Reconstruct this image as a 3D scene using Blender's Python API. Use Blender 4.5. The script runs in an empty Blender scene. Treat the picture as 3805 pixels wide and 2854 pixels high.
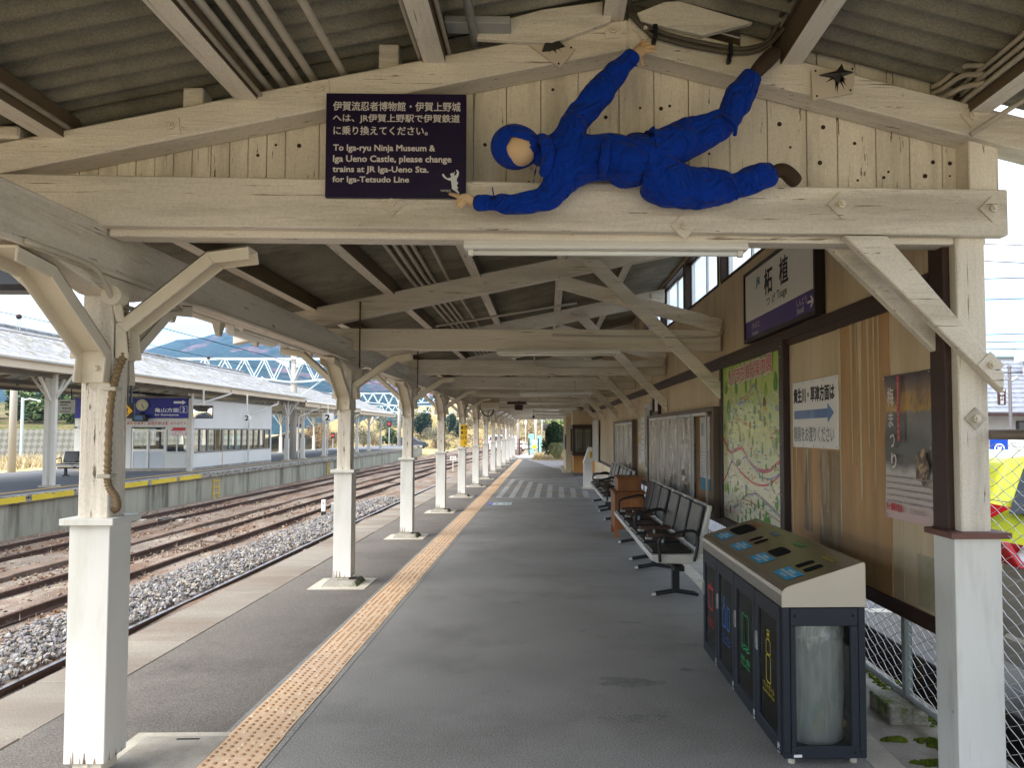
import bpy, bmesh, math, random
from math import radians as R, sin, cos, pi
from mathutils import Vector as V, Matrix as Mx
rnd = random.Random(7)
sc = bpy.context.scene
COL = sc.collection

# ------------------------------------------------------------------ camera
cam = bpy.data.objects.new('camera', bpy.data.cameras.new('camera'))
COL.objects.link(cam); sc.camera = cam
YAW, PIT = R(1.2), R(2.5)
cam.location = (0, 0, 1.63)
cam.rotation_euler = (R(90) + PIT, 0, -YAW)
cam.data.sensor_width = 36; cam.data.lens = 36*2850/3805
cam.data.shift_x = -(2093-1902.5)/3805; cam.data.shift_y = (1479-1427)/3805
cam.data.clip_start = .05; cam.data.clip_end = 9000

# ------------------------------------------------------------------ light
SUN_EL, SUN_AZ = R(50), R(228)       # azimuth measured clockwise from +Y
w = bpy.data.worlds.new('World'); sc.world = w; w.use_nodes = True
nt = w.node_tree; nt.nodes.clear()
def wn(t, **k):
    n = nt.nodes.new(t)
    for a, b in k.items(): setattr(n, a, b)
    return n
sky = wn('ShaderNodeTexSky', sky_type='NISHITA', sun_disc=False, sun_elevation=SUN_EL, sun_rotation=SUN_AZ,
         air_density=1.0, dust_density=.6, ozone_density=2.0)
tc = wn('ShaderNodeTexCoord'); mp = wn('ShaderNodeMapping'); mp.inputs['Scale'].default_value = (1.0, 1.0, 5.0)
nz = wn('ShaderNodeTexNoise'); nz.inputs['Scale'].default_value = 2.6; nz.inputs['Detail'].default_value = 7; nz.inputs['Roughness'].default_value = .58
rp = wn('ShaderNodeValToRGB'); rp.color_ramp.elements[0].position = .40; rp.color_ramp.elements[1].position = .62
cl = wn('ShaderNodeMix', data_type='RGBA'); bg = wn('ShaderNodeBackground'); ow = wn('ShaderNodeOutputWorld')
nt.links.new(tc.outputs['Generated'], mp.inputs['Vector']); nt.links.new(mp.outputs[0], nz.inputs['Vector'])
nt.links.new(nz.outputs[0], rp.inputs[0]); nt.links.new(rp.outputs[0], cl.inputs[0])
nt.links.new(sky.outputs[0], cl.inputs[6]); cl.inputs[7].default_value = (6.6, 6.75, 7.0, 1)
nt.links.new(cl.outputs[2], bg.inputs[0]); nt.links.new(bg.outputs[0], ow.inputs[0])
bg.inputs[1].default_value = .068
sl = bpy.data.lights.new('sun', 'SUN'); so = bpy.data.objects.new('sun', sl); COL.objects.link(so)
sl.energy = 1.75; sl.angle = R(60); sl.color = (1, .965, .91)
d = V((-sin(SUN_AZ)*cos(SUN_EL), -cos(SUN_AZ)*cos(SUN_EL), -sin(SUN_EL)))
so.rotation_euler = d.to_track_quat('-Z', 'Y').to_euler()
sc.view_settings.view_transform = 'Standard'; sc.view_settings.look = 'None'
sc.view_settings.exposure = 2.45; sc.view_settings.gamma = 1
sc.cycles.use_denoising = True
sc.cycles.max_bounces = 10; sc.cycles.diffuse_bounces = 6; sc.cycles.glossy_bounces = 4
sc.cycles.transmission_bounces = 6; sc.cycles.transparent_max_bounces = 16
sc.cycles.caustics_reflective = False; sc.cycles.caustics_refractive = False

# ------------------------------------------------------------------ materials
MATS = {}
def srgb(r, g, b):
    f = lambda c: (c/255/12.92 if c <= 10.3 else ((c/255+.055)/1.055)**2.4)
    return (f(r), f(g), f(b))
def mat(name, base, rough=.7, spec=.3, metal=0, var=.12, vs=3, vstr=(1, 1, 1), col2=None, c2=(.5, .62), c2s=4, c2str=(1, 1, 1),
        chips=None, chs=(6, 6, 6), cht=(.63, .66), crk=None, crs=(6, 6, 6), crt=(.66, .69), bump=0, bs=30, bstr=(1, 1, 1), trans=0, alpha=1, emit=0, fine=0, fs=200, coat=0):
    if name in MATS: return MATS[name]
    m = bpy.data.materials.new(name); m.use_nodes = True; MATS[name] = m
    t = m.node_tree; b = t.nodes['Principled BSDF']
    def N(ty): return t.nodes.new(ty)
    L = t.links.new
    tcn = N('ShaderNodeTexCoord')
    def noise(scale, st, det=4, rg=.6, off=0):
        mm = N('ShaderNodeMapping'); mm.inputs['Scale'].default_value = st; mm.inputs['Location'].default_value = (off, off*1.7, off*.6)
        L(tcn.outputs['Object'], mm.inputs['Vector'])
        n = N('ShaderNodeTexNoise'); n.inputs['Scale'].default_value = scale; n.inputs['Detail'].default_value = det; n.inputs['Roughness'].default_value = rg
        L(mm.outputs[0], n.inputs['Vector']); return n.outputs[0]
    def ramp(src, p0, p1, c0, c1):
        r = N('ShaderNodeValToRGB'); r.color_ramp.elements[0].position = p0; r.color_ramp.elements[1].position = p1
        r.color_ramp.elements[0].color = (*c0, 1); r.color_ramp.elements[1].color = (*c1, 1); L(src, r.inputs[0]); return r.outputs[0]
    def mix(f, a, c):
        x = N('ShaderNodeMix'); x.data_type = 'RGBA'
        if hasattr(f, 'is_output') or hasattr(f, 'links'): L(f, x.inputs[0])
        else: x.inputs[0].default_value = f
        for s, i in ((a, 6), (c, 7)):
            if isinstance(s, tuple): x.inputs[i].default_value = (*s[:3], 1)
            else: L(s, x.inputs[i])
        return x.outputs[2]
    base = tuple(base)
    lo = tuple(c*(1-var) for c in base); hi = tuple(min(1, c*(1+var)) for c in base)
    c = ramp(noise(vs, vstr), .3, .7, lo, hi) if var else base
    if col2: c = mix(ramp(noise(c2s, c2str, 5, .65, 3.1), *c2, (0, 0, 0), (1, 1, 1)), c, tuple(col2))
    if fine:
        f = ramp(noise(fs, (1, 1, 1), 2, .7, 5), .35, .65, (1-fine,)*3, (1+fine,)*3)
        x = N('ShaderNodeMix'); x.data_type = 'RGBA'; x.blend_type = 'MULTIPLY'; x.inputs[0].default_value = 1
        if isinstance(c, tuple): x.inputs[6].default_value = (*c, 1)
        else: L(c, x.inputs[6])
        L(f, x.inputs[7]); c = x.outputs[2]
    if chips: c = mix(ramp(noise(1, chs, 6, .7, 9.3), *cht, (0, 0, 0), (1, 1, 1)), c, tuple(chips))
    if crk: c = mix(ramp(noise(1, crs, 4, .6, 17.7), *crt, (0, 0, 0), (1, 1, 1)), c, tuple(crk))
    if isinstance(c, tuple): b.inputs['Base Color'].default_value = (*c, 1)
    else: L(c, b.inputs['Base Color'])
    b.inputs['Roughness'].default_value = rough; b.inputs['Specular IOR Level'].default_value = spec
    b.inputs['Metallic'].default_value = metal; b.inputs['Transmission Weight'].default_value = trans
    b.inputs['Alpha'].default_value = alpha; b.inputs['Coat Weight'].default_value = coat
    if emit: b.inputs['Emission Color'].default_value = (*base, 1); b.inputs['Emission Strength'].default_value = emit
    if bump:
        bn = N('ShaderNodeBump'); bn.inputs['Strength'].default_value = min(1, bump); bn.inputs['Distance'].default_value = .004*max(1, bump)
        L(noise(bs, bstr, 6, .65, 2.2), bn.inputs['Height']); L(bn.outputs[0], b.inputs['Normal'])
    return m
CREAM = (.74, .68, .585); CHIP = (.12, .085, .05)
def wood(ax):
    s = {'x': (.1, 1, 1), 'y': (1, .1, 1), 'z': (1, 1, .1)}[ax]; s3 = {'x': (.035, 1, 1), 'y': (1, .035, 1), 'z': (1, 1, .035)}[ax]
    return mat('painted_timber_'+ax, CREAM, .62, .3, var=.12, vs=2.2, vstr=s, col2=(.50, .45, .37), c2=(.48, .68), c2s=5, c2str=s,
               chips=CHIP, chs=tuple(30*q for q in s), cht=(.645, .668), crk=(.24, .19, .14), crs=tuple(60*q for q in s3), crt=(.645, .70), fine=.07, fs=90, bump=1.6, bs=24, bstr=tuple(q*2 for q in s))
WX_, WY_, WZ_ = wood('x'), wood('y'), wood('z')
M_WHITE = mat('white_paint', (.70, .69, .645), .5, .35, var=.07, vs=3, vstr=(1, 1, .3), col2=(.53, .51, .44), c2=(.55, .75), c2s=4, c2str=(1, 1, .2), chips=(.22, .15, .10), chs=(22, 22, 9), cht=(.70, .72), crk=(.42, .38, .31), crs=(50, 50, 1.5), crt=(.69, .74), bump=.3, bs=12)
M_STEELCREAM = mat('cream_steel', (.66, .60, .49), .5, .35, var=.06, vs=5, chips=(.25, .12, .05), chs=(22, 22, 22), cht=(.68, .72), bump=.12, bs=30)
M_BROWN = mat('dark_brown_paint', (.045, .022, .016), .45, .35, var=.25, vs=8, bump=.2)
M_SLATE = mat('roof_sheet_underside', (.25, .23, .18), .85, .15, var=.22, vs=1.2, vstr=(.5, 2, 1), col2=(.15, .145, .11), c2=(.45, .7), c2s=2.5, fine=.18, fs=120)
M_ASPH = mat('asphalt', (.25, .242, .225), .85, .25, var=.12, vs=.8, col2=(.20, .192, .176), c2=(.5, .7), c2s=1.1, fine=.4, fs=120, chips=(.10, .097, .093), chs=(1.2, .9, 1), cht=(.66, .74), crk=(.36, .35, .33), crs=(55, 55, 55), crt=(.74, .77), bump=.22, bs=150)
M_ASPHE = mat('older_brown_asphalt', (.150, .135, .118), .88, .2, var=.12, vs=.7, col2=(.115, .103, .092), c2=(.5, .7), c2s=1.3, fine=.42, fs=115, crk=(.30, .28, .25), crs=(50, 50, 50), crt=(.73, .77), bump=.25, bs=140)
M_CONC = mat('concrete', (.36, .33, .28), .85, .2, var=.15, vs=3, col2=(.22, .19, .15), c2=(.5, .72), c2s=2.2, fine=.18, fs=140, bump=.35, bs=60)
M_CONCL = mat('concrete_pale', (.5, .46, .38), .85, .2, var=.12, vs=3, col2=(.34, .31, .24), c2=(.5, .75), c2s=5, fine=.12, fs=140, bump=.3, bs=60)
M_MOSSC = mat('mossy_concrete', (.30, .28, .24), .9, .2, var=.2, vs=4, col2=(.10, .13, .03), c2=(.52, .62), c2s=3, fine=.2, fs=90, bump=.5, bs=50)
M_MOSS = mat('moss', (.10, .13, .015), .95, .1, var=.4, vs=14, bump=1, bs=90)
M_BLACK = mat('black_plastic', (.012, .012, .013), .4, .4, var=0)
M_STEEL = mat('brushed_steel', (.52, .50, .45), .27, .5, metal=1, var=.03, vs=30, vstr=(1, .05, 1))
M_GALV = mat('galvanised_steel', (.42, .44, .44), .5, .5, metal=.55, var=.12, vs=14)
M_GLASS = mat('clear_pane', (.93, .95, .95), .06, .5, var=0, trans=1, alpha=.35)
M_GREY = mat('grey_paint', (.34, .35, .34), .55, .3, var=.06)
M_RUST = mat('rusty_steel', (.095, .058, .043), .8, .3, var=.3, vs=8, bump=.4)
M_RAILTOP = mat('worn_rail_head', (.45, .42, .4), .3, .5, metal=.9, var=.1)
M_DARK = mat('dark_void', (.012, .012, .013), .9, .1, var=0)
M_YELLOW = mat('yellow_paint', (.78, .52, .03), .6, .3, var=.12, vs=2, chips=(.2, .18, .14), chs=(3, 3, 3), cht=(.66, .7))
M_TXW = mat('white_lettering', (.75, .75, .75), .5, .3, var=0)
M_TXK = mat('black_lettering', (.015, .015, .018), .5, .3, var=0)
M_TXR = mat('red_lettering', (.55, .04, .05), .5, .3, var=0)
M_PAPER = mat('paper', (.72, .71, .68), .7, .2, var=.05, vs=6)

# ------------------------------------------------------------------ mesh helpers
SPLIT = {'hanger', 'pier', 'inner_column', 'lamp_holder', 'rafter_cleat', 'stiffener', 'downpipe', 'plate_bracket', 'cabinet_body', 'screw', 'inner_bench', 'elec'}
class MB:
    def __init__(s): s.v = []; s.f = []; s.mi = []; s.cur = 0
    def m(s, i): s.cur = i; return s
    def add(s, vs, fs):
        o = len(s.v); s.v += [tuple(p) for p in vs]
        for q in fs: s.f.append(tuple(i+o for i in q)); s.mi.append(s.cur)
        return s
    def hexa(s, a): return s.add(a, [(0, 3, 2, 1), (4, 5, 6, 7), (0, 1, 5, 4), (1, 2, 6, 5), (2, 3, 7, 6), (3, 0, 4, 7)])
    def box(s, x0, x1, y0, y1, z0, z1):
        return s.hexa([(x0, y0, z0), (x1, y0, z0), (x1, y1, z0), (x0, y1, z0), (x0, y0, z1), (x1, y0, z1), (x1, y1, z1), (x0, y1, z1)])
    def cbox(s, c, d): return s.box(c[0]-d[0]/2, c[0]+d[0]/2, c[1]-d[1]/2, c[1]+d[1]/2, c[2]-d[2]/2, c[2]+d[2]/2)
    def obox(s, c, ax, ay, az):   # centre and three half-axis vectors
        c, ax, ay, az = V(c), V(ax), V(ay), V(az)
        return s.hexa([c+i*ax+j*ay+k*az for k in (-1, 1) for i, j in ((-1, -1), (1, -1), (1, 1), (-1, 1))])
    def beam(s, p, q, w_, h, up=(0, 0, 1)):
        p, q = V(p), V(q); d = (q-p); L_ = d.length; d.normalize(); u = V(up); sd = d.cross(u).normalized(); u = sd.cross(d).normalized()
        return s.obox((p+q)/2, sd*w_/2, d*L_/2, u*h/2)
    def prism(s, pts, vec):       # planar polygon extruded along vec
        n = len(pts); a = [V(p) for p in pts]; b = [p+V(vec) for p in a]
        nrm = V((0, 0, 0))
        for i in range(n): nrm += (a[i]-a[0]).cross(a[(i+1) % n]-a[0])
        if nrm.dot(V(vec)) > 0: f0, f1 = tuple(range(n))[::-1], tuple(range(n, 2*n))
        else: f0, f1 = tuple(range(n)), tuple(range(n, 2*n))[::-1]
        fs = [f0, f1]
        for i in range(n):
            j = (i+1) % n; q = (i, j, n+j, n+i); fs.append(q if nrm.dot(V(vec)) > 0 else q[::-1])
        return s.add(a+b, fs)
    def tube(s, pts, r, n=8, cap=True):
        pts = [V(p) for p in pts]; rs = r if isinstance(r, (list, tuple)) else [r]*len(pts); k = len(pts); ring = []; u = None
        for i, p in enumerate(pts):
            t_ = (pts[min(i+1, k-1)]-pts[max(i-1, 0)]).normalized()
            if u is None: u = t_.orthogonal().normalized()
            u = (u-t_*u.dot(t_)).normalized(); w_ = t_.cross(u)
            ring += [p+(u*cos(2*pi*j/n)+w_*sin(2*pi*j/n))*rs[i] for j in range(n)]
        fs = [(i*n+j, i*n+(j+1) % n, (i+1)*n+(j+1) % n, (i+1)*n+j) for i in range(k-1) for j in range(n)]
        if cap: fs += [tuple(range(n))[::-1], tuple(range((k-1)*n, k*n))]
        return s.add(ring, fs)
    def cyl(s, p, q, r, n=12): return s.tube([p, q], r, n)
    def ball(s, c, r, seg=10, rings=6, sq=(1, 1, 1)):
        c = V(c); vs = [c+V((0, 0, r*sq[2]))]; fs = []
        for i in range(1, rings):
            a = pi*i/rings
            vs += [c+V((r*sq[0]*sin(a)*cos(2*pi*j/seg), r*sq[1]*sin(a)*sin(2*pi*j/seg), r*sq[2]*cos(a))) for j in range(seg)]
        vs.append(c-V((0, 0, r*sq[2])))
        for j in range(seg):
            fs.append((0, 1+j, 1+(j+1) % seg)); b = 1+(rings-2)*seg; fs.append((len(vs)-1, b+(j+1) % seg, b+j))
        for i in range(rings-2):
            for j in range(seg): a = 1+i*seg; fs.append((a+j, a+seg+j, a+seg+(j+1) % seg, a+(j+1) % seg))
        return s.add(vs, fs)
    def quad(s, *p): return s.add(p, [tuple(range(len(p)))])
    def build(s, name, mats, parent=None, smooth=False, bevel=0, loc=None, kind=None, seg=1):
        if name in SPLIT and parent:           # separate pieces become separate parts
            par = list(range(len(s.v)))
            def find(i):
                while par[i] != i: par[i] = par[par[i]]; i = par[i]
                return i
            for f in s.f:
                for k in f[1:]: par[find(k)] = find(f[0])
            roots = sorted({find(f[0]) for f in s.f})
            if len(roots) > 1:
                out = []
                for r_ in roots:
                    k = MB(); ids = [i for i in range(len(s.v)) if find(i) == r_]; mp_i = {i: n for n, i in enumerate(ids)}; k.v = [s.v[i] for i in ids]
                    for f, m_ in zip(s.f, s.mi):
                        if f[0] in mp_i: k.f.append(tuple(mp_i[i] for i in f)); k.mi.append(m_)
                    out.append(k.build(name, mats, parent, smooth, bevel, loc, kind, seg))
                return out[0]
        me = bpy.data.meshes.new(name); me.from_pydata(s.v, [], s.f)
        for m_ in (mats if isinstance(mats, (list, tuple)) else [mats]): me.materials.append(m_)
        me.polygons.foreach_set('material_index', s.mi)
        if smooth: me.polygons.foreach_set('use_smooth', [True]*len(s.f))
        me.update()
        o = bpy.data.objects.new(name, me); COL.objects.link(o)
        if parent: o.parent = parent
        if loc: o.location = loc
        if kind: o['kind'] = kind
        if bevel:
            b = o.modifiers.new('bevel', 'BEVEL'); b.width = bevel; b.segments = seg; b.limit_method = 'ANGLE'; b.angle_limit = R(40)
        return o
def B(): return MB()
def empty(name, loc=(0, 0, 0), rz=0):
    o = bpy.data.objects.new(name, None); COL.objects.link(o); o.location = loc; o.rotation_euler = (0, 0, rz); o.empty_display_size = .1; return o
def tag(o, label, cat, group=None):
    o['label'] = label; o['category'] = cat
    if group: o['group'] = group
    return o
def thing(name, label, cat, loc=(0, 0, 0), rz=0, group=None): return tag(empty(name, loc, rz), label, cat, group)
def kids(o): return [c for c in bpy.data.objects if c.parent == o]
def copy_tree(o, parent=None):
    c = o.copy(); COL.objects.link(c)
    if parent: c.parent = parent
    for ch in kids(o): copy_tree(ch, c)
    return c
# lettering: returns (verts, faces) of flat text in its own x-y plane, fitted to a box
_tc = {}
def text_geo(body, bold=0.0):
    k = (body, bold)
    if k not in _tc:
        cu = bpy.data.curves.new('lettering', 'FONT'); cu.body = body; cu.offset = bold; cu.resolution_u = 2; cu.align_x = 'LEFT'
        o = bpy.data.objects.new('lettering', cu); COL.objects.link(o)
        dg = bpy.context.evaluated_depsgraph_get(); dg.update(); me = bpy.data.meshes.new_from_object(o.evaluated_get(dg))
        vs = [v.co.copy() for v in me.vertices]; fs = [tuple(p.vertices) for p in me.polygons]
        bpy.data.objects.remove(o); bpy.data.curves.remove(cu); bpy.data.meshes.remove(me); _tc[k] = (vs, fs)
    return _tc[k]
def letters(mb, body, o, ux, uy, wd, ht, off=.003, bold=0.0):
    """flat lettering filling the box that starts at o and spans wd along ux, ht along uy; bold thickens the strokes"""
    vs, fs = text_geo(body, 0.0); o, ux, uy = V(o), V(ux).normalized(), V(uy).normalized(); n = ux.cross(uy)
    x0 = min(v.x for v in vs); x1 = max(v.x for v in vs); y0 = min(v.y for v in vs); y1 = max(v.y for v in vs)
    sy = ht/(y1-y0); sx = wd/(x1-x0) if wd else sy; e = bold*1.1
    for k, (a, c) in enumerate(((0, 0), (e, e), (-e, e), (e, -e), (-e, -e)) if bold else ((0, 0),)):
        mb.add([o+ux*(v.x-x0+a)*sx+uy*(v.y-y0+c)*sy+n*(off+.00012*k) for v in vs], fs)
    return mb
# ================================================================== ground
def grid_sheet(x0, x1, y0, y1, z, nx, ny, f=None):
    b = B(); vs = []
    for j in range(ny+1):
        for i in range(nx+1):
            x = x0+(x1-x0)*i/nx; y = y0+(y1-y0)*j/ny; vs.append((x, y, z+(f(x, y) if f else 0)))
    b.add(vs, [(j*(nx+1)+i, j*(nx+1)+i+1, (j+1)*(nx+1)+i+1, (j+1)*(nx+1)+i) for j in range(ny) for i in range(nx)]); return b
M_EARTH = mat('trackbed_earth', (.20, .165, .135), .95, .1, var=.35, vs=1.5, vstr=(1, .35, 1), col2=(.15, .095, .065), c2=(.45, .6), c2s=1.4, c2str=(1, .3, 1), fine=.45, fs=45, bump=2, bs=40, chips=(.32, .28, .21), chs=(3, 1.2, 1), cht=(.6, .68))
M_DRY = mat('dry_grass_ground', (.46, .36, .20), .95, .1, var=.3, vs=.6, col2=(.30, .26, .12), c2=(.45, .65), c2s=.35, fine=.35, fs=12)
B().quad((-4500, -300, -1.12), (4500, -300, -1.12), (4500, 5200, -1.12), (-4500, 5200, -1.12)).build('ground', M_DRY, kind='structure')
grid_sheet(-13.2, -3.3, -4, 130, -1.02, 20, 60, lambda x, y: .05*math.sin(x*2.1+y*.3)*sin(y*.9)+(.05 if x > -7 else 0)).build('trackbed', M_EARTH, kind='structure', smooth=True)
# our platform
pf = B().box(-1.735, 1.58, -3, 46, -1.1, 0).build('platform', M_ASPH, kind='structure')
B().box(-2.79, -1.7352, -3, 46, -1.1, -.002).build('platform_edge', M_ASPHE, kind='structure')
B().box(-2.83, -2.79, -3, 46, -1.1, -.05).build('edge_joint', M_DARK, kind='structure')
M_COPE = mat('coping_stone', (.235, .21, .175), .85, .2, var=.2, vs=.9, vstr=(.4, 1, 1), col2=(.16, .125, .095), c2=(.42, .64), c2s=.9, c2str=(.3, 1, 1), fine=.22, fs=110, bump=.35, bs=60)
cp = B(); y = -3.0
while y < 46:
    l = rnd.choice((.88, .92, .95, 1.0)); dz = rnd.uniform(-.006, .0)
    cp.box(-3.36, -2.825+rnd.uniform(-.006, .006), y+.006, y+l-.006, -1.1, -.012+dz); y += l
cp.build('platform_coping', M_COPE, kind='structure', bevel=.006)
kb = B(); y = -3.0
while y < 30: kb.box(1.585, 1.75, y+.004, y+1.8, -.3, -.004+rnd.uniform(-.003, .002)); y += 1.806
kb.build('platform_kerb', M_CONCL, kind='structure', bevel=.006)
B().box(1.752, 2.36, -3, 30, -.7, -.055).build('side_path', M_CONC, kind='structure')
M_PARK = mat('car_park_asphalt', (.19, .19, .20), .9, .2, var=.12, vs=.5, fine=.35, fs=90, bump=.5, bs=120)
pk = B().box(2.7, 60, -6, 70, -.9, 0).box(2.36, 2.7, -6, 70, -.9, -.62)
pk.build('car_park', M_PARK, kind='structure')
M_DITCH = mat('ditch_wall', (.045, .04, .038), .95, .1, var=.5, vs=5, col2=(.09, .06, .03), c2=(.55, .7), c2s=4, bump=.6, bs=30)
B().quad((2.696, -6, -.62), (2.696, -6, -.01), (2.696, 70, -.01), (2.696, 70, -.62)).build('ditch', M_DITCH, kind='structure')
M_ROADW = mat('road_marking_white', (.62, .62, .60), .8, .2, var=.06, chips=(.2, .2, .2), chs=(9, 9, 9), cht=(.62, .7))
rm = B()
for k in range(5): rm.box(2.9, 7.5, 6.9+2.5*k, 7.05+2.5*k, .002, .006)
rm.box(3.35, 3.5, 5, 19, .007, .011)
rm.build('car_park_lines', M_ROADW, kind='structure')
# path and track fan past the platform end
M_PATH = mat('pale_path', (.40, .38, .37), .9, .2, var=.1, vs=.4, fine=.2, fs=60)
B().add([(-2.9, 46.0, 0), (1.6, 46.0, 0), (.2, 52, -.1), (-.3, 66, -.4), (-.3, 100, -1.0), (-2.2, 100, -1.0), (-2.4, 66, -.4), (-2.9, 52, -.1)], [tuple(range(8))]).build('path', M_PATH, kind='structure')
B().add([(.3, 34, .003), (1.58, 30.5, .003), (9, 33, .003), (9, 46, .003), (.2, 46, .003), (-1.2, 44.8, .003), (-.6, 41, .003)], [tuple(range(7))]).build('station_forecourt', mat('forecourt_paving', (.52, .50, .50), .8, .2, var=.06, fine=.15, fs=60), kind='structure')

# moss on the path beside the fence
rq = random.Random(12)
for (x, yy, sx, sy, lb) in ((2.0, 3.92, .11, .05, 'flat green moss patch lying nearest the white post base'), (2.12, 4.16, .10, .085, 'round moss cushion under the bottom fence rail'), (1.90, 4.22, .06, .02, 'thin sliver of moss beside the kerb'), (1.98, 3.72, .07, .04, 'small moss tuft touching the right post cladding'), (2.26, 5.0, .075, .6, 'long moss strip along the ditch edge behind the fence')):
    b = B(); n = 300
    for _ in range(n):
        a = rq.uniform(0, 6.283); r = rq.random()**.5; k = 1+.3*sin(3*a+x*9)+.18*sin(7*a+yy*5); c = (sx*r*k*cos(a), sy*r*k*sin(a), .012*(1-r*r)*k)
        b.ball(c, rq.uniform(.008, .016), 6, 4, (1, 1, .7))
    tag(b.build('moss_patch', M_MOSS, smooth=True, loc=(x, yy, -.055)), lb, 'moss', 'moss patches by the fence')

M_STAIN = mat('oil_stain', (.185, .18, .168), .8, .25, var=.15, vs=8, fine=.5, fs=110)
b = B(); rq = random.Random(3)
for cx, cy, sx_, sy_ in ((.52, 5.05, .20, .10), (.50, 4.42, .17, .07), (.95, 5.3, .05, .03), (-.3, 7.4, .06, .04), (.7, 6.6, .1, .03), (1.1, 5.9, .12, .05)):
    n = 26; ph = rq.uniform(0, 6); b.add([(cx+sx_*cos(2*pi*k/n)*(1+.25*sin(3*2*pi*k/n+ph)+.2*rq.uniform(-1, 1)), cy+sy_*sin(2*pi*k/n)*(1+.25*cos(2*2*pi*k/n+ph)+.2*rq.uniform(-1, 1)), .0012) for k in range(n)], [tuple(range(n))])
b.build('oil_stains', M_STAIN, kind='structure')
b = B()
for pts in ([(-2.78, 4.9), (-2.5, 5.0), (-2.2, 4.95), (-1.9, 5.1), (-1.76, 5.05)], [(-2.78, 9.6), (-2.3, 9.7), (-1.76, 9.62)], [(-1.38, 6.2), (-.6, 6.35), (.1, 6.3), (.9, 6.5), (1.57, 6.42)], [(-1.38, 10.6), (-.2, 10.7), (.8, 10.62), (1.57, 10.75)]):
    P = [];
    for (a, c), (e, f) in zip(pts, pts[1:]):
        for k in range(8): P.append((a+(e-a)*k/8+rq.uniform(-.012, .012), c+(f-c)*k/8+rq.uniform(-.012, .012)))
    for (a, c), (e, f) in zip(P, P[1:]): d_ = V((e-a, f-c, 0)).normalized(); n = V((-d_.y, d_.x, 0))*rq.uniform(.0006, .002); b.quad(V((a, c, .0016))-n, V((a, c, .0016))+n, V((e, f, .0016))+n, V((e, f, .0016))-n)
b.build('asphalt_cracks', M_STAIN, kind='structure')
# ------------------------------------------------------------------ tactile strip
M_TILE = mat('tactile_tile', (.70, .50, .32), .75, .25, var=.12, vs=1.1, col2=(.62, .46, .33), c2=(.45, .7), c2s=.8, fine=.1, fs=60, chips=(.38, .24, .13), chs=(7, 7, 7), cht=(.66, .72), bump=.15, bs=90)
M_TILED = mat('worn_tactile_stud', (.44, .255, .135), .75, .25, var=.25, vs=5)
ts = B(); ys = -.9; i = 0
while ys < 44.6:
    z = .006+rnd.uniform(-.0015, .0015); x0 = -1.70+rnd.uniform(-.004, .004)
    ts.m(0).box(x0, x0+.298, ys+.002, ys+.298, -.02, z)
    if 2.5 < ys < 26:
        n = 6
        for a in range(n):
            for c in range(6 if ys < 8.5 else 4):
                cx = x0+.025+.05*a
                if ys < 8.5:
                    cy = ys+.03+.05*c+(.018 if a % 2 else 0); w_, l_, hh = .0125, .016, .0055
                else:
                    cy = ys+.045+.073*c+(.03 if a % 2 else 0); w_, l_, hh = .010, .024, .0055
                if cy > ys+.29: continue
                ts.m(0 if rnd.random() < .12 else 1).add([(cx+w_*cos(q*pi/4), cy+l_*sin(q*pi/4), z) for q in range(8)]+[(cx+w_*.55*cos(q*pi/4), cy+l_*.6*sin(q*pi/4), z+hh) for q in range(8)],
                            [(q, (q+1) % 8, 8+(q+1) % 8, 8+q) for q in range(8)]+[tuple(range(8, 16))])
    ys += .3005; i += 1
ts.build('tactile_strip', [M_TILE, M_TILED], kind='structure')
B().box(-1.735, -1.362, -1, 44.7, -.02, .0025).build('tactile_bedding', mat('grey_mortar', (.26, .25, .23), .9, .2, fine=.3, fs=80), kind='structure')
# painted floor markings
M_FW = mat('floor_white_paint', (.42, .42, .40), .8, .25, var=.15, vs=3, chips=(.14, .14, .135), chs=(7, 7, 7), cht=(.6, .68))
zb = B()
for k in range(8):
    x0 = -1.26+.31*k; yt = 26.4-.72*k; yb = 18.95
    if yt < yb+.5: continue
    zb.add([(x0, yb, .004), (x0+.14, yb, .004), (x0+.14+.05, yt-.25, .004), (x0+.05, yt, .004)], [(0, 1, 2, 3)])
    zb.add([(x0+.05, yt, .004), (x0+.19, yt-.25, .004), (1.0, yt-.25, .004), (1.0, yt, .004)], [(0, 1, 2, 3)])
zb.add([(-1.26, 18.86, .0045), (1.2, 18.86, .0045), (1.2, 18.94, .0045), (-1.26, 18.94, .0045)], [(0, 1, 2, 3)])
zb.build('boarding_zone_stripes', M_FW, kind='structure')
yl = B(); p, q = V((-1.3, 23.4, .007)), V((1.0, 19.2, .007)); dd = (q-p)/22; sd = V((.83, .45, 0))*.03
for k in range(22): a, c = p+dd*k, p+dd*(k+.88); yl.quad(a-sd, a+sd, c+sd, c-sd)
yl.build('yellow_guide_line', mat('yellow_line', (.50, .36, .12), .8, .2, var=.1), kind='structure')
st = thing('floor_sticker', 'small pale blue and white sticker on the asphalt beside the tactile strip', 'sticker', (-1.06, 17.35, .004))
B().box(-.16, .26, -.3, .3, 0, .002).build('white_panel', mat('sticker_white', (.55, .62, .62), .5, .3, var=.03), st)
B().box(-.27, -.162, -.3, .3, 0, .002).build('blue_panel', mat('sticker_blue', (.16, .15, .50), .5, .3, var=.03), st)
lt = B(); letters(lt, 'JR', (-.25, -.1, .002), (1, 0, 0), (0, 1, 0), .07, .2); lt.m(1)
for a in (-.1, .06, .16): lt.box(a, a+.07, -.12, .12, .0025, .003)
lt.build('lettering', [M_TXW, mat('sticker_grey', (.3, .36, .36), .6, .2)], st)
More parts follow.
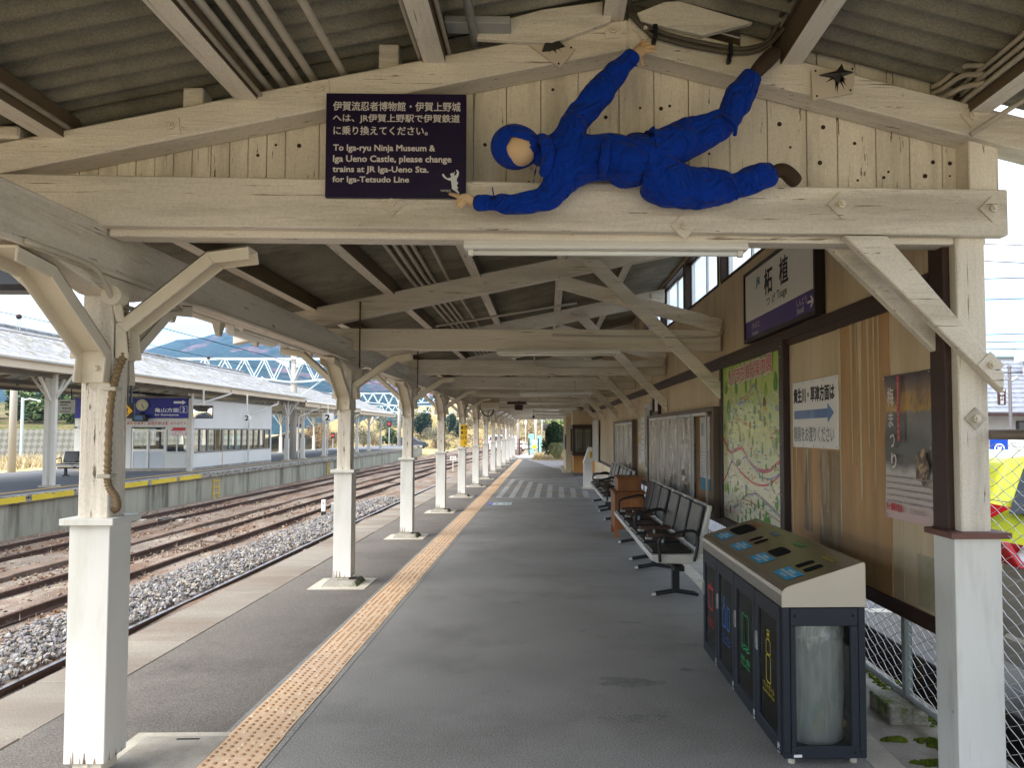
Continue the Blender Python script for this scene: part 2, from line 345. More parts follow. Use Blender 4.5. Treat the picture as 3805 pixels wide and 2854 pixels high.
# concrete drain cover by the first post
dc = thing('drain_cover', 'square concrete drain cover with a pale rim beside the nearest white post', 'drain cover', (-1.93, 3.98, 0))
B().box(-.27, .3, -.36, .28, -.02, .004).build('rim', M_CONCL, dc)
B().box(-.2, .24, -.29, .22, -.015, .008).build('lid', M_CONC, dc, bevel=.004)
B().box(-.02, .1, .17, .185, 0, .0095).build('lifting_slot', M_DARK, dc); B().box(-.1, .04, -.26, -.245, 0, .0095).build('lifting_slot', M_DARK, dc)
B().box(-2.1, -1.95, 3.45, 3.6, 0, .0).build('asphalt_patch', M_ASPH, kind='structure') if 0 else None

# ------------------------------------------------------------------ tracks
def curve_x(x, y): return x+.00055*max(0, y-22)**2
M_SLEEPER = mat('timber_sleeper', (.09, .07, .055), .95, .1, var=.35, vs=6, vstr=(.2, 1, 1), bump=.6, bs=20)
def track(xc, label, shiny, sl_every, z=-.9, y1=150):
    t = thing('railway_track', label, 'track', (0, 0, 0), 0, 'railway tracks beside the platform')
    for s in (-.56, .56):
        b = B(); n = 60
        prof = [(-.03, 0), (.03, 0), (.03, -.03), (.012, -.045), (.012, -.105), (.055, -.125), (.055, -.135), (-.055, -.135), (-.055, -.125), (-.012, -.105), (-.012, -.045), (-.03, -.03)]
        vs = []; k = len(prof)
        for j in range(n+1):
            yy = -4+(y1+4)*j/n
            vs += [(curve_x(xc+s+a, yy), yy, z+c) for a, c in prof]
        b.m(0); fs = []
        for j in range(n):
            for a in range(k):
                fs.append((j*k+a, (j+1)*k+a, (j+1)*k+(a+1) % k, j*k+(a+1) % k))
        b.add(vs, fs); b.mi = [1 if (i % k == 0 and shiny) else 0 for i in range(len(fs))]
        b.build('rail', [M_RUST, M_RAILTOP], t)
    b = B(); yy = -3.5
    while yy < 70:
        cx = curve_x(xc, yy)+rnd.uniform(-.04, .04); dz = rnd.uniform(-.03, .0)
        b.box(cx-1.05, cx+1.05, yy-.1, yy+.1, z-.3, z-.128+dz); yy += sl_every*rnd.uniform(.92, 1.08)
    o = b.build('sleepers', M_SLEEPER, t); o['kind'] = 'stuff'
track(-4.82, 'shiny railed track running right beside the near platform coping', True, .64)
track(-8.02, 'rusty middle track between brown ballast and weeds', False, .66)
track(-11.5, 'rusty track running beside the concrete wall of the island platform', False, .66)
# concrete cable trough between the tracks
ct = B(); yy = 2
while yy < 70: x = curve_x(-9.7, yy+.5); ct.box(x-.16, x+.16, yy+.01, yy+.99, -1.15, -.93+rnd.uniform(-.01, .01)); yy += 1
tag(ct.build('cable_trough', mat('brown_concrete', (.17, .125, .095), .9, .15, var=.25, vs=2), bevel=.01), 'long brown concrete cable trough between the two rusty tracks', 'trough')
# loose ballast
def rocks(n, fx, fy, zf, s0, s1, mats):
    b = B()
    for _ in range(n):
        y = fy(); x = fx(y); r = rnd.uniform(s0, s1); z = zf(x)
        ax = V((rnd.uniform(-1, 1), rnd.uniform(-1, 1), rnd.uniform(-1, 1))).normalized(); u = ax.orthogonal().normalized(); w_ = ax.cross(u)
        h1, h2 = rnd.uniform(.6, 1.0), rnd.uniform(.6, 1.0)
        t0 = rnd.uniform(0, 1); c = V((x, y, z)); vs = [c+ax*r*h1*.8]
        for q in range(5): vs.append(c+(u*cos(q*1.257+t0)+w_*sin(q*1.257+t0))*r*rnd.uniform(.8, 1.15)+ax*r*rnd.uniform(-.25, .35))
        vs.append(c-ax*r*h2*.7)
        b.m(rnd.randrange(len(mats))).add(vs, [(0, 1+q, 1+(q+1) % 5) for q in range(5)]+[(6, 1+(q+1) % 5, 1+q) for q in range(5)])
    return b
G1 = [mat('ballast_%s' % n, c, .9, .2, var=.15, vs=9, fine=.2, fs=60) for n, c in (('grey', (.20, .195, .19)), ('pale', (.28, .27, .255)), ('dark', (.13, .125, .12)), ('tan', (.27, .23, .185)), ('mauve', (.20, .185, .19)))]
G2 = [mat('stone_%s' % n, c, .95, .1, var=.2, vs=9) for n, c in (('rust', (.15, .085, .06)), ('brown', (.18, .10, .06)), ('straw', (.32, .26, .18)), ('dun', (.20, .15, .11)), ('dusty', (.27, .22, .175)))]
yd = lambda: 3.5+26*rnd.random()**1.5
rocks(15000, lambda y: rnd.uniform(-7.0, -5.45), yd, lambda x: -1.0+.12*min(1, max(0, (x+7.0)/.9))+rnd.uniform(-.03, .03), .022, .048, G1).build('ballast', G1, kind='stuff')
rocks(2500, lambda y: rnd.uniform(-5.45, -3.4), yd, lambda x: -1.0+rnd.uniform(-.03, .03), .025, .05, G1).build('ballast', G1, kind='stuff')
rocks(9000, lambda y: rnd.uniform(-12.9, -6.9), yd, lambda x: -1.02+rnd.uniform(-.03, .03), .018, .045, G2).build('trackbed_stones', G2, kind='stuff')
# dead weeds on the trackbed
M_STRAW = mat('dead_weed', (.38, .31, .21), .9, .1, var=.3, vs=2)
wd = B()
for _ in range(900):
    y = 5+38*rnd.random()**1.2; x = rnd.choice((-7.0, -8.0, -8.9, -10.4, -12.6))+rnd.gauss(0, .35)
    if x > -6.6: continue
    for q in range(5):
        a = rnd.uniform(0, 6.28); h = rnd.uniform(.03, .12); l = rnd.uniform(.02, .12); c = V((x+rnd.gauss(0, .06), y+rnd.gauss(0, .06), -1.0)); s = V((cos(a+1.5), sin(a+1.5), 0))*.004
        wd.add([c-s, c+s, c+V((cos(a)*l, sin(a)*l, h))], [(0, 1, 2)])
wd.build('dead_weeds', M_STRAW, kind='stuff')
# ================================================================== the platform canopy
can = thing('platform_canopy', 'long cream painted timber canopy roof covering the near platform', 'canopy')
PY = [3.765, 8.34, 12.0, 15.7, 19.3]+[19.3+3.64*k for k in range(1, 9)]
PX = [-2.148, -2.175, -2.165, -2.155, -2.13]+[-2.12]*8
def wall_x(s): return 1.95-.011*(s-3.8)
def wp(s, z, n=0): return V((wall_x(s)-n, s, z))
# ---- posts (local frame at the foot)
def channel(path, w_, dirv, nrm_w, fl=.068, t=.012):
    """pressed steel knee brace: a web that follows path (list of (out, z)), with two side flanges"""
    b = B(); dirv = V(dirv); sv = V(nrm_w); P = [dirv*o+V((0, 0, z)) for o, z in path]
    def offs(k):
        d0 = (P[min(k+1, len(P)-1)]-P[max(k-1, 0)]).normalized(); n = sv.cross(d0).normalized()
        return n if n.dot(dirv) > 0 or (abs(n.dot(dirv)) < .05 and n.z < 0) else -n
    for k in range(len(P)-1):
        a, c = P[k], P[k+1]; na, nc = offs(k), offs(k+1)
        h = w_/2
        b.hexa([a-sv*h, a+sv*h, a+sv*h+na*t, a-sv*h+na*t, c-sv*h, c+sv*h, c+sv*h+nc*t, c-sv*h+nc*t])
        for sg in (-1, 1):
            e = sv*sg*h; i_ = sv*sg*(h-t)
            b.hexa([a+e, a+i_, a+i_+na*fl, a+e+na*fl, c+e, c+i_, c+i_+nc*fl, c+e+nc*fl])
    return b
def make_post(first):
    # world position is set on the post object; the mesh is local
    p = B().box(-.072, .072, -.072, .072, .1, 2.30).build('post', WZ_, can, bevel=.006)
    cl_ = B().box(-.094, .094, -.094, .094, .085, 1.19); cl_.m(1)
    for k in range(7):
        a = rnd.uniform(-.088, .088); h = .02+.07*rnd.random()**2; w_ = rnd.uniform(.002, .006)
        cl_.add([(a-w_, -.0948, .087), (a+w_, -.0948, .087), (a+w_*.4, -.0948, .087+h), (a-w_*.4, -.0948, .087+h)], [(0, 1, 2, 3)]); cl_.add([(.0948, a-w_, .087), (.0948, a+w_, .087), (.0948, a, .087+h*.8)], [(0, 1, 2)])
    cl_.build('post_cladding', [M_WHITE, mat('rust_streak', (.30, .22, .15), .8, .2, var=.3, vs=20)], p, bevel=.003)
    B().box(-.125, .125, -.125, .125, 1.19, 1.222).build('cladding_cap', M_WHITE, p, bevel=.003)
    s = B().box(-.066, .066, -.066, .066, .03, .11); s.cyl((0, -.066, .075), (0, -.08, .075), .012, 8); s.build('post_shoe', M_STEELCREAM, p)
    if not first:
        f = B(); f.add([(-.19, -.2, .0), (.19, -.2, .0), (.19, .2, .0), (-.19, .2, .0), (-.15, -.16, .055), (.15, -.16, .055), (.15, .16, .055), (-.15, .16, .055)], [(0, 1, 5, 4), (1, 2, 6, 5), (2, 3, 7, 6), (3, 0, 4, 7), (4, 5, 6, 7)])
        f.build('plinth', M_MOSSC, p, bevel=.006)
        B().box(-.3, .29, -.31, .29, -.02, .004).build('base_pad', M_CONCL, p)
    tz = 2.535 if first else 2.485
    b1 = channel([(.075, 1.86), (.075, 2.02), (.50, 2.335), (.74, 2.365)], .145, (0, -1, 0), (1, 0, 0)); b1.ball((.01, -.09, 1.93), .014, 8, 6); b1.build('knee_brace', M_STEELCREAM, p, bevel=.004)
    b2 = channel([(.075, 1.98), (.075, 2.15), (.50, tz-.035), (.70, tz-.005)], .13, (1, 0, 0), (0, 1, 0)); b2.build('knee_brace', M_STEELCREAM, p, bevel=.004)
    b3 = channel([(.075, 1.98), (.075, 2.15), (.46, 2.50), (.70, 2.53)], .11, (-1, 0, 0), (0, 1, 0)); b3.build('knee_brace', M_STEELCREAM, p, bevel=.004)
    b4 = channel([(.075, 1.86), (.075, 2.02), (.50, 2.335), (.74, 2.365)], .145, (0, 1, 0), (1, 0, 0)); b4.build('knee_brace', M_STEELCREAM, p, bevel=.004)
    bo = B().prism([(-.07, -.6, 2.384), (-.07, -.12, 2.28), (-.07, .12, 2.28), (-.07, .6, 2.384)], (.14, 0, 0)); bo.build('bolster', WY_, p, bevel=.008)
    return p
p0 = make_post(True); p0.location = (PX[0], PY[0], 0)
p1 = make_post(False); p1.location = (PX[1], PY[1], 0)
for k in range(2, 13):
    c = copy_tree(p1, can); c.location = (PX[k], PY[k], 0)
# right hand post of the front gable
pr = B().box(1.955, 2.097, 3.6, 3.742, .1, 2.56).build('post', WZ_, can, bevel=.006)
B().box(1.905, 2.127, 3.575, 3.77, -.05, 1.13).build('post_cladding', M_WHITE, pr, bevel=.003)
B().box(1.872, 2.16, 3.54, 3.80, 1.13, 1.158).build('cladding_cap', mat('brown_cap', (.16, .075, .06), .6, .3, var=.15), pr, bevel=.003)
B().box(2.03, 2.175, 3.6, 3.74, 2.79, 3.05).build('stub_post', WZ_, pr, bevel=.005)
class BoltOn:
    def __init__(s, par, m): s.par = par; s.mat0 = m
def bolt(b, c, n, s=.045, turn=45):
    """square washer and hexagon head on a face with outward normal n"""
    c, n = V(c), V(n); u = n.orthogonal().normalized(); u = V((0, 0, 1)) if abs(n.z) < .5 else V((1, 0, 0)); v = n.cross(u).normalized()
    a = R(turn); e, f = (u*cos(a)+v*sin(a))*s, (v*cos(a)-u*sin(a))*s
    k = B(); k.m(0).obox(c+n*.004, e, f, n*.005); k.m(1).tube([c+n*.008, c+n*.024], .019, 6); k.cyl(c+n*.02, c+n*.036, .010, 8); k.build('bolt', [b.mat0, M_STEELCREAM], b.par)
# ---- T1: twin plank tie beam and gable rafters
YF = 3.54
def zl(x): return 3.366+.2127*x
def zr(x): return 3.544-.252*x
XA = .383
def sl_box(b, x0, x1, y0, y1, zt0, zt1, zb0, zb1): return b.hexa([(x0, y0, zb0), (x1, y0, zb1), (x1, y1, zb1), (x0, y1, zb0), (x0, y0, zt0), (x1, y0, zt1), (x1, y1, zt1), (x0, y1, zt0)])
tb = B(); tt = lambda x: 2.797-.0095*x; bb = lambda x: 2.568-.0060*x
sl_box(tb, -2.62, 2.18, YF, YF+.07, tt(-2.62), tt(2.18), bb(-2.62), bb(2.18)); tbo = tb.build('tie_beam', WX_, can, bevel=.007)
tb = B(); sl_box(tb, -2.62, 2.18, YF+.19, YF+.26, tt(-2.62), tt(2.18), bb(-2.62), bb(2.18)); tb.build('tie_beam', WX_, can, bevel=.007)
tb = B(); sl_box(tb, -2.06, 1.955, YF+.071, YF+.189, 2.62, 2.60, 2.548, 2.528); tb.build('tie_beam_filler', WX_, can, bevel=.005)
bl = BoltOn(tbo, WX_)
for (x, z) in ((-.72, 2.69), (.64, 2.59), (1.38, 2.695), (2.1, 2.68)): bolt(bl, (x, YF, z), (0, -1, 0))
rl = B(); x0 = -3.35
sl_box(rl, x0, XA, YF+.015, YF+.17, zl(x0)+.145, zl(XA)+.145, zl(x0), zl(XA)); rlo = rl.build('rafter', WX_, can, bevel=.008)
rr = B(); sl_box(rr, XA, 3.0, YF+.015, YF+.17, zr(XA)+.155, zr(3.0)+.165, zr(XA), zr(3.0)); rro = rr.build('rafter', WX_, can, bevel=.008)
bl = BoltOn(rlo, WX_)
for (x, z) in ((-1.75, 3.05), (-1.06, 3.235), (.31, 3.53)): bolt(bl, (x, YF+.015, z), (0, -1, 0), .038, 5)
bl = BoltOn(rro, WX_)
for (x, z) in ((.46, 3.53), (2.02, 3.13)): bolt(bl, (x, YF+.015, z), (0, -1, 0), .038, 40)
# gusset planks at the ridge
def pan(name, pts, y, t, m, parent, bv=.004):     # polygon given in (x, z) standing in the plane y
    return B().prism([(x, y, z) for x, z in pts], (0, t, 0)).build(name, m, parent, bevel=bv)
pan('gusset_board', [(-.36, 3.47), (-.33, 3.52), (-.03, 3.61), (.30, 3.66), (.30, 3.56), (.02, 3.45)], YF-.025, .035, WX_, can)
pan('gusset_board', [(.42, 3.60), (.55, 3.655), (.62, 3.66), (.97, 3.56), (.73, 3.495), (.44, 3.56)], YF-.025, .035, WX_, can)
# vertical boards filling the gable, above the right rafter too
gb = B(); x = -2.45; hol = B()
while x < 2.0:
    wd_ = .19*rnd.uniform(.8, 1.1) if x > -1.3 else .09
    xa, xb = x+.002, min(2.03, x+wd_-.002); yo = YF+.175+rnd.uniform(0, .004)
    top = lambda q: min(zl(q), zr(q))+.03
    xs = [xa]+([XA] if xa < XA < xb else [])+[xb]
    if xb-xa > .02: gb.prism([(xa, yo, 2.70), (xb, yo, 2.70)]+[(q, yo, top(q)) for q in xs[::-1]], (0, .018, 0))
    if x > -1.5:
        for _ in range(2 if x > .4 else 1):
            cx = rnd.uniform(xa+.03, max(xa+.031, xb-.03)); zt = top(cx)-.05; zz = rnd.uniform(2.84, max(2.86, zt-.03)); r = rnd.uniform(.005, .012)
            hol.cyl((cx, yo-.0015, zz), (cx, yo+.002, zz), r, 10)
    x += wd_
gbo = gb.build('gable_board', WZ_, can, bevel=.002); gbo['kind'] = 'stuff'
hol.build('nail_hole', mat('dark_hole', (.05, .037, .025), .9, .1, var=.2), gbo)
gb2 = B(); x = .95
while x < 2.0:
    gb2.prism([(x+.003, YF+.15, zr(x)+.13), (x+.187, YF+.15, zr(x+.19)+.13), (x+.187, YF+.15, zr(x+.19)+.31), (x+.003, YF+.15, zr(x)+.31)], (0, .018, 0)); x += .19
o = gb2.build('upper_gable_board', WZ_, can, bevel=.002)
# front right diagonal braces (a plank on each side of the post)
def brace2(y0, y1, pts, parent=can): return B().prism([(x, y0, z) for x, z in pts], (0, y1-y0, 0)).build('diagonal_brace', WX_, parent, bevel=.006)
br = brace2(YF+.002, YF+.06, [(1.395, 2.553), (1.60, 2.553), (2.145, 1.905), (2.14, 1.81)])
bolt(BoltOn(br, WX_), (2.075, YF+.002, 1.94), (0, -1, 0))
bolt(BoltOn(pr, M_CONCL), (2.03, 3.6, 1.69), (0, -1, 0), .038)
brace2(YF+.20, YF+.26, [(1.395, 2.55), (1.60, 2.55), (2.145, 1.905), (2.14, 1.81)])
# ---- the repeating trusses behind
def zrb(x): return 3.262+.21*x
for k in range(1, 13):
    y = PY[k]-.07; xw = wall_x(min(y, 25))-.03; dz = rnd.uniform(-.012, .012)
    b = B(); sl_box(b, -2.5, xw, y-.07, y+.07, 2.735+dz, 2.725+dz, 2.508+dz, 2.495+dz); b.build('tie_beam', WX_, can, bevel=.007)
    b = B(); sl_box(b, -3.35, xw, y-.06, y+.06, zrb(-3.35)+.215, zrb(xw)+.215, zrb(-3.35), zrb(xw)); ro = b.build('rafter', WX_, can, bevel=.007)
    b = B().beam((.12, y-.085, 3.24), (xw, y-.085, 2.76), .045, .15); b.build('raking_strut', WX_, can, bevel=.005)
    if k < 8:
        b = B().prism([(.36, y-.16, 3.47), (.56, y-.16, 3.47), (xw+.02, y-.16, 2.11), (xw+.02, y-.16, 1.93)], (0, .055, 0)); bo = b.build('diagonal_brace', WX_, can, bevel=.005)
        bolt(BoltOn(bo, WX_), (1.23, y-.16, 2.66), (0, -1, 0), .03)
    B().beam((-2.0, y-.075, 2.30), (-2.0, y-.075, 3.02), .012, .02, (0, 1, 0)).build('strap', M_RUST, can) if k < 3 else None
# ---- long members
M_PURL = mat('unpainted_timber', (.13, .095, .06), .85, .2, var=.3, vs=4, vstr=(1, .1, 1), bump=.3)
def purlin(x, zb, y0, y1, w_=.105, h=.14):
    b = B().box(x-w_/2, x+w_/2, y0, y1, zb, zb+h); b.mi = [0, 1, 0, 1, 0, 1]; return b.build('purlin', [WY_, M_PURL], can, bevel=.004)
for x in (-2.3, -1.41, -.535): purlin(x, zl(x)+.115, -2.6, 3.70)
purlin(.31, zl(.31)+.15, -2.6, 3.70)
for x in (1.16, 2.06): purlin(x, zr(x)+.125, -2.6, 3.70)
for x in (-2.52, -1.69, -.77, .15, .98): purlin(x, zrb(x)+.19, 3.72, 47.9)
plate = B().box(-2.235, -2.072, -2.6, 48.3, 2.386, 2.60); plate.build('eaves_plate', WY_, can, bevel=.008)
B().box(-2.075, -2.052, -2.6, 48.2, 2.365, 2.384).build('plate_batten', WY_, can)
B().box(-3.33, -3.29, -2.7, 48.3, 2.70, 2.86).build('fascia_board', WY_, can, bevel=.004)
B().box(-2.96, -2.86, 3.0, 48.3, 2.59, 2.69).build('outer_purlin', WY_, can, bevel=.004)
for k in range(14):
    y = 5.1+.86*k
    B().add([(-2.95, y-.06, 2.6), (-2.87, y-.06, 2.6), (-2.87, y+.06, 2.6), (-2.95, y+.06, 2.6), (-2.93, y-.02, 2.475), (-2.89, y-.02, 2.475), (-2.89, y+.03, 2.475), (-2.93, y+.03, 2.475)],
            [(0, 1, 5, 4), (1, 2, 6, 5), (2, 3, 7, 6), (3, 0, 4, 7), (4, 5, 6, 7)]).build('eaves_pendant', WZ_, can, bevel=.004)
# corrugated roof sheets: the waves run up the slope
def corr(x0, x1, y0, y1, zf, pitch=.125, amp=.02, nx=1):
    b = B(); n = int((y1-y0)/pitch*8); vs = []
    for i in range(n+1):
        y = y0+(y1-y0)*i/n; a = amp*sin(2*pi*(y-y0)/pitch)
        for j in range(nx+1): x = x0+(x1-x0)*j/nx; vs.append((x, y, zf(x)+a))
    m_ = nx+1
    return b.add(vs, [(i*m_+j, i*m_+j+1, (i+1)*m_+j+1, (i+1)*m_+j) for i in range(n) for j in range(nx)])
corr(-3.45, .40, -2.7, 3.73, lambda x: zl(x)+.28).build('roof_sheet', M_SLATE, can, smooth=True)  # both gable sheets run on unseen behind the camera, lengthened to shade the front
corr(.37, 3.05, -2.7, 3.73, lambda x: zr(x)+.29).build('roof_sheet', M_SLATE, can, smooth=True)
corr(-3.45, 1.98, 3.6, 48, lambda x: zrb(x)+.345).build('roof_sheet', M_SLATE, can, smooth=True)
# end fascia
B().box(-2.5, 1.6, 47.9, 48.0, 2.37, 2.75).build('end_fascia', WX_, can)
# blocks on the rafters
for (x, y, z) in ((-1.68, 3.66, 3.13), (-.76, 3.66, 3.35)): B().box(x-.045, x+.05, y-.06, y+.04, z, z+.13).build('rafter_cleat', WX_, can, bevel=.005)
B().box(-2.62, -2.45, 3.55, 3.7, 2.99, 3.05).build('rafter_cleat', WX_, can, bevel=.01)
for k in (1, 2, 3):
    y = PY[k]-.07; xw = wall_x(y); B().box(xw-.24, xw-.03, y-.09, y-.06, zrb(xw)+.06, zrb(xw)+.14).build('rafter_cleat', WX_, can, bevel=.004)
# far ridge board at the top of the tall roof where it meets the front gable (closes the step between the two roofs)
B().prism([(XA, 3.735, zr(XA)+.2), (2.0, 3.735, zr(2.0)+.2), (2.0, 3.735, zrb(2.0)+.33), (XA, 3.735, zrb(XA)+.33)], (0, .015, 0)).build('step_board', M_PURL, can)

# ================================================================== boarded wall on the right
M_WALL = mat('cream_boarding', (.60, .485, .32), .6, .3, var=.12, vs=1.3, vstr=(1, 1, .25), col2=(.49, .38, .23), c2=(.45, .68), c2s=2.4, c2str=(1, 1, .2), chips=(.25, .17, .08), chs=(14, 14, 2.5), cht=(.66, .72), bump=.25, bs=18, bstr=(2, 2, .3))
M_PLY = mat('bare_plywood', (.50, .30, .14), .6, .3, var=.15, vs=1.6, vstr=(1, 2.5, .35), col2=(.36, .22, .105), c2=(.42, .66), c2s=2.2, c2str=(1, 1.5, .35), chips=(.13, .07, .03), chs=(5, 5, 2), cht=(.65, .74), bump=.25, bs=14)
M_GREYW = mat('weathered_board', (.31, .225, .14), .85, .2, var=.25, vs=5, vstr=(1, 2, .15), col2=(.43, .34, .235), c2=(.5, .6), c2s=9, c2str=(1, 2, .3), chips=(.55, .5, .42), chs=(22, 22, 6), cht=(.66, .7))
wl = thing('boarded_wall', 'cream and brown boarded screen wall along the right side of the platform', 'wall')
def wbox(b, s0, s1, z0, z1, n0, n1): # box on the wall, n = distance out of the face
    return b.hexa([wp(s1, z0, n1), wp(s0, z0, n1), wp(s0, z0, n0), wp(s1, z0, n0), wp(s1, z1, n1), wp(s0, z1, n1), wp(s0, z1, n0), wp(s1, z1, n0)])
def wpoly(b, pts, n=.004, t=.003): return b.prism([wp(s, z, n) for s, z in pts], (t*-1, 0, 0))
SWE = 30.3
WINS = [(6.42, 8.26), (8.41, 10.26), (10.41, 12.26), (12.41, 14.26)]
ub = B(); s = 3.8
while s < SWE:
    s1 = min(s+.098, SWE); inw = any(a-.05 < (s+s1)/2 < c+.05 for a, c in WINS)
    jn = rnd.uniform(-.0015, .0015)
    wbox(ub, s+.0015, s1-.0015, 2.40, 3.24 if inw else 4.0, -.02, jn)
    if inw: wbox(ub, s+.0015, s1-.0015, 3.92, 4.0, -.02, jn)
    s += .098
ub.build('upper_boarding', M_WALL, wl)
lb = B(); s = 3.8
while s < SWE:
    s1 = min(s+.125, SWE); wbox(lb, s+.0015, s1-.0015, .66, 2.32, -.02, rnd.uniform(-.0015, .0015)); s += .125
lb.build('lower_boarding', M_WALL, wl)
b = B(); wbox(b, 3.8, SWE, 2.31, 2.435, -.01, .028); wbox(b, 3.8, SWE, 2.355, 2.395, .028, .04); b.build('dado_rail', M_BROWN, wl, bevel=.004)
b = B(); wbox(b, 3.66, 3.80, .645, 2.56, -.03, .03); b.build('corner_trim', M_BROWN, wl, bevel=.004)
b = B(); wbox(b, 3.80, SWE, .62, .70, -.03, .02); b.build('bottom_rail', M_BROWN, wl, bevel=.004)
b = B(); wbox(b, 4.305, 5.0, .70, 2.31, 0, .007); wbox(b, 5.0, 5.97, .70, 1.99, 0, .0072); b.build('plywood_sheet', M_PLY, wl)
b = B(); wbox(b, 5.02, 5.40, .70, 1.5, .007, .010); wbox(b, 5.55, 5.72, .9, 1.5, .007, .0098); b.build('weathered_strip', M_GREYW, wl)
b = B()
for s0, w_, zt, zb_ in ((4.985, .045, 2.31, .95), (4.80, .03, 2.31, 1.43), (4.655, .06, 2.31, 1.20), (4.55, .035, 2.31, 1.52), (4.475, .022, 2.31, 1.30), (4.415, .016, 2.31, 1.62), (4.73, .012, 2.31, 1.9), (5.86, .02, 1.55, 1.25), (5.62, .014, 1.5, 1.1)):
    m1 = (zt+zb_)/2
    wpoly(b, [(s0, zt), (s0+w_, zt), (s0+w_*.72, m1), (s0+w_*.6, zb_+.05), (s0+w_*.5, zb_), (s0+w_*.3, zb_+.06), (s0+w_*.2, m1+.1)], .0085, .003)
b.build('torn_paint_strip', mat('torn_cream', (.56, .47, .31), .7, .2, var=.1, vs=4), wl)
b = B(); wbox(b, 3.83, 4.02, .72, .99, 0, .004); b.build('discoloured_board', mat('stained_board', (.46, .405, .28), .7, .2, var=.2, vs=3, vstr=(1, 1, .3), col2=(.36, .33, .21), c2s=3), wl)
M_FROST = bpy.data.materials.new('frosted_pane'); M_FROST.use_nodes = True
t_ = M_FROST.node_tree; t_.nodes.clear(); o1 = t_.nodes.new('ShaderNodeOutputMaterial'); mx = t_.nodes.new('ShaderNodeMixShader'); tr = t_.nodes.new('ShaderNodeBsdfTranslucent'); tp = t_.nodes.new('ShaderNodeBsdfTransparent')
tr.inputs[0].default_value = (.9, .93, .93, 1); tp.inputs[0].default_value = (.8, .84, .85, 1); mx.inputs[0].default_value = .45
t_.links.new(tr.outputs[0], mx.inputs[1]); t_.links.new(tp.outputs[0], mx.inputs[2]); t_.links.new(mx.outputs[0], o1.inputs[0])
for a, c in WINS:
    b = B()
    wbox(b, a, c, 3.235, 3.262, -.12, .012); wbox(b, a, c, 3.90, 3.925, -.12, .012); wbox(b, a-.02, a+.02, 3.262, 3.90, -.12, .012); wbox(b, c-.02, c+.02, 3.262, 3.90, -.12, .012)
    wf = b.build('clerestory_window', M_BROWN, wl)
    b = B(); md = (a+c)/2
    for q0, q1, nn in ((a+.02, md+.03, -.105), (md-.03, c-.02, -.085)):
        wbox(b, q0, q0+.03, 3.262, 3.90, nn, nn+.02); wbox(b, q1-.03, q1, 3.262, 3.90, nn, nn+.02); wbox(b, q0+.03, q1-.03, 3.262, 3.29, nn, nn+.02); wbox(b, q0+.03, q1-.03, 3.87, 3.90, nn, nn+.02)
    b.build('sash', mat('aluminium', (.55, .55, .54), .4, .5, metal=.6, var=.04), wf)
    b = B()
    for q0, q1, nn in ((a+.04, md, -.095), (md, c-.04, -.075)): b.quad(wp(q0, 3.28, nn), wp(q1, 3.28, nn), wp(q1, 3.88, nn), wp(q0, 3.88, nn))
    b.build('pane', M_FROST, wf)
# ================================================================== things on the front gable
def spts(px, k, x0, z0, ox=0, oy=0): return [(x0+(p[0]-ox)*k, z0-(p[1]-oy)*k) for p in px]
M_PURP = mat('purple_sign_face', (.010, .003, .028), .4, .3, var=.25, vs=3)
SY = 3.512
ms = thing('museum_sign', 'dark purple notice about changing trains on the gable, pointed at by the mannequin', 'sign', (-.70, SY, 2.955))
B().box(-.325, .322, 0, .022, -.246, .244).build('panel', M_PURP, ms, bevel=.002)
lt = B(); K = .647/2098
def sl(body, x0, x1, yt, yb, bold): letters(lt, body, (-.325+(x0-22)*K, 0, .244-(yb-40)*K), (1, 0, 0), (0, 0, 1), (x1-x0)*K, (yb-yt)*K, .0012, bold)
sl('伊賀流忍者博物館・伊賀上野城', 130, 2035, 168, 308, .014)
sl('へは、JR伊賀上野駅で伊賀鉄道', 130, 2025, 358, 498, .014)
sl('に乗り換えてください。', 140, 1545, 545, 678, .014)
sl('To Iga-ryu Ninja Museum &', 140, 1655, 828, 948, .022)
sl('Iga Ueno Castle, please change', 140, 1900, 992, 1118, .022)
sl('trains at JR Iga-Ueno Sta.', 135, 1560, 1155, 1272, .022)
sl('for Iga-Tetsudo Line', 135, 1270, 1312, 1424, .022)
sl('NINJA', 1750, 1900, 1502, 1542, .0)
lt.build('lettering', mat('sign_cream_lettering', (.62, .58, .55), .5, .3, var=0), ms)
em = [(1765, 1272), (1785, 1258), (1800, 1280), (1812, 1300), (1840, 1328), (1885, 1322), (1903, 1302), (1886, 1272), (1893, 1258), (1925, 1243), (1930, 1262), (1952, 1228), (1958, 1236), (1942, 1280), (1962, 1288), (1978, 1268), (1990, 1240), (1974, 1210), (1985, 1198), (2003, 1208), (2020, 1242), (2010, 1292), (1986, 1340), (1985, 1372), (2004, 1392), (2000, 1420), (1988, 1430), (1992, 1452), (2008, 1472), (2004, 1486), (1984, 1482), (2012, 1530), (2027, 1558), (2012, 1566), (1975, 1532), (1914, 1490), (1910, 1430), (1900, 1368), (1858, 1358), (1808, 1332), (1776, 1300)]
B().prism([(x, -.0015, z) for x, z in spts(em, K, -.325, .244, 22, 40)], (0, .001, 0)).build('ninja_emblem', mat('emblem_white', (.62, .66, .68), .5, .3, var=0), ms)

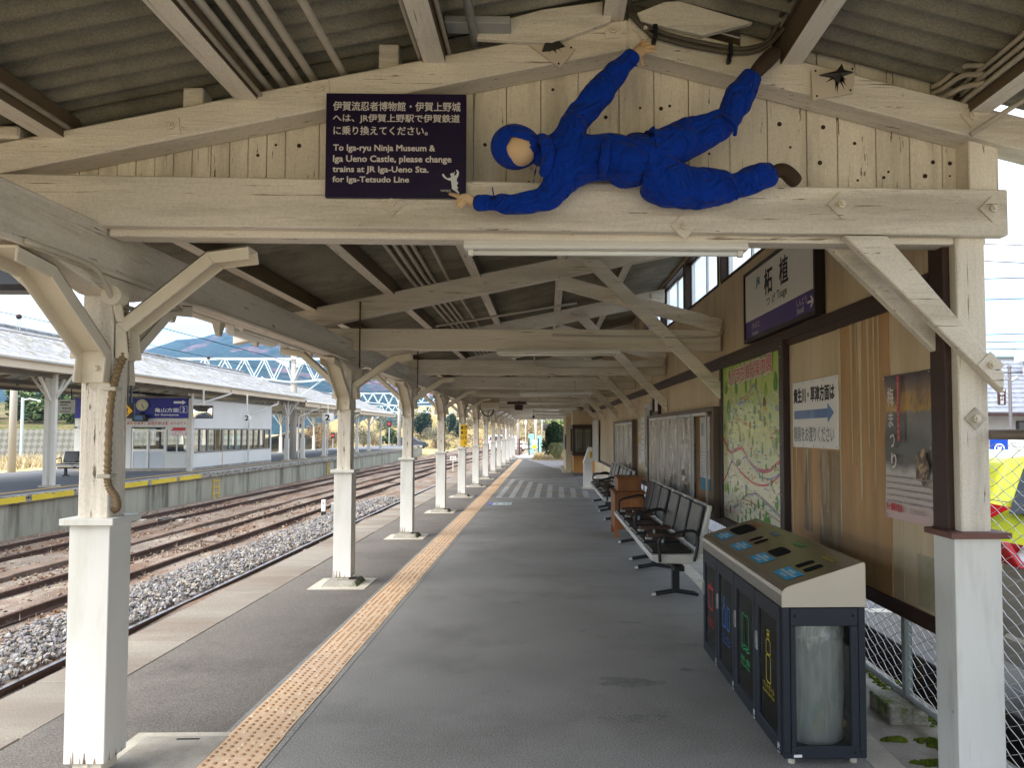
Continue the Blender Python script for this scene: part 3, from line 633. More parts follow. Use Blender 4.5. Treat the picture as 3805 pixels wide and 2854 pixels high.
# star shaped blades on white plates
def star(label, c, tilt, pts, plate):
    t = thing('throwing_star_plate', label, 'ornament', (c[0], 3.545, c[1]), 0, 'throwing star plates on the gable')
    B().prism([(x, -.006, z) for x, z in plate], (0, .01, 0)).build('plate', mat('white_plate', (.56, .49, .40), .5, .3, var=.05), t)
    n = len(pts); b = B(); cx = sum(p[0] for p in pts)/n; cz = sum(p[1] for p in pts)/n
    vs = [(x, -.012, z) for x, z in pts]+[(cx, -.045, cz)]+[(x+.01, -.03, z+.004) for x, z in pts]
    b.add([(x, -.012, z) for x, z in pts]+[(x, -.024, z) for x, z in pts]+[(cx, -.030, cz)], [(i, (i+1) % n, n+(i+1) % n, n+i) for i in range(n)]+[(n+i, n+(i+1) % n, 2*n) for i in range(n)])
    b.build('star_blade', mat('dark_iron', (.03, .028, .027), .45, .5, metal=.4, var=.2), t)
    b = B()
    for q in range(9):
        a = tilt+rnd.uniform(-1.2, 1.2); l = rnd.uniform(.03, .075); u = V((cos(a), 0, sin(a))); s_ = V((-sin(a), 0, cos(a)))*.006; o = V((cx, -.0075, cz))+u*.02
        b.add([o-s_, o+s_, o+u*l], [(0, 1, 2)])
    b.build('splinter_marks', M_DARK, t)
    b = B()
    for x, z in plate: b.ball((cx+(x-cx)*.84, -.008, cz+(z-cz)*.84), .005, 8, 4)
    b.build('screw', M_DARK, t)
star('white square plate set on its corner with a dark four pointed throwing star', (.005, 3.455), -1.0, [(-.055, .09), (.005, .045), (.03, .085), (.035, .02), (.075, -.015), (.01, -.035), (-.03, -.04), (-.012, .01)],
     [(-.12, .02), (-.04, .105), (.125, -.022), (.055, -.115)])
star('tilted oblong white plate with a dark throwing star above the mannequin feet', (1.355, 3.268), -1.5, [(-.07, .045), (.01, .065), (.035, .10), (.045, .07), (.09, .06), (.035, .04), (.02, .005), (-.005, .035)],
     [(-.105, .075), (.105, .088), (.092, -.035), (-.10, -.07)])

# ------------------------------------------------------------------ the blue costumed mannequin
M_BLUE = bpy.data.materials.new('blue_cotton'); M_BLUE.use_nodes = True
t_ = M_BLUE.node_tree; bs_ = t_.nodes['Principled BSDF']; bs_.inputs['Base Color'].default_value = (.002, .034, .32, 1); bs_.inputs['Roughness'].default_value = .85; bs_.inputs['Specular IOR Level'].default_value = .12
bs_.inputs['Sheen Weight'].default_value = .05
tcn = t_.nodes.new('ShaderNodeTexCoord'); nn = t_.nodes.new('ShaderNodeTexNoise'); nn.inputs['Scale'].default_value = 6.5; nn.inputs['Detail'].default_value = 2.5; nn.inputs['Roughness'].default_value = .45; nn.inputs['Distortion'].default_value = 2.6
bn = t_.nodes.new('ShaderNodeBump'); bn.inputs['Strength'].default_value = .9; bn.inputs['Distance'].default_value = .075
t_.links.new(tcn.outputs['Object'], nn.inputs['Vector']); t_.links.new(nn.outputs[0], bn.inputs['Height']); t_.links.new(bn.outputs[0], bs_.inputs['Normal'])
M_SKIN = mat('mannequin_skin', (.62, .43, .25), .55, .3, var=.04)
M_SHOE = mat('brown_suede', (.055, .035, .024), .8, .2, var=.2, vs=12)
mn = thing('costumed_mannequin', 'mannequin in a blue ninja costume sprawled sideways along the gable beam', 'mannequin', (.35, 3.40, 2.8))
def skin(name, chain_pts, m, parent, sub=2, root=0, disp=0, dsc=.12, flat=1, k=1):
    """chain_pts: list of chains, each a list of ((x, y, z), r); chains join where points coincide"""
    idx = {}; vs = []; es = []; rr_ = []
    for ch in chain_pts:
        pv = None
        for (p, r) in ch:
            key = tuple(round(c, 4) for c in p)
            if key not in idx: idx[key] = len(vs); vs.append(p); rr_.append(r*k)
            i = idx[key]
            if pv is not None and pv != i: es.append((pv, i))
            pv = i
    me = bpy.data.meshes.new(name); me.from_pydata(vs, es, []); o = bpy.data.objects.new(name, me); COL.objects.link(o); me.materials.append(m)
    o.parent = parent; o.matrix_parent_inverse = Mx.Translation(-V(parent.location))
    md = o.modifiers.new('skin', 'SKIN'); md.use_smooth_shade = True
    for i, d_ in enumerate(me.skin_vertices[0].data): d_.radius = (rr_[i] if not isinstance(rr_[i], tuple) else rr_[i][0], rr_[i] if not isinstance(rr_[i], tuple) else rr_[i][1]); d_.use_root = (i == root)
    s = o.modifiers.new('sub', 'SUBSURF'); s.levels = sub; s.render_levels = sub
    if disp:
        tx = bpy.data.textures.new(name+'_folds', 'CLOUDS'); tx.noise_scale = dsc; tx.noise_depth = 2
        s.levels = s.render_levels = 4
        dm = o.modifiers.new('folds', 'DISPLACE'); dm.texture = tx; dm.strength = disp; dm.mid_level = .5
    if flat != 1: o.scale = (1, flat, 1); o.location = (0, 3.44*(1-flat), 0)
    return o
def q(u, v, y=3.42): return ((u-1183)/484.45*(y/3.42), y, 1.63+(938-v)/484.45*(y/3.42))   # overview pixel of the study sketch -> gable plane
Y1 = 3.43
arm1 = [(q(1215, 330), .06), (q(1222, 292), .034), (q(1275, 212, 3.43), .028), (q(1322, 160, 3.43), .024), (q(1368, 108, 3.43), .022), (q(1386, 98, 3.46), .030)]
arm2 = [(q(1215, 330), .06), (q(1208, 388), .034), (q(1190, 424, 3.43), .03), (q(1160, 437, 3.43), .028), (q(1095, 440, 3.43), .024), (q(1030, 438, 3.43), .022), (q(1004, 432, 3.44), .03)]
F = .0095
def fing(a, b, c): return [(a, .014), (b, F), (c, F*.8)]
body = [[(q(1380, 350, 3.45), .04), (q(1310, 338, 3.43), .05), (q(1215, 330), .06), (q(1172, 322), .03), (q(1125, 318), .07), (q(1095, 315), .065)],
        arm1, arm2,
        [(q(1380, 350, 3.45), .04), (q(1480, 300, 3.45), .045), (q(1580, 252), .035), (q(1650, 150, 3.45), .016), (q(1672, 122, 3.46), .016)],
        [(q(1380, 350, 3.45), .04), (q(1480, 405, 3.45), .045), (q(1590, 396), .035), (q(1690, 366, 3.44), .016), (q(1712, 378), .016)],
        [arm1[-1]]+fing(q(1398, 97, 3.46), q(1411, 96, 3.45), q(1424, 97, 3.46)),
        [arm1[-1]]+fing(q(1397, 91, 3.46), q(1410, 86, 3.445), q(1423, 88, 3.46)),
        [arm1[-1]]+fing(q(1394, 86, 3.47), q(1403, 78, 3.455), q(1412, 80, 3.46)),
        [arm1[-1]]+fing(q(1390, 83, 3.48), q(1394, 74, 3.47), q(1400, 70, 3.47)),
        [arm1[-1]]+fing(q(1386, 110, 3.45), q(1390, 121, 3.44), q(1394, 131, 3.45)),
        [arm2[-1]]+fing(q(995, 428, 3.42), q(983, 423, 3.43), q(969, 419, 3.47)),
        [arm2[-1]]+fing(q(992, 432, 3.405), q(984, 437, 3.40), q(990, 442, 3.415)),
        [arm2[-1]]+fing(q(994, 437, 3.40), q(988, 444, 3.395), q(995, 447, 3.41)),
        [arm2[-1]]+fing(q(998, 442, 3.40), q(994, 449, 3.40), q(1000, 451, 3.415)),
        [arm2[-1]]+fing(q(1003, 424, 3.405), q(996, 424, 3.39), q(989, 430, 3.39))]
skin('body', body, M_SKIN, mn, 2)
ja = [[(q(1372, 342), .115), (q(1330, 336), .098), (q(1300, 334), .102), (q(1262, 336), .118), (q(1225, 338), .115), (q(1192, 330), .088), (q(1170, 324), .062), (q(1148, 320), .06)],
      [(q(1225, 338), .115), (q(1228, 292), .076), (q(1252, 248), .068), (q(1280, 208), .056), (q(1290, 196), .066), (q(1322, 160), .052), (q(1350, 130), .048), (q(1362, 116), .042), (q(1378, 98), .038)],
      [(q(1225, 338), .115), (q(1208, 388), .072), (q(1190, 425), .066), (q(1160, 437), .052), (q(1120, 440), .048), (q(1078, 440), .042), (q(1065, 440), .033), (q(1040, 440), .042), (q(1017, 438), .034)]]
skin('jacket', ja, M_BLUE, mn, 3, 0, .032, .11, .8, 1.13)
tr_ = [[(q(1312, 336), .098), (q(1345, 345), .125), (q(1400, 352), .12)],
       [(q(1345, 345), .125), (q(1405, 325), .088), (q(1450, 308), .082), (q(1510, 288), .078), (q(1555, 265), .068), (q(1580, 248), .056), (q(1586, 238), .05), (q(1598, 215), .062), (q(1618, 182), .060), (q(1632, 158), .042), (q(1644, 142), .046)],
       [(q(1400, 352), .12), (q(1440, 395), .102), (q(1500, 404), .092), (q(1555, 400), .076), (q(1586, 397), .066), (q(1594, 396), .054), (q(1606, 392), .060), (q(1640, 383), .058), (q(1668, 374), .050), (q(1688, 368), .042)]]
skin('trousers', tr_, M_BLUE, mn, 3, 0, .036, .12, .8, 1.2)
skin('shoe', [[(q(1636, 154, 3.43), .030), (q(1648, 138, 3.44), .036), (q(1664, 120, 3.46), .042), (q(1684, 102, 3.47), .040), (q(1694, 88, 3.48), .028)]], M_SHOE, mn, 2)
skin('shoe', [[(q(1676, 370, 3.43), .030), (q(1692, 362), .036), (q(1706, 362), .038), (q(1725, 382), .040), (q(1738, 394), .032)]], M_SHOE, mn, 2)
skin('collar', [[(q(1162, 292, 3.36), .02), (q(1178, 300, 3.33), .032), (q(1186, 325, 3.315), .030), (q(1182, 352, 3.33), .030), (q(1172, 380, 3.38), .022)],
                [(q(1160, 350, 3.40), .03), (q(1156, 372, 3.42), .035), (q(1152, 395, 3.46), .03)]], M_BLUE, mn, 2, 0, .012, .05)
skin('belt', [[(q(1316, 288, 3.40), .016), (q(1312, 308, 3.335), .02), (q(1309, 335, 3.315), .022), (q(1306, 362, 3.335), .02), (q(1304, 386, 3.40), .016)]], M_BLUE, mn, 2, 0, .01, .04)
hb = B()   # hood: a shell open over the face
hc = V(q(1112, 315, 3.40)); sg, rg = 64, 44; vs = []
for i in range(rg+1):
    a = pi*i/rg
    for j in range(sg):
        f = 2*pi*j/sg; dx, dz, dy = sin(a)*cos(f), sin(a)*sin(f), -cos(a)
        sx = 1.10 if dx > 0 else 1.0
        vs.append(hc+V((dx*.104*sx, dy*.105, dz*.092*(1.0-.08*max(0, dx)))))
fs = []
poly = [(-.036, -.036), (-.010, .008), (.070, -.008), (.056, -.078), (-.018, -.072)]
def inside(x, z):
    c = False
    for i in range(len(poly)):
        (x1, z1), (x2, z2) = poly[i], poly[i-1]
        if (z1 > z) != (z2 > z) and x < (x2-x1)*(z-z1)/(z2-z1)+x1: c = not c
    return c
for i in range(rg):
    for j in range(sg):
        qd = (i*sg+j, i*sg+(j+1) % sg, (i+1)*sg+(j+1) % sg, (i+1)*sg+j); m_ = sum((vs[k] for k in qd), V((0, 0, 0)))/4-hc
        if not (m_.y < 0 and inside(m_.x, m_.z)): fs.append(qd)
hb.add(vs, fs)
ho = hb.build('hood', M_BLUE, mn, smooth=True); ho.matrix_parent_inverse = Mx.Translation(-V(mn.location))
sd = ho.modifiers.new('sol', 'SOLIDIFY'); sd.thickness = .006
fb = B().ball(hc+V((.014, -.021, -.022)), .086, 24, 16, (.98, .96, .84)); fo = fb.build('face_mask', M_SKIN, mn, smooth=True); fo.matrix_parent_inverse = Mx.Translation(-V(mn.location))
for pts, r in (([q(1368, 122, 3.38), q(1374, 128, 3.37), q(1381, 131, 3.37)], .004), ([q(1066, 424, 3.38), q(1064, 414, 3.38), q(1063, 405, 3.38)], .003), ([q(1585, 380, 3.34), q(1598, 400, 3.335), q(1606, 418, 3.35), q(1596, 428, 3.36)], .008), ([q(1570, 238, 3.36), q(1590, 250, 3.345), q(1600, 262, 3.36), q(1596, 285, 3.36)], .009), ([q(1062, 426, 3.39), q(1065, 440, 3.375), q(1064, 455, 3.39)], .006)):
    o = B().tube(pts, r, 6).build('tie_cord', M_BLUE, mn, smooth=True); o.matrix_parent_inverse = Mx.Translation(-V(mn.location))

# ------------------------------------------------------------------ cables, conduits and lamps
def smooth_path(p, n=4):
    P = [V(a) for a in p]; out = []
    for i in range(len(P)-1):
        a, b_, c, d_ = P[max(i-1, 0)], P[i], P[i+1], P[min(i+2, len(P)-1)]
        for k in range(n):
            t = k/n; out.append(.5*((2*b_)+(c-a)*t+(2*a-5*b_+4*c-d_)*t*t+(3*b_-a-3*c+d_)*t**3))
    return out+[P[-1]]
M_CABLE = mat('grey_brown_cable', (.085, .072, .055), .55, .3, var=.1)
cbs = thing('cable_bundle', 'pair of dark sagging cables clipped under the ridge above the mannequin', 'cable', (.8, 3.53, 3.45))
c1 = [(.372, 3.5, 3.70), (.379, 3.53, 3.637), (.40, 3.53, 3.588), (.47, 3.53, 3.517), (.519, 3.53, 3.492), (.652, 3.53, 3.454), (.856, 3.53, 3.421), (.969, 3.53, 3.425), (1.054, 3.52, 3.466), (1.115, 3.48, 3.53), (1.115, 3.2, 3.54), (1.115, -2.6, 3.54)]
c2 = [(.385, 3.5, 3.70), (.39, 3.535, 3.645), (.421, 3.535, 3.588), (.491, 3.535, 3.535), (.617, 3.535, 3.493), (.863, 3.535, 3.444), (.969, 3.535, 3.448), (1.04, 3.53, 3.478), (1.09, 3.49, 3.56), (1.09, 3.2, 3.575), (1.09, -2.6, 3.575)]
for c in (c1, c2): o = B().tube(smooth_path(c), .0115, 8).build('cable', M_CABLE, cbs, smooth=True); o.matrix_parent_inverse = Mx.Translation(-V(cbs.location))
for x, z in ((.505, 3.51), (.86, 3.425)):
    o = B().box(x-.008, x+.012, 3.508, 3.55, z-.03, z+.035).box(x-.014, x+.006, 3.515, 3.55, z-.055, z-.028).build('clip', M_BLACK, cbs, bevel=.003); o.matrix_parent_inverse = Mx.Translation(-V(cbs.location))
M_PIPE = mat('painted_conduit', (.50, .45, .37), .5, .35, var=.08, vs=5, chips=(.2, .15, .1), chs=(14, 3, 14), cht=(.7, .74))
def pipe(pts, r, label, group=None, m=M_PIPE, n=8, sm_=True):
    o = B().tube(smooth_path(pts) if sm_ else pts, r, n).build('conduit_pipe', m, smooth=True); return tag(o, label, 'conduit', group)
ords = ['first', 'second', 'third', 'fourth']
for k, x in enumerate((-1.345, -1.272, -1.198, -1.130)):
    pipe([(x+.02, -2.6, zl(x)+.215), (x, 3.75, zl(x)+.205), (x-.12, 8.2, zrb(x)+.275), (x-.16, 26, zrb(x)+.27)], .019, 'painted conduit under the roof, %s of four side by side from the track' % ords[k], 'four conduits under the roof', sm_=False)
pipe([(-.965, -2.6, zl(-.965)+.2), (-.98, 3.75, zl(-.98)+.19), (-1.08, 8.2, zrb(-1.08)+.265), (-1.1, 26, zrb(-1.1)+.26)], .018, 'lone painted conduit under the roof inward of the four parallel ones', sm_=False)
pipe([(-1.34, -2.6, zl(-1.41)+.15), (-1.345, 3.7, zl(-1.41)+.14)], .011, 'thin conduit strapped along the side of the second purlin')
pipe([(-2.235, -2.6, zl(-2.3)+.17), (-2.235, 3.72, zl(-2.3)+.17)], .013, 'thin conduit strapped along the side of the outermost purlin')
pipe([(-.60, -2.6, zl(-.6)+.17), (-.605, 3.6, zl(-.6)+.17), (-.605, 3.72, zl(-.6)+.13)], .013, 'thin conduit on the track side of the purlin left of the ridge')
pipe([(-.465, -2.6, zl(-.47)+.17), (-.465, 3.72, zl(-.47)+.15)], .011, 'thin conduit on the inner side of the purlin left of the ridge')
pipe([(-.33, -2.6, zl(-.33)+.2), (-.345, 3.6, zl(-.345)+.19)], .02, 'grey pipe ending on a steel channel left of the ridge', m=M_GALV)
tag(B().box(-.47, -.17, 3.42, 3.52, 3.49, 3.525).build('steel_channel', M_GREY, bevel=.004), 'short grey steel channel resting on the left rafter', 'bracket')
for k, (z0, z1, x) in enumerate(((3.33, 3.285, 1.985), (3.295, 3.245, 1.985), (3.25, 3.205, 1.985))):
    pipe([(1.90, 3.68, z0), (1.92, 3.62, z0), (x-.03, 3.5, z0+.02-.01*k), (x, 3.36, z1+.01), (x, 3.1, z1), (x, -2.6, z1)], .013, 'painted conduit bending along the right-hand purlin, %s of three' % ('topmost', 'middle', 'lowest')[k], 'three conduits at the right eave')
pipe([(1.985, 3.50, 3.024), (2.9, 3.42, 3.62)], .012, 'slim bare rod slanting up from the right end of the gable', sm_=False)
for (xa, ya, xb, yb_, z) in ((-1.5, 10.3, .4, 10.3, 2.86), ):
    pipe([(xa, ya, zrb(xa)+.1), (xb, yb_, zrb(xb)+.02)], .016, 'painted conduit crossing the second bay under the roof', sm_=False)
pipe([(.05, 8.12, 2.655), (.25, 8.12, 2.65), (1.5, 8.115, 2.63), (1.80, 8.1, 2.64), (1.86, 8.1, 2.70)], .012, 'bent conduit running along the second tie beam to the wall')
pipe([(-.2, 11.82, 2.95), (-.2, 11.82, 2.70), (-.16, 11.82, 2.66), (.1, 11.82, 2.62), (1.70, 11.82, 2.62), (1.8, 11.82, 2.68)], .012, 'bent conduit running along the third tie beam to the wall')
pipe([(-2.03, 3.0, 2.372), (-2.03, 3.42, 2.370), (-2.035, 3.56, 2.30), (-2.05, 3.66, 2.245), (-2.05, 3.9, 2.24), (-2.045, 4.3, 2.30), (-2.045, 4.6, 2.372), (-2.045, 8, 2.372)], .012, 'thin conduit swooping under the eaves plate into the round junction box')
# flexible hose and junction box on the first post
fx = thing('flexible_conduit', 'ribbed brown flexible conduit hanging down the nearest post from a round box', 'conduit', (-2.02, 3.74, 2.2))
hp = smooth_path([(-2.045, 3.72, 2.20), (-2.04, 3.72, 2.12), (-2.03, 3.72, 2.02), (-2.045, 3.68, 1.90), (-2.06, 3.66, 1.75), (-2.065, 3.66, 1.5), (-2.06, 3.66, 1.38), (-2.02, 3.655, 1.32), (-2.01, 3.65, 1.275), (-2.03, 3.65, 1.26)], 24)
rr2 = [.0155+(.0026 if i % 4 < 2 else -.001) for i in range(len(hp))]
o = B().tube(hp, rr2, 10).build('ribbed_hose', mat('brown_hose', (.22, .155, .085), .6, .3, var=.15, vs=8), fx, smooth=False); o.matrix_parent_inverse = Mx.Translation(-V(fx.location))
b = B().cyl((-2.045, 3.70, 2.27), (-2.045, 3.62, 2.27), .042, 18).cyl((-2.045, 3.625, 2.27), (-2.045, 3.61, 2.27), .048, 18).cyl((-2.045, 3.67, 2.24), (-2.045, 3.70, 2.16), .02, 12).cyl((-2.045, 3.66, 2.30), (-2.1, 3.64, 2.30), .014, 8)
o = b.build('junction_box', M_STEELCREAM, fx, bevel=.002); o.matrix_parent_inverse = Mx.Translation(-V(fx.location))
b = B()
for z, x in ((1.83, -2.05), (1.42, -2.065)): b.box(x-.035, x+.028, 3.63, 3.69, z-.009, z+.009)
o = b.build('pipe_clip', M_CONCL, fx, bevel=.003); o.matrix_parent_inverse = Mx.Translation(-V(fx.location))
M_LAMPBODY = mat('lamp_white', (.72, .70, .66), .4, .4, var=.03)
M_TUBE = mat('fluorescent_tube_off', (.78, .79, .76), .25, .5, var=0)
def lamp(c, ln, label, rz=0, drop=0, group='fluorescent lamps under the canopy'):
    t = thing('fluorescent_lamp', label, 'lamp', c, rz, group); h = ln/2
    B().prism([(-h, -.035, .062), (-h, .035, .062), (-h, .05, .03), (-h, .045, .018), (-h, -.045, .018), (-h, -.05, .03)], (ln, 0, 0)).build('housing', M_LAMPBODY, t, bevel=.003)
    B().cyl((-h+.03, 0, .006), (h-.03, 0, .006), .012, 12).build('tube', M_TUBE, t, smooth=True)
    b = B()
    for s in (-1, 1): b.box(s*(h-.03)-.012, s*(h-.03)+.012, -.014, .014, -.008, .022)
    b.build('lamp_holder', M_LAMPBODY, t)
    if drop:
        b = B()
        for s in (-.55, .55): b.cyl((s*h, 0, .06), (s*h, 0, drop), .008, 8)
        b.build('hanger', M_PIPE, t)
    return t
lamp((.283, 3.66, 2.482), 1.36, 'long white fluorescent lamp under the front gable beam')
lamp((.12, 8.06, 2.432), 1.30, 'white fluorescent lamp under the second tie beam')
for k, (y, z, x) in enumerate(((13.9, 2.28, .15), (17.6, 2.26, .17), (21.2, 2.24, .17), (24.8, 2.22, .18), (28.4, 2.2, .2), (32.0, 2.18, .2))):
    lamp((x, y, z), 1.3, 'fluorescent lamp hung across the roof, %s hanging one from the front gable' % ('first', 'second', 'third', 'fourth', 'fifth', 'sixth')[k], 0, 2.55-z)
for k, y in enumerate((7.1, 10.6, 14.2)):
    lamp((-2.5, y, 2.455), 1.65, 'fluorescent lamp running under the track side eave, %s along' % ('nearest', 'second', 'third')[k], R(90), .13, 'fluorescent lamps under the eave')
db = thing('hanging_display', 'black glossy display box hanging under the eave behind the first post', 'display', (-3.5, 4.4, 2.42))
B().box(-.62, .6, -.1, .1, 0, .36).build('casing', mat('glossy_black', (.012, .013, .017), .22, .5, var=0), db, bevel=.03)
B().box(-.2, -.14, -.03, .03, .36, .46).box(.14, .2, -.03, .03, .36, .46).build('hanger', M_GREY, db)
wbx = thing('hanging_sign_box', 'white oblong sign box hanging under the eave between two posts', 'sign', (-2.9, 7.6, 2.52))
B().box(-.06, .06, -.55, .55, 0, .2).build('box_body', M_LAMPBODY, wbx, bevel=.03)
B().cyl((0, -.4, .2), (0, -.4, .27), .01, 8).cyl((0, .4, .2), (0, .4, .27), .01, 8).build('hanger', M_PIPE, wbx)
# yellow boarding sign on the fifth post
ys_ = thing('boarding_sign', 'bright yellow vertical sign fixed to the fifth white post', 'sign', (-2.075, 19.18, 1.53))
B().box(-.085, .085, -.012, .012, -.27, .27).build('panel', mat('bright_yellow', (.80, .47, .01), .45, .35, var=.02), ys_, bevel=.003)
lt = B()
for k, ch in enumerate('ワンマン'): letters(lt, ch, (.01, -.012, .155-.125*k), (1, 0, 0), (0, 0, 1), .06, .075, .002, .02)
for k, ch in enumerate('乗車口'): letters(lt, ch, (-.075, -.012, .155-.125*k), (1, 0, 0), (0, 0, 1), .065, .075, .002, .02)
lt.build('lettering', M_TXK, ys_)
# junk under the roof further along
sp = thing('ceiling_speaker', 'dark brown boxy loudspeaker hanging below the far tie beams', 'loudspeaker', (-.84, 22.7, 2.26))
B().prism([(-.11, -.1, 0), (.11, -.1, 0), (.11, .1, .05), (.11, .1, .17), (.11, -.1, .17), (-.11, -.1, .17)][0:2]+[(.13, -.1, .16), (-.13, -.1, .16)], (0, .18, 0)).build('cabinet', M_BROWN, sp, bevel=.01)
B().box(-.02, .02, .05, .09, .16, .28).build('hanger', M_GREY, sp)
vb = thing('hanging_name_board', 'thin dark brown board hanging flat under the far tie beams', 'board', (-.84, 22.0, 2.41))
B().box(-.31, .31, -.02, .02, 0, .07).build('board', M_BROWN, vb, bevel=.004)
B().box(-.25, -.23, -.01, .01, .07, .12).box(.23, .25, -.01, .01, .07, .12).build('hanger', M_GREY, vb)
cbx = thing('cable_box', 'cream box with a loop of black cable by a far post', 'junction box', (-1.75, 22.7, 2.28))
B().box(-.2, .32, -.08, .08, 0, .22).build('casing', M_STEELCREAM, cbx, bevel=.01)
B().tube(smooth_path([(-.2, -.05, .05), (-.15, -.05, -.12), (0, -.05, -.2), (.14, -.05, -.12), (.16, -.05, .02)], 6), .018, 8).build('cable_loop', M_BLACK, cbx, smooth=True)
cc = thing('security_camera', 'small dark security camera hanging near the far end of the roof', 'camera', (-.48, 27, 2.16))
B().tube([(0, .1, 0), (0, -.12, -.03)], .045, 12).build('camera_body', M_BLACK, cc); B().cyl((0, 0, 0), (0, 0, .34), .015, 8).build('bracket', M_GREY, cc)
# ================================================================== signs and posters on the wall
WDIR = (wp(0, 0)-wp(1, 0)).normalized()     # viewer's right when facing the wall
ZU = V((0, 0, 1))
def at_wall(name, label, cat, s, z, n=0, group=None):
    """Empty on the wall face: local x runs to the viewer's right, local y into the wall, z up"""
    return thing(name, label, cat, wp(s, z, n), math.atan2(WDIR.y, WDIR.x), group)
X1, Z1 = (1, 0, 0), (0, 0, 1)
# station name board (centre s 6.16)
sn = at_wall('station_name_board', 'white and purple station name board high on the boarded wall', 'sign', 6.17, 2.77, .005)
W2, H2 = .925, .325
B().box(-W2, W2, -.075, -.002, -H2, -H2+.035).box(-W2, W2, -.075, -.002, H2-.03, H2).box(-W2, -W2+.03, -.075, -.002, -H2+.035, H2-.03).box(W2-.03, W2, -.075, -.002, -H2+.035, H2-.03).build('frame', mat('sign_frame', (.022, .015, .016), .4, .4, var=0), sn, bevel=.003)
B().box(-W2+.03, W2-.03, -.062, -.004, -.135, H2-.03).build('white_panel', mat('enamel_white', (.74, .725, .67), .3, .4, var=.02), sn)
B().box(-W2+.03, W2-.03, -.0622, -.004, -H2+.035, -.135).build('purple_band', mat('enamel_purple', (.055, .026, .20), .3, .4, var=.04), sn)
def sx(s): return 6.17-s
lt = B()
def st_(body, s0, s1, z0, z1, bold=.0): letters(lt, body, (sx(s0), -.0625, z0-2.77), X1, Z1, s0-s1, z1-z0, .001, bold)
st_('柘', 6.465, 6.245, 2.79, 3.005, .018); st_('植', 6.055, 5.84, 2.795, 3.01, .018); st_('つ', 6.405, 6.32, 2.69, 2.75, .004); st_('げ', 6.25, 6.17, 2.685, 2.765, .004); st_('Tsuge', 6.125, 5.875, 2.677, 2.768, .004)
lt.build('black_lettering', M_TXK, sn)
lt = B(); st_('しんどう', 5.655, 5.435, 2.557, 2.612); st_('Shindō', 5.655, 5.50, 2.50, 2.545); st_('かぶと', 6.84, 6.62, 2.553, 2.603); st_('Kabuto', 6.842, 6.66, 2.492, 2.527)
a0 = [(5.425, 2.560), (5.34, 2.560), (5.37, 2.592), (5.345, 2.592), (5.297, 2.552), (5.345, 2.511), (5.37, 2.511), (5.34, 2.544), (5.425, 2.544)]
lt.prism([(sx(s), -.0635, z-2.77) for s, z in a0], (0, .001, 0)); lt.build('white_lettering', M_TXW, sn)
lt = B(); st_('JR', 6.715, 6.585, 2.895, 2.985, .02); lt.build('railway_emblem', mat('emblem_blue', (.01, .17, .33), .4, .3, var=0), sn)
# direction sign with the blue arrow
ds = at_wall('direction_sign', 'white sign with a faded blue arrow and black lettering on the plywood', 'sign', 5.475, 1.76, .008)
B().box(-.447, .447, -.012, 0, -.25, .245).build('panel', mat('sign_white', (.78, .77, .74), .4, .35, var=.03), ds, bevel=.002)
def dx(s): return 5.475-s
lt = B(); letters(lt, '貴生川・草津方面は', (dx(5.885), -.012, 1.845-1.76), X1, Z1, .81, .108, .001, .03); lt.build('black_lettering', M_TXK, ds)
lt = B(); letters(lt, '階段をお渡りください', (dx(5.885), -.012, 1.555-1.76), X1, Z1, .80, .112, .001, .02)
lt.build('faded_lettering', mat('faded_lettering_grey', (.40, .41, .40), .5, .3, var=.2, vs=6, col2=(.22, .24, .25), c2=(.4, .7), c2s=5), ds)
ar = [(5.878, 1.786), (5.20, 1.788), (5.198, 1.826), (5.085, 1.757), (5.196, 1.690), (5.197, 1.725), (5.878, 1.722)]
B().prism([(dx(s), -.0135, z-1.76) for s, z in ar], (0, .001, 0)).build('arrow', mat('faded_arrow_blue', (.13, .22, .42), .5, .3, var=.25, vs=2.5, col2=(.35, .42, .58), c2=(.5, .75), c2s=2.5), ds)
b = B()
for x in (-.43, -.2, 0, .2, .43):
    for z in (-.235, .23): b.cyl((x, -.0135, z), (x, -.011, z), .006, 8)
b.build('screw', M_GREY, ds)
# tourist map
tm = at_wall('tourist_map_board', 'big framed green illustrated map of the town beside the arrow sign', 'map board', 7.10, 1.53, .005)
B().box(-1.07, -1.0, -.055, -.002, -.87, .83).box(.965, 1.07, -.055, -.002, -.87, .83).box(-1.0, .965, -.055, -.002, -.87, -.80).box(-1.0, .965, -.055, -.002, .765, .83).build('frame', mat('map_frame', (.035, .02, .018), .4, .4, var=.1), tm, bevel=.004)
M_MAP = bpy.data.materials.new('map_print'); M_MAP.use_nodes = True; t_ = M_MAP.node_tree; bs_ = t_.nodes['Principled BSDF']; bs_.inputs['Roughness'].default_value = .14; bs_.inputs['Specular IOR Level'].default_value = .5
tcn = t_.nodes.new('ShaderNodeTexCoord'); sp_ = t_.nodes.new('ShaderNodeSeparateXYZ'); mr = t_.nodes.new('ShaderNodeMapRange'); mr.inputs[1].default_value = -.8; mr.inputs[2].default_value = .8
rp_ = t_.nodes.new('ShaderNodeValToRGB'); e = rp_.color_ramp.elements; e[0].position = 0; e[0].color = (.70, .69, .57, 1); e[1].position = 1; e[1].color = (.33, .52, .05, 1)
for p_, c_ in ((.35, (.66, .68, .42, 1)), (.65, (.53, .64, .24, 1)), (.85, (.50, .62, .17, 1))): n_ = e.new(p_); n_.color = c_
t_.links.new(tcn.outputs['Object'], sp_.inputs[0]); t_.links.new(sp_.outputs[2], mr.inputs[0]); t_.links.new(mr.outputs[0], rp_.inputs[0]); t_.links.new(rp_.outputs[0], bs_.inputs['Base Color'])
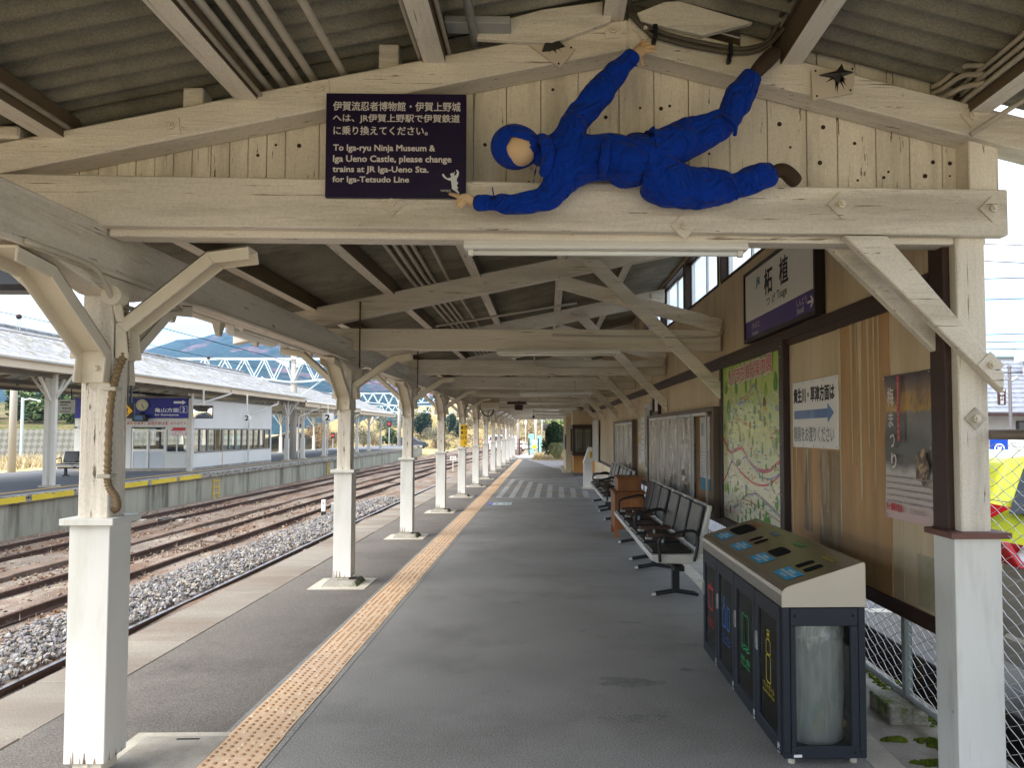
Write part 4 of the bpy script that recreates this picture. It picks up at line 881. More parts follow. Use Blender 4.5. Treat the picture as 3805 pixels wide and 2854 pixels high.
B().box(-1.0, .965, -.03, -.004, -.80, .765).build('map_print', M_MAP, tm)
MAPC = [mat('print_%s' % n, c, .2, .4, var=.15, vs=6) for n, c in (('green', (.08, .27, .03)), ('lime', (.24, .42, .06)), ('leaf', (.13, .33, .10)), ('red', (.55, .09, .10)), ('tan', (.50, .33, .20)), ('blue', (.20, .33, .45)), ('black', (.03, .03, .03)), ('white', (.7, .7, .68)), ('pale', (.42, .52, .25)), ('brown', (.13, .06, .03)), ('orange', (.6, .38, .04)))]
def mp_(fx, fy): return (-1.0+1.965*fx, .765-1.565*fy)
art = B(); lay = [0]
def tree_(fx, fy, w_, h, ci):
    lay[0] += 1; x, z = mp_(fx, fy); n = 16; y = -.0305-.00004*lay[0]
    pts = [(x+w_*.5*cos(2*pi*k/n)*(1-.25*sin(2*pi*k/n))*rnd.uniform(.85, 1.1), y, z+h*.5*sin(2*pi*k/n)*rnd.uniform(.9, 1.05)) for k in range(n)]
    art.m(ci).add(pts, [tuple(range(n))])
def road(pts, w_, ci):
    lay[0] += 1; P = smooth_path([(mp_(*p)[0], 0, mp_(*p)[1]) for p in pts], 6); y = -.0305-.00004*lay[0]
    for k in range(len(P)-1):
        a, c = P[k], P[k+1]; d_ = (c-a); n = V((-d_.z, 0, d_.x)).normalized()*w_/2
        art.m(ci).add([V((p.x, y, p.z)) for p in (a-n, a+n, c+n, c-n)], [(0, 1, 2, 3)])
for ln, w_, ci in (([(.0, .47), (.08, .53), (.15, .56), (.25, .545), (.38, .53), (.5, .60), (.65, .645), (.8, .64), (.92, .60), (1, .57)], .035, 3), ([(.0, .76), (.08, .70), (.18, .62), (.3, .66), (.48, .71), (.62, .73), (.78, .72), (.9, .68), (1, .63)], .022, 3), ([(.05, .17), (.12, .14), (.2, .2), (.12, .32), (.1, .45), (.2, .62), (.3, .75)], .014, 4), ([(.15, .60), (.3, .64), (.42, .58), (.55, .62), (.7, .68), (.85, .68), (1, .63)], .016, 5), ([(.3, .22), (.42, .22), (.52, .18), (.6, .15), (.68, .2), (.75, .12), (.8, .05)], .014, 4), ([(.28, .25), (.45, .24), (.58, .16), (.66, .22), (.7, .3)], .018, 5), ([(.68, .2), (.72, .3), (.82, .42), (.9, .52), (.97, .57)], .012, 4), ([(.2, .94), (.35, .85), (.5, .84), (.7, .86), (.85, .88), (1, .9)], .012, 4), ([(.0, .95), (.15, .88), (.3, .9), (.5, .99)], .010, 4), ([(.8, .3), (.85, .42), (.9, .55)], .008, 4), ([(.3, .22), (.2, .32), (.35, .42), (.3, .55)], .008, 4), ([(.42, .58), (.42, .75), (.6, .8), (.6, .98)], .007, 4), ([(.08, .7), (.15, .76), (.1, .85)], .008, 5)): road(ln, w_, ci)
road([(.2, .91), (.3, .88), (.42, .82), (.55, .795), (.64, .79), (.78, .82), (.9, .85), (1, .87)], .026, 6)
lay[0] += 1
for k in range(46):
    f = .2+.8*k/46; P = [(.2, .91), (.3, .88), (.42, .82), (.55, .795), (.64, .79), (.78, .82), (.9, .85), (1.001, .87)]
    for i in range(7):
        if P[i][0] <= f <= P[i+1][0]: g = P[i][1]+(P[i+1][1]-P[i][1])*(f-P[i][0])/(P[i+1][0]-P[i][0])
    x, z = mp_(f, g); y = -.0305-.00004*lay[0]
    if k % 1 == 0: art.m(7).add([(x-.010, y, z-.008), (x+.010, y, z-.008), (x+.010, y, z+.008), (x-.010, y, z+.008)], [(0, 1, 2, 3)])
for fx, fy, w_, h, ci in ((.07, .13, .12, .16, 0), (.28, .15, .10, .13, 0), (.46, .15, .07, .14, 0), (.54, .13, .05, .1, 2), (.63, .15, .05, .11, 0), (.78, .19, .10, .13, 1), (.92, .16, .12, .17, 0), (.12, .27, .15, .17, 0), (.13, .32, .12, .14, 2), (.17, .42, .09, .09, 8), (.2, .53, .06, .12, 2), (.1, .5, .05, .09, 8), (.33, .44, .07, .10, 8), (.38, .5, .06, .08, 8), (.62, .55, .11, .11, 8), (.72, .52, .05, .12, 2), (.76, .37, .06, .10, 0), (.9, .5, .12, .12, 8), (.95, .45, .08, .12, 1), (.04, .8, .10, .09, 1), (.1, .81, .06, .1, 1), (.19, .80, .05, .06, 1), (.33, .82, .03, .05, 2), (.72, .68, .04, .09, 2), (.67, .67, .03, .06, 0), (.92, .8, .10, .13, 2), (.98, .8, .05, .1, 2), (.44, .93, .08, .10, 1), (.52, .96, .07, .11, 1), (.58, .97, .05, .1, 2), (.29, .97, .05, .09, 2), (.66, .98, .10, .14, 1), (.78, .93, .22, .20, 0), (.9, .98, .13, .16, 1), (.84, .98, .1, .1, 0)): tree_(fx, fy, w_, h, ci)
for fx, fy, w_, h, ci in ((.76, .26, .09, .09, 9), (.76, .30, .09, .06, 10), (.93, .3, .08, .05, 5), (.35, .24, .06, .1, 5), (.27, .30, .08, .07, 5), (.32, .62, .06, .07, 9), (.52, .39, .05, .08, 3), (.14, .93, .06, .1, 3), (.45, .76, .12, .05, 5), (.6, .8, .04, .04, 7)): tree_(fx, fy, w_, h, ci)
for k in range(46): tree_(rnd.uniform(.03, .97), rnd.uniform(.3, .97), rnd.uniform(.03, .06), rnd.uniform(.05, .10), rnd.choice((0, 2, 2, 8, 1)))
for k in range(330):   # small printed captions
    fx, fy = rnd.uniform(.03, .97), rnd.uniform(.2, .97); x, z = mp_(fx, fy); w_ = rnd.uniform(.02, .07); lay[0] += .1; y = -.0305-.00004*lay[0]
    art.m(rnd.choice((5, 4, 7, 7, 3))).add([(x, y, z), (x+w_, y, z), (x+w_, y, z+.012), (x, y, z+.012)], [(0, 1, 2, 3)])
art.build('printed_pictures', MAPC, tm)
def ml(body, x, z, w_, h, m, bold, off):
    lt = B(); letters(lt, body, (x, -.034, z), X1, Z1, w_, h, off, bold); return lt
for i, ch in enumerate('いがまち観光案内図'):
    x = -.735+.165*i; z = .575+.004*i
    if i == 0: w1 = B(); w3 = B()
    letters(w1, ch, (x-.008, -.034, z-.008), X1, Z1, .146, .161, .003, .07); letters(w3, ch, (x, -.034, z), X1, Z1, .13, .145, .0055, .0)
w1.build('title_outline', mat('title_pale', (.70, .62, .55), .3, .3, var=0), tm); w3.build('title_lettering', M_TXR, tm)
b = B()
for z in (.78, .7, .35, 0, -.4): b.ball((1.02, -.057, z), .008, 6, 4)
b.build('screw', M_GREY, tm)
# festival poster
po = at_wall('festival_poster', 'tall glossy plum festival poster with dark sky picture, nearest on the wall', 'poster', 4.075, 1.545, .003)
M_POST = bpy.data.materials.new('poster_print'); M_POST.use_nodes = True; t_ = M_POST.node_tree; bs_ = t_.nodes['Principled BSDF']; bs_.inputs['Roughness'].default_value = .22
tcn = t_.nodes.new('ShaderNodeTexCoord'); sp_ = t_.nodes.new('ShaderNodeSeparateXYZ'); mr = t_.nodes.new('ShaderNodeMapRange'); mr.inputs[1].default_value = -.40; mr.inputs[2].default_value = .40
n1 = t_.nodes.new('ShaderNodeTexNoise'); n1.inputs['Scale'].default_value = 5; n1.inputs['Detail'].default_value = 6; ad = t_.nodes.new('ShaderNodeMath'); ad.operation = 'MULTIPLY_ADD'; ad.inputs[1].default_value = .16
rp_ = t_.nodes.new('ShaderNodeValToRGB'); e = rp_.color_ramp.elements; e[0].position = .0; e[0].color = (.55, .38, .36, 1); e[1].position = 1; e[1].color = (.07, .05, .045, 1)
for p_, c_ in ((.13, (.56, .46, .43, 1)), (.33, (.52, .49, .45, 1)), (.40, (.13, .12, .11, 1)), (.55, (.09, .085, .075, 1)), (.66, (.17, .16, .15, 1)), (.735, (.20, .18, .14, 1)), (.755, (.50, .30, .06, 1)), (.83, (.42, .25, .08, 1)), (.88, (.22, .14, .08, 1)), (.95, (.12, .09, .085, 1))): n_ = e.new(p_); n_.color = c_
L_ = t_.links.new; L_(tcn.outputs['Object'], sp_.inputs[0]); L_(sp_.outputs[2], mr.inputs[0]); L_(tcn.outputs['Object'], n1.inputs[0]); sb = t_.nodes.new('ShaderNodeMath'); sb.operation = 'SUBTRACT'; sb.inputs[1].default_value = .5
L_(n1.outputs[0], sb.inputs[0]); L_(sb.outputs[0], ad.inputs[0]); L_(mr.outputs[0], ad.inputs[2]); L_(ad.outputs[0], rp_.inputs[0]); L_(rp_.outputs[0], bs_.inputs['Base Color'])
b = B(); nx, nz_ = 10, 14; vs = []
for j in range(nz_+1):
    for i in range(nx+1):
        u, v_ = i/nx, j/nz_; x = -.265+.53*u; z = -.40+.80*v_
        vs.append((x, -.004-.012*(abs(2*u-1)**3)*(.4+.6*sin(v_*7+1)**2)-.004*sin(6*v_+3*u), z))
b.add(vs, [(j*(nx+1)+i, j*(nx+1)+i+1, (j+1)*(nx+1)+i+1, (j+1)*(nx+1)+i) for j in range(nz_) for i in range(nx)]); b.build('poster_sheet', M_POST, po, smooth=True)
lt = B()
for k, (ch, sz) in enumerate((('梅', .105), ('ま', .08), ('つ', .075), ('り', .085))): letters(lt, ch, (-.215+.012*k, -.02, .225-.115*k), X1, Z1, sz*.72, sz, .001, .01)
lt.build('white_lettering', mat('poster_white', (.7, .62, .58), .5, .3, var=.1), po)
B().box(-.10, -.072, -.021, -.019, .03, .39).build('red_ribbon', mat('ribbon_red', (.42, .06, .06), .4, .3, var=.15), po)
lt = B()
for k, ch in enumerate('月ヶ瀬梅渓'): letters(lt, ch, (-.10, -.0215, .17-.032*k), X1, Z1, .024, .022, .0005)
for k in range(7): lt.box(-.092, -.084, -.022, -.0215, .235+.018*k, .247+.018*k)
lt.build('ribbon_lettering', mat('ribbon_text', (.6, .4, .36), .5, .3, var=0), po)
lt = B(); letters(lt, '月ヶ瀬観光協会', (-.25, -.02, -.355), X1, Z1, .19, .042, .001, .02); lt.build('red_lettering', M_TXR, po)
lt = B(); letters(lt, 'TEL.0743-92-0300', (.02, -.02, -.35), X1, Z1, .16, .024, .001)
for r_ in range(5):
    x = -.245; z = -.17-.034*r_
    while x < .23: l = rnd.uniform(.02, .09); lt.box(x, min(.24, x+l), -.0205, -.02, z, z+.009); x += l+rnd.uniform(.008, .03)
lt.build('small_print', mat('small_print_grey', (.36, .32, .30), .6, .2, var=.2), po)
b = B(); pts = []
for k in range(20): a = 2*pi*k/20; r = .075*(1+.16*cos(5*a)); pts.append((.16+r*cos(a)*.9, -.0195, -.10+r*sin(a)*1.2))
b.add(pts, [tuple(range(20))]); b.build('flower_picture', mat('flower_print', (.10, .07, .05), .3, .3, var=.3, vs=30, col2=(.45, .30, .18), c2=(.48, .55), c2s=18), po)
b = B()
for _ in range(70):     # the printed plum twigs
    x, z = rnd.gauss(.14, .06), rnd.gauss(.22, .05); a = rnd.uniform(.6, 2.2); l = rnd.uniform(.03, .08); d_ = V((cos(a), 0, sin(a))); s_ = V((-sin(a), 0, cos(a)))*.0012; o = V((min(.23, x), -.0195, z))
    b.add([o-s_, o+s_, o+d_*l], [(0, 1, 2)])
b.build('printed_twigs', mat('twig_print', (.03, .022, .018), .4, .3, var=0), po)
b = B()
for x, z in ((-.255, .385), (.255, .388), (-.25, -.385), (.255, -.388), (.258, 0)): b.ball((x, -.022, z), .006, 8, 5)
b.build('pin', M_GALV, po)
# notice cases
def case(name, label, s0, s1, z0, z1, panes, frame_m, last=False):
    t = at_wall(name, label, 'notice case', (s0+s1)/2, (z0+z1)/2, .005); w_ = (s0-s1)/2; h = (z1-z0)/2
    B().box(-w_, w_, -.02, 0, -h, h).build('back_board', mat('case_back', (.30, .185, .10), .7, .2, var=.15, vs=3), t)
    B().box(-w_, -w_+.04, -.11, -.02, -h, h).box(w_-.07, w_, -.11, -.02, -h, h).box(-w_+.04, w_-.07, -.11, -.02, h-.05, h).box(-w_+.04, w_-.07, -.11, -.02, -h, -h+.05).build('frame', frame_m, t, bevel=.003)
    n = len(panes)
    for k, (a, c) in enumerate(panes):
        xa, xc = (s0+s1)/2-a, (s0+s1)/2-c
        f = B().box(xa, xa+.03, -.095, -.075, -h+.05, h-.05).box(xc-.03, xc, -.095, -.075, -h+.05, h-.05).box(xa+.03, xc-.03, -.095, -.075, h-.085, h-.05).box(xa+.03, xc-.03, -.095, -.075, -h+.05, -h+.075).build('sliding_door', mat('aluminium', (.55, .55, .54), .4, .5, metal=.6, var=.04), t)
        if not (last and k == n-1):
            B().quad((xa+.03, -.085, -h+.075), (xc-.03, -.085, -h+.075), (xc-.03, -.085, h-.085), (xa+.03, -.085, h-.085)).build('pane', M_RIPPLE, f)
            B().box(xa+.06, xc-.06, -.03, -.021, -h+.3, h-.16).build('poster', rnd.choice(POSTM), t)
    return t
M_RIPPLE = bpy.data.materials.new('rippled_acrylic'); M_RIPPLE.use_nodes = True; t_ = M_RIPPLE.node_tree; t_.nodes.clear()
o1 = t_.nodes.new('ShaderNodeOutputMaterial'); mx = t_.nodes.new('ShaderNodeMixShader'); gl = t_.nodes.new('ShaderNodeBsdfGlossy'); tp = t_.nodes.new('ShaderNodeBsdfTransparent'); gl.inputs['Roughness'].default_value = .04; gl.inputs[0].default_value = (.95, .92, .88, 1)
fr = t_.nodes.new('ShaderNodeFresnel'); fr.inputs[0].default_value = 3.4; tcn = t_.nodes.new('ShaderNodeTexCoord'); m3 = t_.nodes.new('ShaderNodeMapping'); m3.inputs['Scale'].default_value = (2.6, 1, 1.5); n1 = t_.nodes.new('ShaderNodeTexNoise'); n1.inputs['Scale'].default_value = 2.2; n1.inputs['Detail'].default_value = 1; n1.inputs['Distortion'].default_value = 1.2
bn = t_.nodes.new('ShaderNodeBump'); bn.inputs['Strength'].default_value = 1; bn.inputs['Distance'].default_value = .05
L_ = t_.links.new; L_(tcn.outputs['Object'], m3.inputs[0]); L_(m3.outputs[0], n1.inputs[0]); L_(n1.outputs[0], bn.inputs['Height']); L_(bn.outputs[0], gl.inputs['Normal']); L_(bn.outputs[0], fr.inputs['Normal']); L_(fr.outputs[0], mx.inputs[0]); L_(tp.outputs[0], mx.inputs[1]); L_(gl.outputs[0], mx.inputs[2]); L_(mx.outputs[0], o1.inputs[0])
POSTM = [mat('case_poster_%s' % n, c, .6, .2, var=.3, vs=4, col2=c2_, c2=(.5, .55), c2s=3) for n, c, c2_ in (('buff', (.45, .38, .30), (.25, .18, .13)), ('blue', (.40, .42, .44), (.12, .2, .3)), ('rose', (.5, .38, .34), (.3, .1, .08)))]
M_CASEF = mat('case_frame_brown', (.115, .088, .062), .5, .35, var=.1)
case('notice_case', 'wide five pane notice case with rippled reflections beside the map board', 13.3, 8.23, .70, 1.90, [(13.15, 12.22), (12.16, 11.32), (11.26, 10.46), (10.38, 9.56), (9.46, 8.66)], M_CASEF, True)
b = B(); wbox(b, 13.3, 13.42, .45, 2.0, .0, .06); tag(b.build('green_wall_post', mat('green_paint', (.05, .12, .085), .5, .3, var=.1)), 'green painted upright between the two notice cases', 'post')
case('notice_case', 'notice case with four bright reflecting panes behind the far row of seats', 19.25, 15.42, .72, 1.87, [(19.1, 18.2), (18.15, 17.3), (17.25, 16.4), (16.35, 15.6)], M_CASEF)
nf = at_wall('narrow_case', 'tall narrow glazed frame on the wall just before the green upright', 'notice case', 13.72, 1.52, .004)
B().box(-.37, -.31, -.05, 0, -.6, .6).box(.31, .37, -.05, 0, -.6, .6).box(-.31, .31, -.05, 0, .54, .6).box(-.31, .31, -.05, 0, -.6, -.54).build('frame', mat('aluminium', (.55, .55, .54), .4, .5, metal=.6, var=.04), nf)
B().box(-.31, .31, -.012, 0, -.54, .54).build('picture', POSTM[1], nf); B().quad((-.31, -.035, -.54), (.31, -.035, -.54), (.31, -.035, .54), (-.31, -.035, .54)).build('pane', M_RIPPLE, nf)
pp = thing('pinned_notice', 'worn pale blue notice pinned on brown board in the open notice case', 'notice', wp(9.03, 1.38, .03), math.atan2(WDIR.y, WDIR.x))
B().box(-.26, .27, -.004, 0, -.30, .42).build('sheet', mat('notice_print', (.55, .57, .55), .6, .2, var=.1, vs=3, col2=(.46, .40, .42), c2=(.5, .6), c2s=3), pp)
B().box(-.24, .27, -.004, 0, -.44, -.301).build('blue_footer', mat('notice_blue', (.06, .20, .30), .6, .2, var=.2), pp)
lt = B()
for k in range(7): lt.box(-.2, .2-.05*(k % 3), -.0055, -.005, .0-.04*k, .012-.04*k)
lt.box(-.2, -.05, -.0055, -.005, .2, .35); lt.build('small_print', mat('notice_grey', (.36, .36, .36), .6, .2, var=.2), pp)
lt = B()
for s, z0, z1, w_, lb in ((15.1, 1.55, 1.86, .3, 'grey paper notice under the fourth brace'), (14.65, 1.05, 1.90, .42, 'long white paper notice hanging by the narrow glazed frame'), (15.05, 1.0, 1.38, .4, 'small printed timetable sheet low on the wall')):
    tn = at_wall('paper_notice', lb, 'notice', s, (z0+z1)/2, .003)
    B().box(-w_/2, w_/2, -.004, 0, (z0-z1)/2, (z1-z0)/2).build('sheet', M_PAPER, tn)
    lt = B()
    for k in range(6): lt.box(-w_*.4, w_*(.4-.08*(k % 3)), -.0055, -.005, (z1-z0)*(.35-.12*k), (z1-z0)*(.35-.12*k)+.02)
    lt.build('small_print', mat('notice_grey', (.36, .36, .36), .6, .2, var=.2), tn)
fr_ = at_wall('small_brown_frame', 'small brown framed notice high on the wall above the notice case', 'frame', 12.75, 2.03, .004)
B().box(-.32, -.27, -.05, 0, -.12, .2).box(.27, .32, -.05, 0, -.12, .2).box(-.27, .27, -.05, 0, -.12, -.07).box(-.27, .27, -.05, 0, .15, .2).build('frame', M_BROWN, fr_); B().box(-.27, .27, -.015, 0, -.07, .15).build('sheet', M_PAPER, fr_)
# ================================================================== recycling bin
def thin_glass(name, ior=1.45, tint=(.93, .95, .95), rough=.02):
    m = bpy.data.materials.new(name); m.use_nodes = True; t = m.node_tree; t.nodes.clear()
    o = t.nodes.new('ShaderNodeOutputMaterial'); mx = t.nodes.new('ShaderNodeMixShader'); g = t.nodes.new('ShaderNodeBsdfGlossy'); p = t.nodes.new('ShaderNodeBsdfTransparent'); f = t.nodes.new('ShaderNodeFresnel')
    f.inputs[0].default_value = ior; g.inputs['Roughness'].default_value = rough; p.inputs[0].default_value = (*tint, 1)
    t.links.new(f.outputs[0], mx.inputs[0]); t.links.new(p.outputs[0], mx.inputs[1]); t.links.new(g.outputs[0], mx.inputs[2]); t.links.new(mx.outputs[0], o.inputs[0]); return m
M_PANE = thin_glass('acrylic_pane', 1.5, (.86, .88, .87))
M_NAVY = mat('navy_powder_coat', (.014, .018, .026), .5, .35, var=.1, vs=20, bump=.05, bs=200)
M_BAG = bpy.data.materials.new('clear_bin_bag'); M_BAG.use_nodes = True; t_ = M_BAG.node_tree; t_.nodes.clear()
o1 = t_.nodes.new('ShaderNodeOutputMaterial'); m1 = t_.nodes.new('ShaderNodeMixShader'); m2 = t_.nodes.new('ShaderNodeMixShader'); df = t_.nodes.new('ShaderNodeBsdfDiffuse'); tp = t_.nodes.new('ShaderNodeBsdfTransparent'); g = t_.nodes.new('ShaderNodeBsdfGlossy')
df.inputs[0].default_value = (.82, .82, .79, 1); g.inputs['Roughness'].default_value = .2; m1.inputs[0].default_value = .4; m2.inputs[0].default_value = .10
tcn = t_.nodes.new('ShaderNodeTexCoord'); n1 = t_.nodes.new('ShaderNodeTexNoise'); m3 = t_.nodes.new('ShaderNodeMapping'); m3.inputs['Scale'].default_value = (1.4, 1.4, .35); n1.inputs['Scale'].default_value = 9; n1.inputs['Detail'].default_value = 3; n1.inputs['Distortion'].default_value = 2; bn = t_.nodes.new('ShaderNodeBump'); bn.inputs['Distance'].default_value = .012
rp_ = t_.nodes.new('ShaderNodeValToRGB'); rp_.color_ramp.elements[0].position = .3; rp_.color_ramp.elements[0].color = (.34, .34, .34, 1); rp_.color_ramp.elements[1].position = .75; rp_.color_ramp.elements[1].color = (.68, .68, .68, 1)
L_ = t_.links.new; L_(tcn.outputs['Object'], m3.inputs[0]); L_(m3.outputs[0], n1.inputs[0]); L_(n1.outputs[0], bn.inputs['Height']); L_(bn.outputs[0], g.inputs['Normal']); L_(bn.outputs[0], df.inputs['Normal']); L_(n1.outputs[0], rp_.inputs[0]); L_(rp_.outputs[0], m1.inputs[0])
L_(tp.outputs[0], m1.inputs[1]); L_(df.outputs[0], m1.inputs[2]); L_(m1.outputs[0], m2.inputs[1]); L_(g.outputs[0], m2.inputs[2]); L_(m2.outputs[0], o1.inputs[0])
BX0, BX1, BY0, BY1, BZ0, BZ1 = 1.155, 1.562, 3.78, 5.70, .035, .765
rb = thing('recycling_bin', 'navy four door recycling bin with a sloping steel top beside the platform wall', 'recycling bin', (1.36, 4.74, 0))
def bb_(b, name, m, par=rb, **k): o = b.build(name, m, par, **k); o.matrix_parent_inverse = Mx.Translation(-V((1.36, 4.74, 0))); return o
b = B().box(BX0, BX1, BY0+.002, BY1, BZ0, BZ0+.03).box(BX1-.012, BX1, BY0+.03, BY1-.03, BZ0+.03, .16).box(BX1-.012, BX1, BY0+.03, BY1-.03, .64, BZ1)
for x0, x1, y0, y1 in ((BX0, BX0+.035, BY0, BY0+.03), (BX1-.035, BX1, BY0, BY0+.03), (BX0, BX0+.035, BY1-.03, BY1), (BX1-.035, BX1, BY1-.03, BY1)): b.box(x0, x1, y0, y1, BZ0+.03, BZ1)
b.box(BX0+.035, BX1-.035, BY1-.02, BY1, BZ0+.03, BZ1)
bb_(b, 'carcass', M_NAVY, bevel=.003)
b = B().box(BX0+.037, BX1-.037, BY0-.004, BY0+.02, BZ0+.002, .095).box(BX0+.037, BX1-.037, BY0-.004, BY0+.02, .675, BZ1-.002).box(BX0+.037, BX0+.062, BY0-.004, BY0+.02, .095, .675).box(BX1-.075, BX1-.037, BY0-.004, BY0+.02, .095, .675)
bb_(B().box(BX1-.009, BX1-.005, BY0+.03, BY1-.03, .158, .642), 'added_rear_pane', M_PANE)  # clear back added so that light gets into the bin
ep = bb_(b, 'end_panel', M_NAVY, bevel=.003)
o = B().box(BX0+.06, BX1-.073, BY0+.004, BY0+.008, .093, .677).build('pane', M_PANE, ep)
b = B()
for x in (BX0+.06, BX1-.06):
    for z in (.065, .725): b.ball((x, BY0-.005, z), .007, 8, 5)
b.build('screw', M_BLACK, ep); B().box(1.20, 1.24, BY0-.006, BY0-.004, .045, .058).build('maker_label', M_PAPER, ep)
cap = [(BX0-.006, .766), (BX0-.006, .825), (BX0-.001, .845), (BX0+.012, .861), (BX0+.035, .872), (BX1-.012, .985), (BX1, .985), (BX1+.004, .975), (BX1+.004, .766)]
co = bb_(B().prism([(x, BY0-.006, z) for x, z in cap], (0, BY1-BY0+.012, 0)), 'steel_top', [M_STEEL], bevel=.002)
co.data.materials.append(mat('beige_steel_end', (.47, .42, .34), .4, .4, metal=.3, var=.03)); co.data.polygons[0].material_index = 1
A0, A1 = V((BX0+.035, 0, .872)), V((BX1-.012, 0, .985)); SL = (A1-A0).normalized(); SN = V((-SL.z, 0, SL.x))
def on(t, y, off=.0015): p = A0+(A1-A0)*t; return V((p.x, y, p.z))+SN*off
def dq(b, t0, t1, y0, y1, off=.0015): return b.quad(on(t0, y0, off), on(t1, y0, off), on(t1, y1, off), on(t0, y1, off))
DW = (BY1-BY0)/4
M_STK = mat('sticker_cyan', (.015, .34, .60), .4, .35, var=.03)
hs, sk, skt = B(), B(), B()
for k in range(4):
    y0 = BY0+DW*k
    dq(B(), .05, .30, y0+.10, y0+.34).build('sticker', M_STK, co); dq(skt, .155, .195, y0+.105, y0+.335, .0022)
    for a, c in ((.21, .26), (.09, .13)): dq(skt, a, c, y0+.17, y0+.27, .0022)
    def slot(t0, t1, ya, yb, ell=False):
        n = 24; tm_, tr = (t0+t1)/2, (t1-t0)/2; ym, yr = (ya+yb)/2, (yb-ya)/2; e = 1 if ell else .35
        B().add([on(tm_+tr*math.copysign(abs(cos(2*pi*q/n))**e, cos(2*pi*q/n)), ym+yr*math.copysign(abs(sin(2*pi*q/n))**e, sin(2*pi*q/n)), .0018) for q in range(n)], [tuple(range(n))]).build('throw_opening', M_DARK, co)
    if k == 0: slot(.36, .62, y0+.135, y0+.20); slot(.36, .62, y0+.26, y0+.325)
    elif k == 1: slot(.34, .60, y0+.14, y0+.34)
    elif k == 2: slot(.36, .62, y0+.13, y0+.20, True); slot(.36, .62, y0+.25, y0+.32, True)
    else: slot(.36, .74, y0+.08, y0+.38)
skt.build('sticker_print', mat('sticker_pale', (.5, .62, .66), .5, .3, var=.1), co)
PIC = [mat('pictogram_%s' % n, c, .5, .3, var=0) for n, c in (('yellow', (.55, .45, .02)), ('green', (.02, .36, .10)), ('blue', (.03, .16, .50)), ('red', (.50, .03, .03)))]
lt = B()
for k, (tx, col) in enumerate((('ペットボトル', 0), ('新聞・雑誌', 1), ('ビン・カン', 2), ('その他', 3))):
    vs, fs = text_geo(tx, 0); x0 = min(v.x for v in vs); x1 = max(v.x for v in vs); y0_ = min(v.y for v in vs); y1_ = max(v.y for v in vs); yc = BY0+DW*(k+.5)
    lt = B(); lt.add([on(.80+.07*(v.y-y0_)/(y1_-y0_), yc+.09-.18*(v.x-x0)/(x1-x0), .002) for v in vs], fs)
    dq(lt, .765, .785, yc-.08, yc+.08, .002); lt.build('lettering', PIC[col], co)
def ribbon(b, pts, w_, x, closed=True):     # outline drawn in the (y, z) plane at x
    n = len(pts)
    for i in range(n if closed else n-1):
        (y0, z0), (y1, z1) = pts[i], pts[(i+1) % n]; d_ = V((0, y1-y0, z1-z0)); u = V((0, -d_.z, d_.y)).normalized()*w_/2; e = d_.normalized()*w_*.3
        a, c = V((x, y0, z0))-e, V((x, y1, z1))+e; b.quad(a+u, a-u, c-u, c+u)
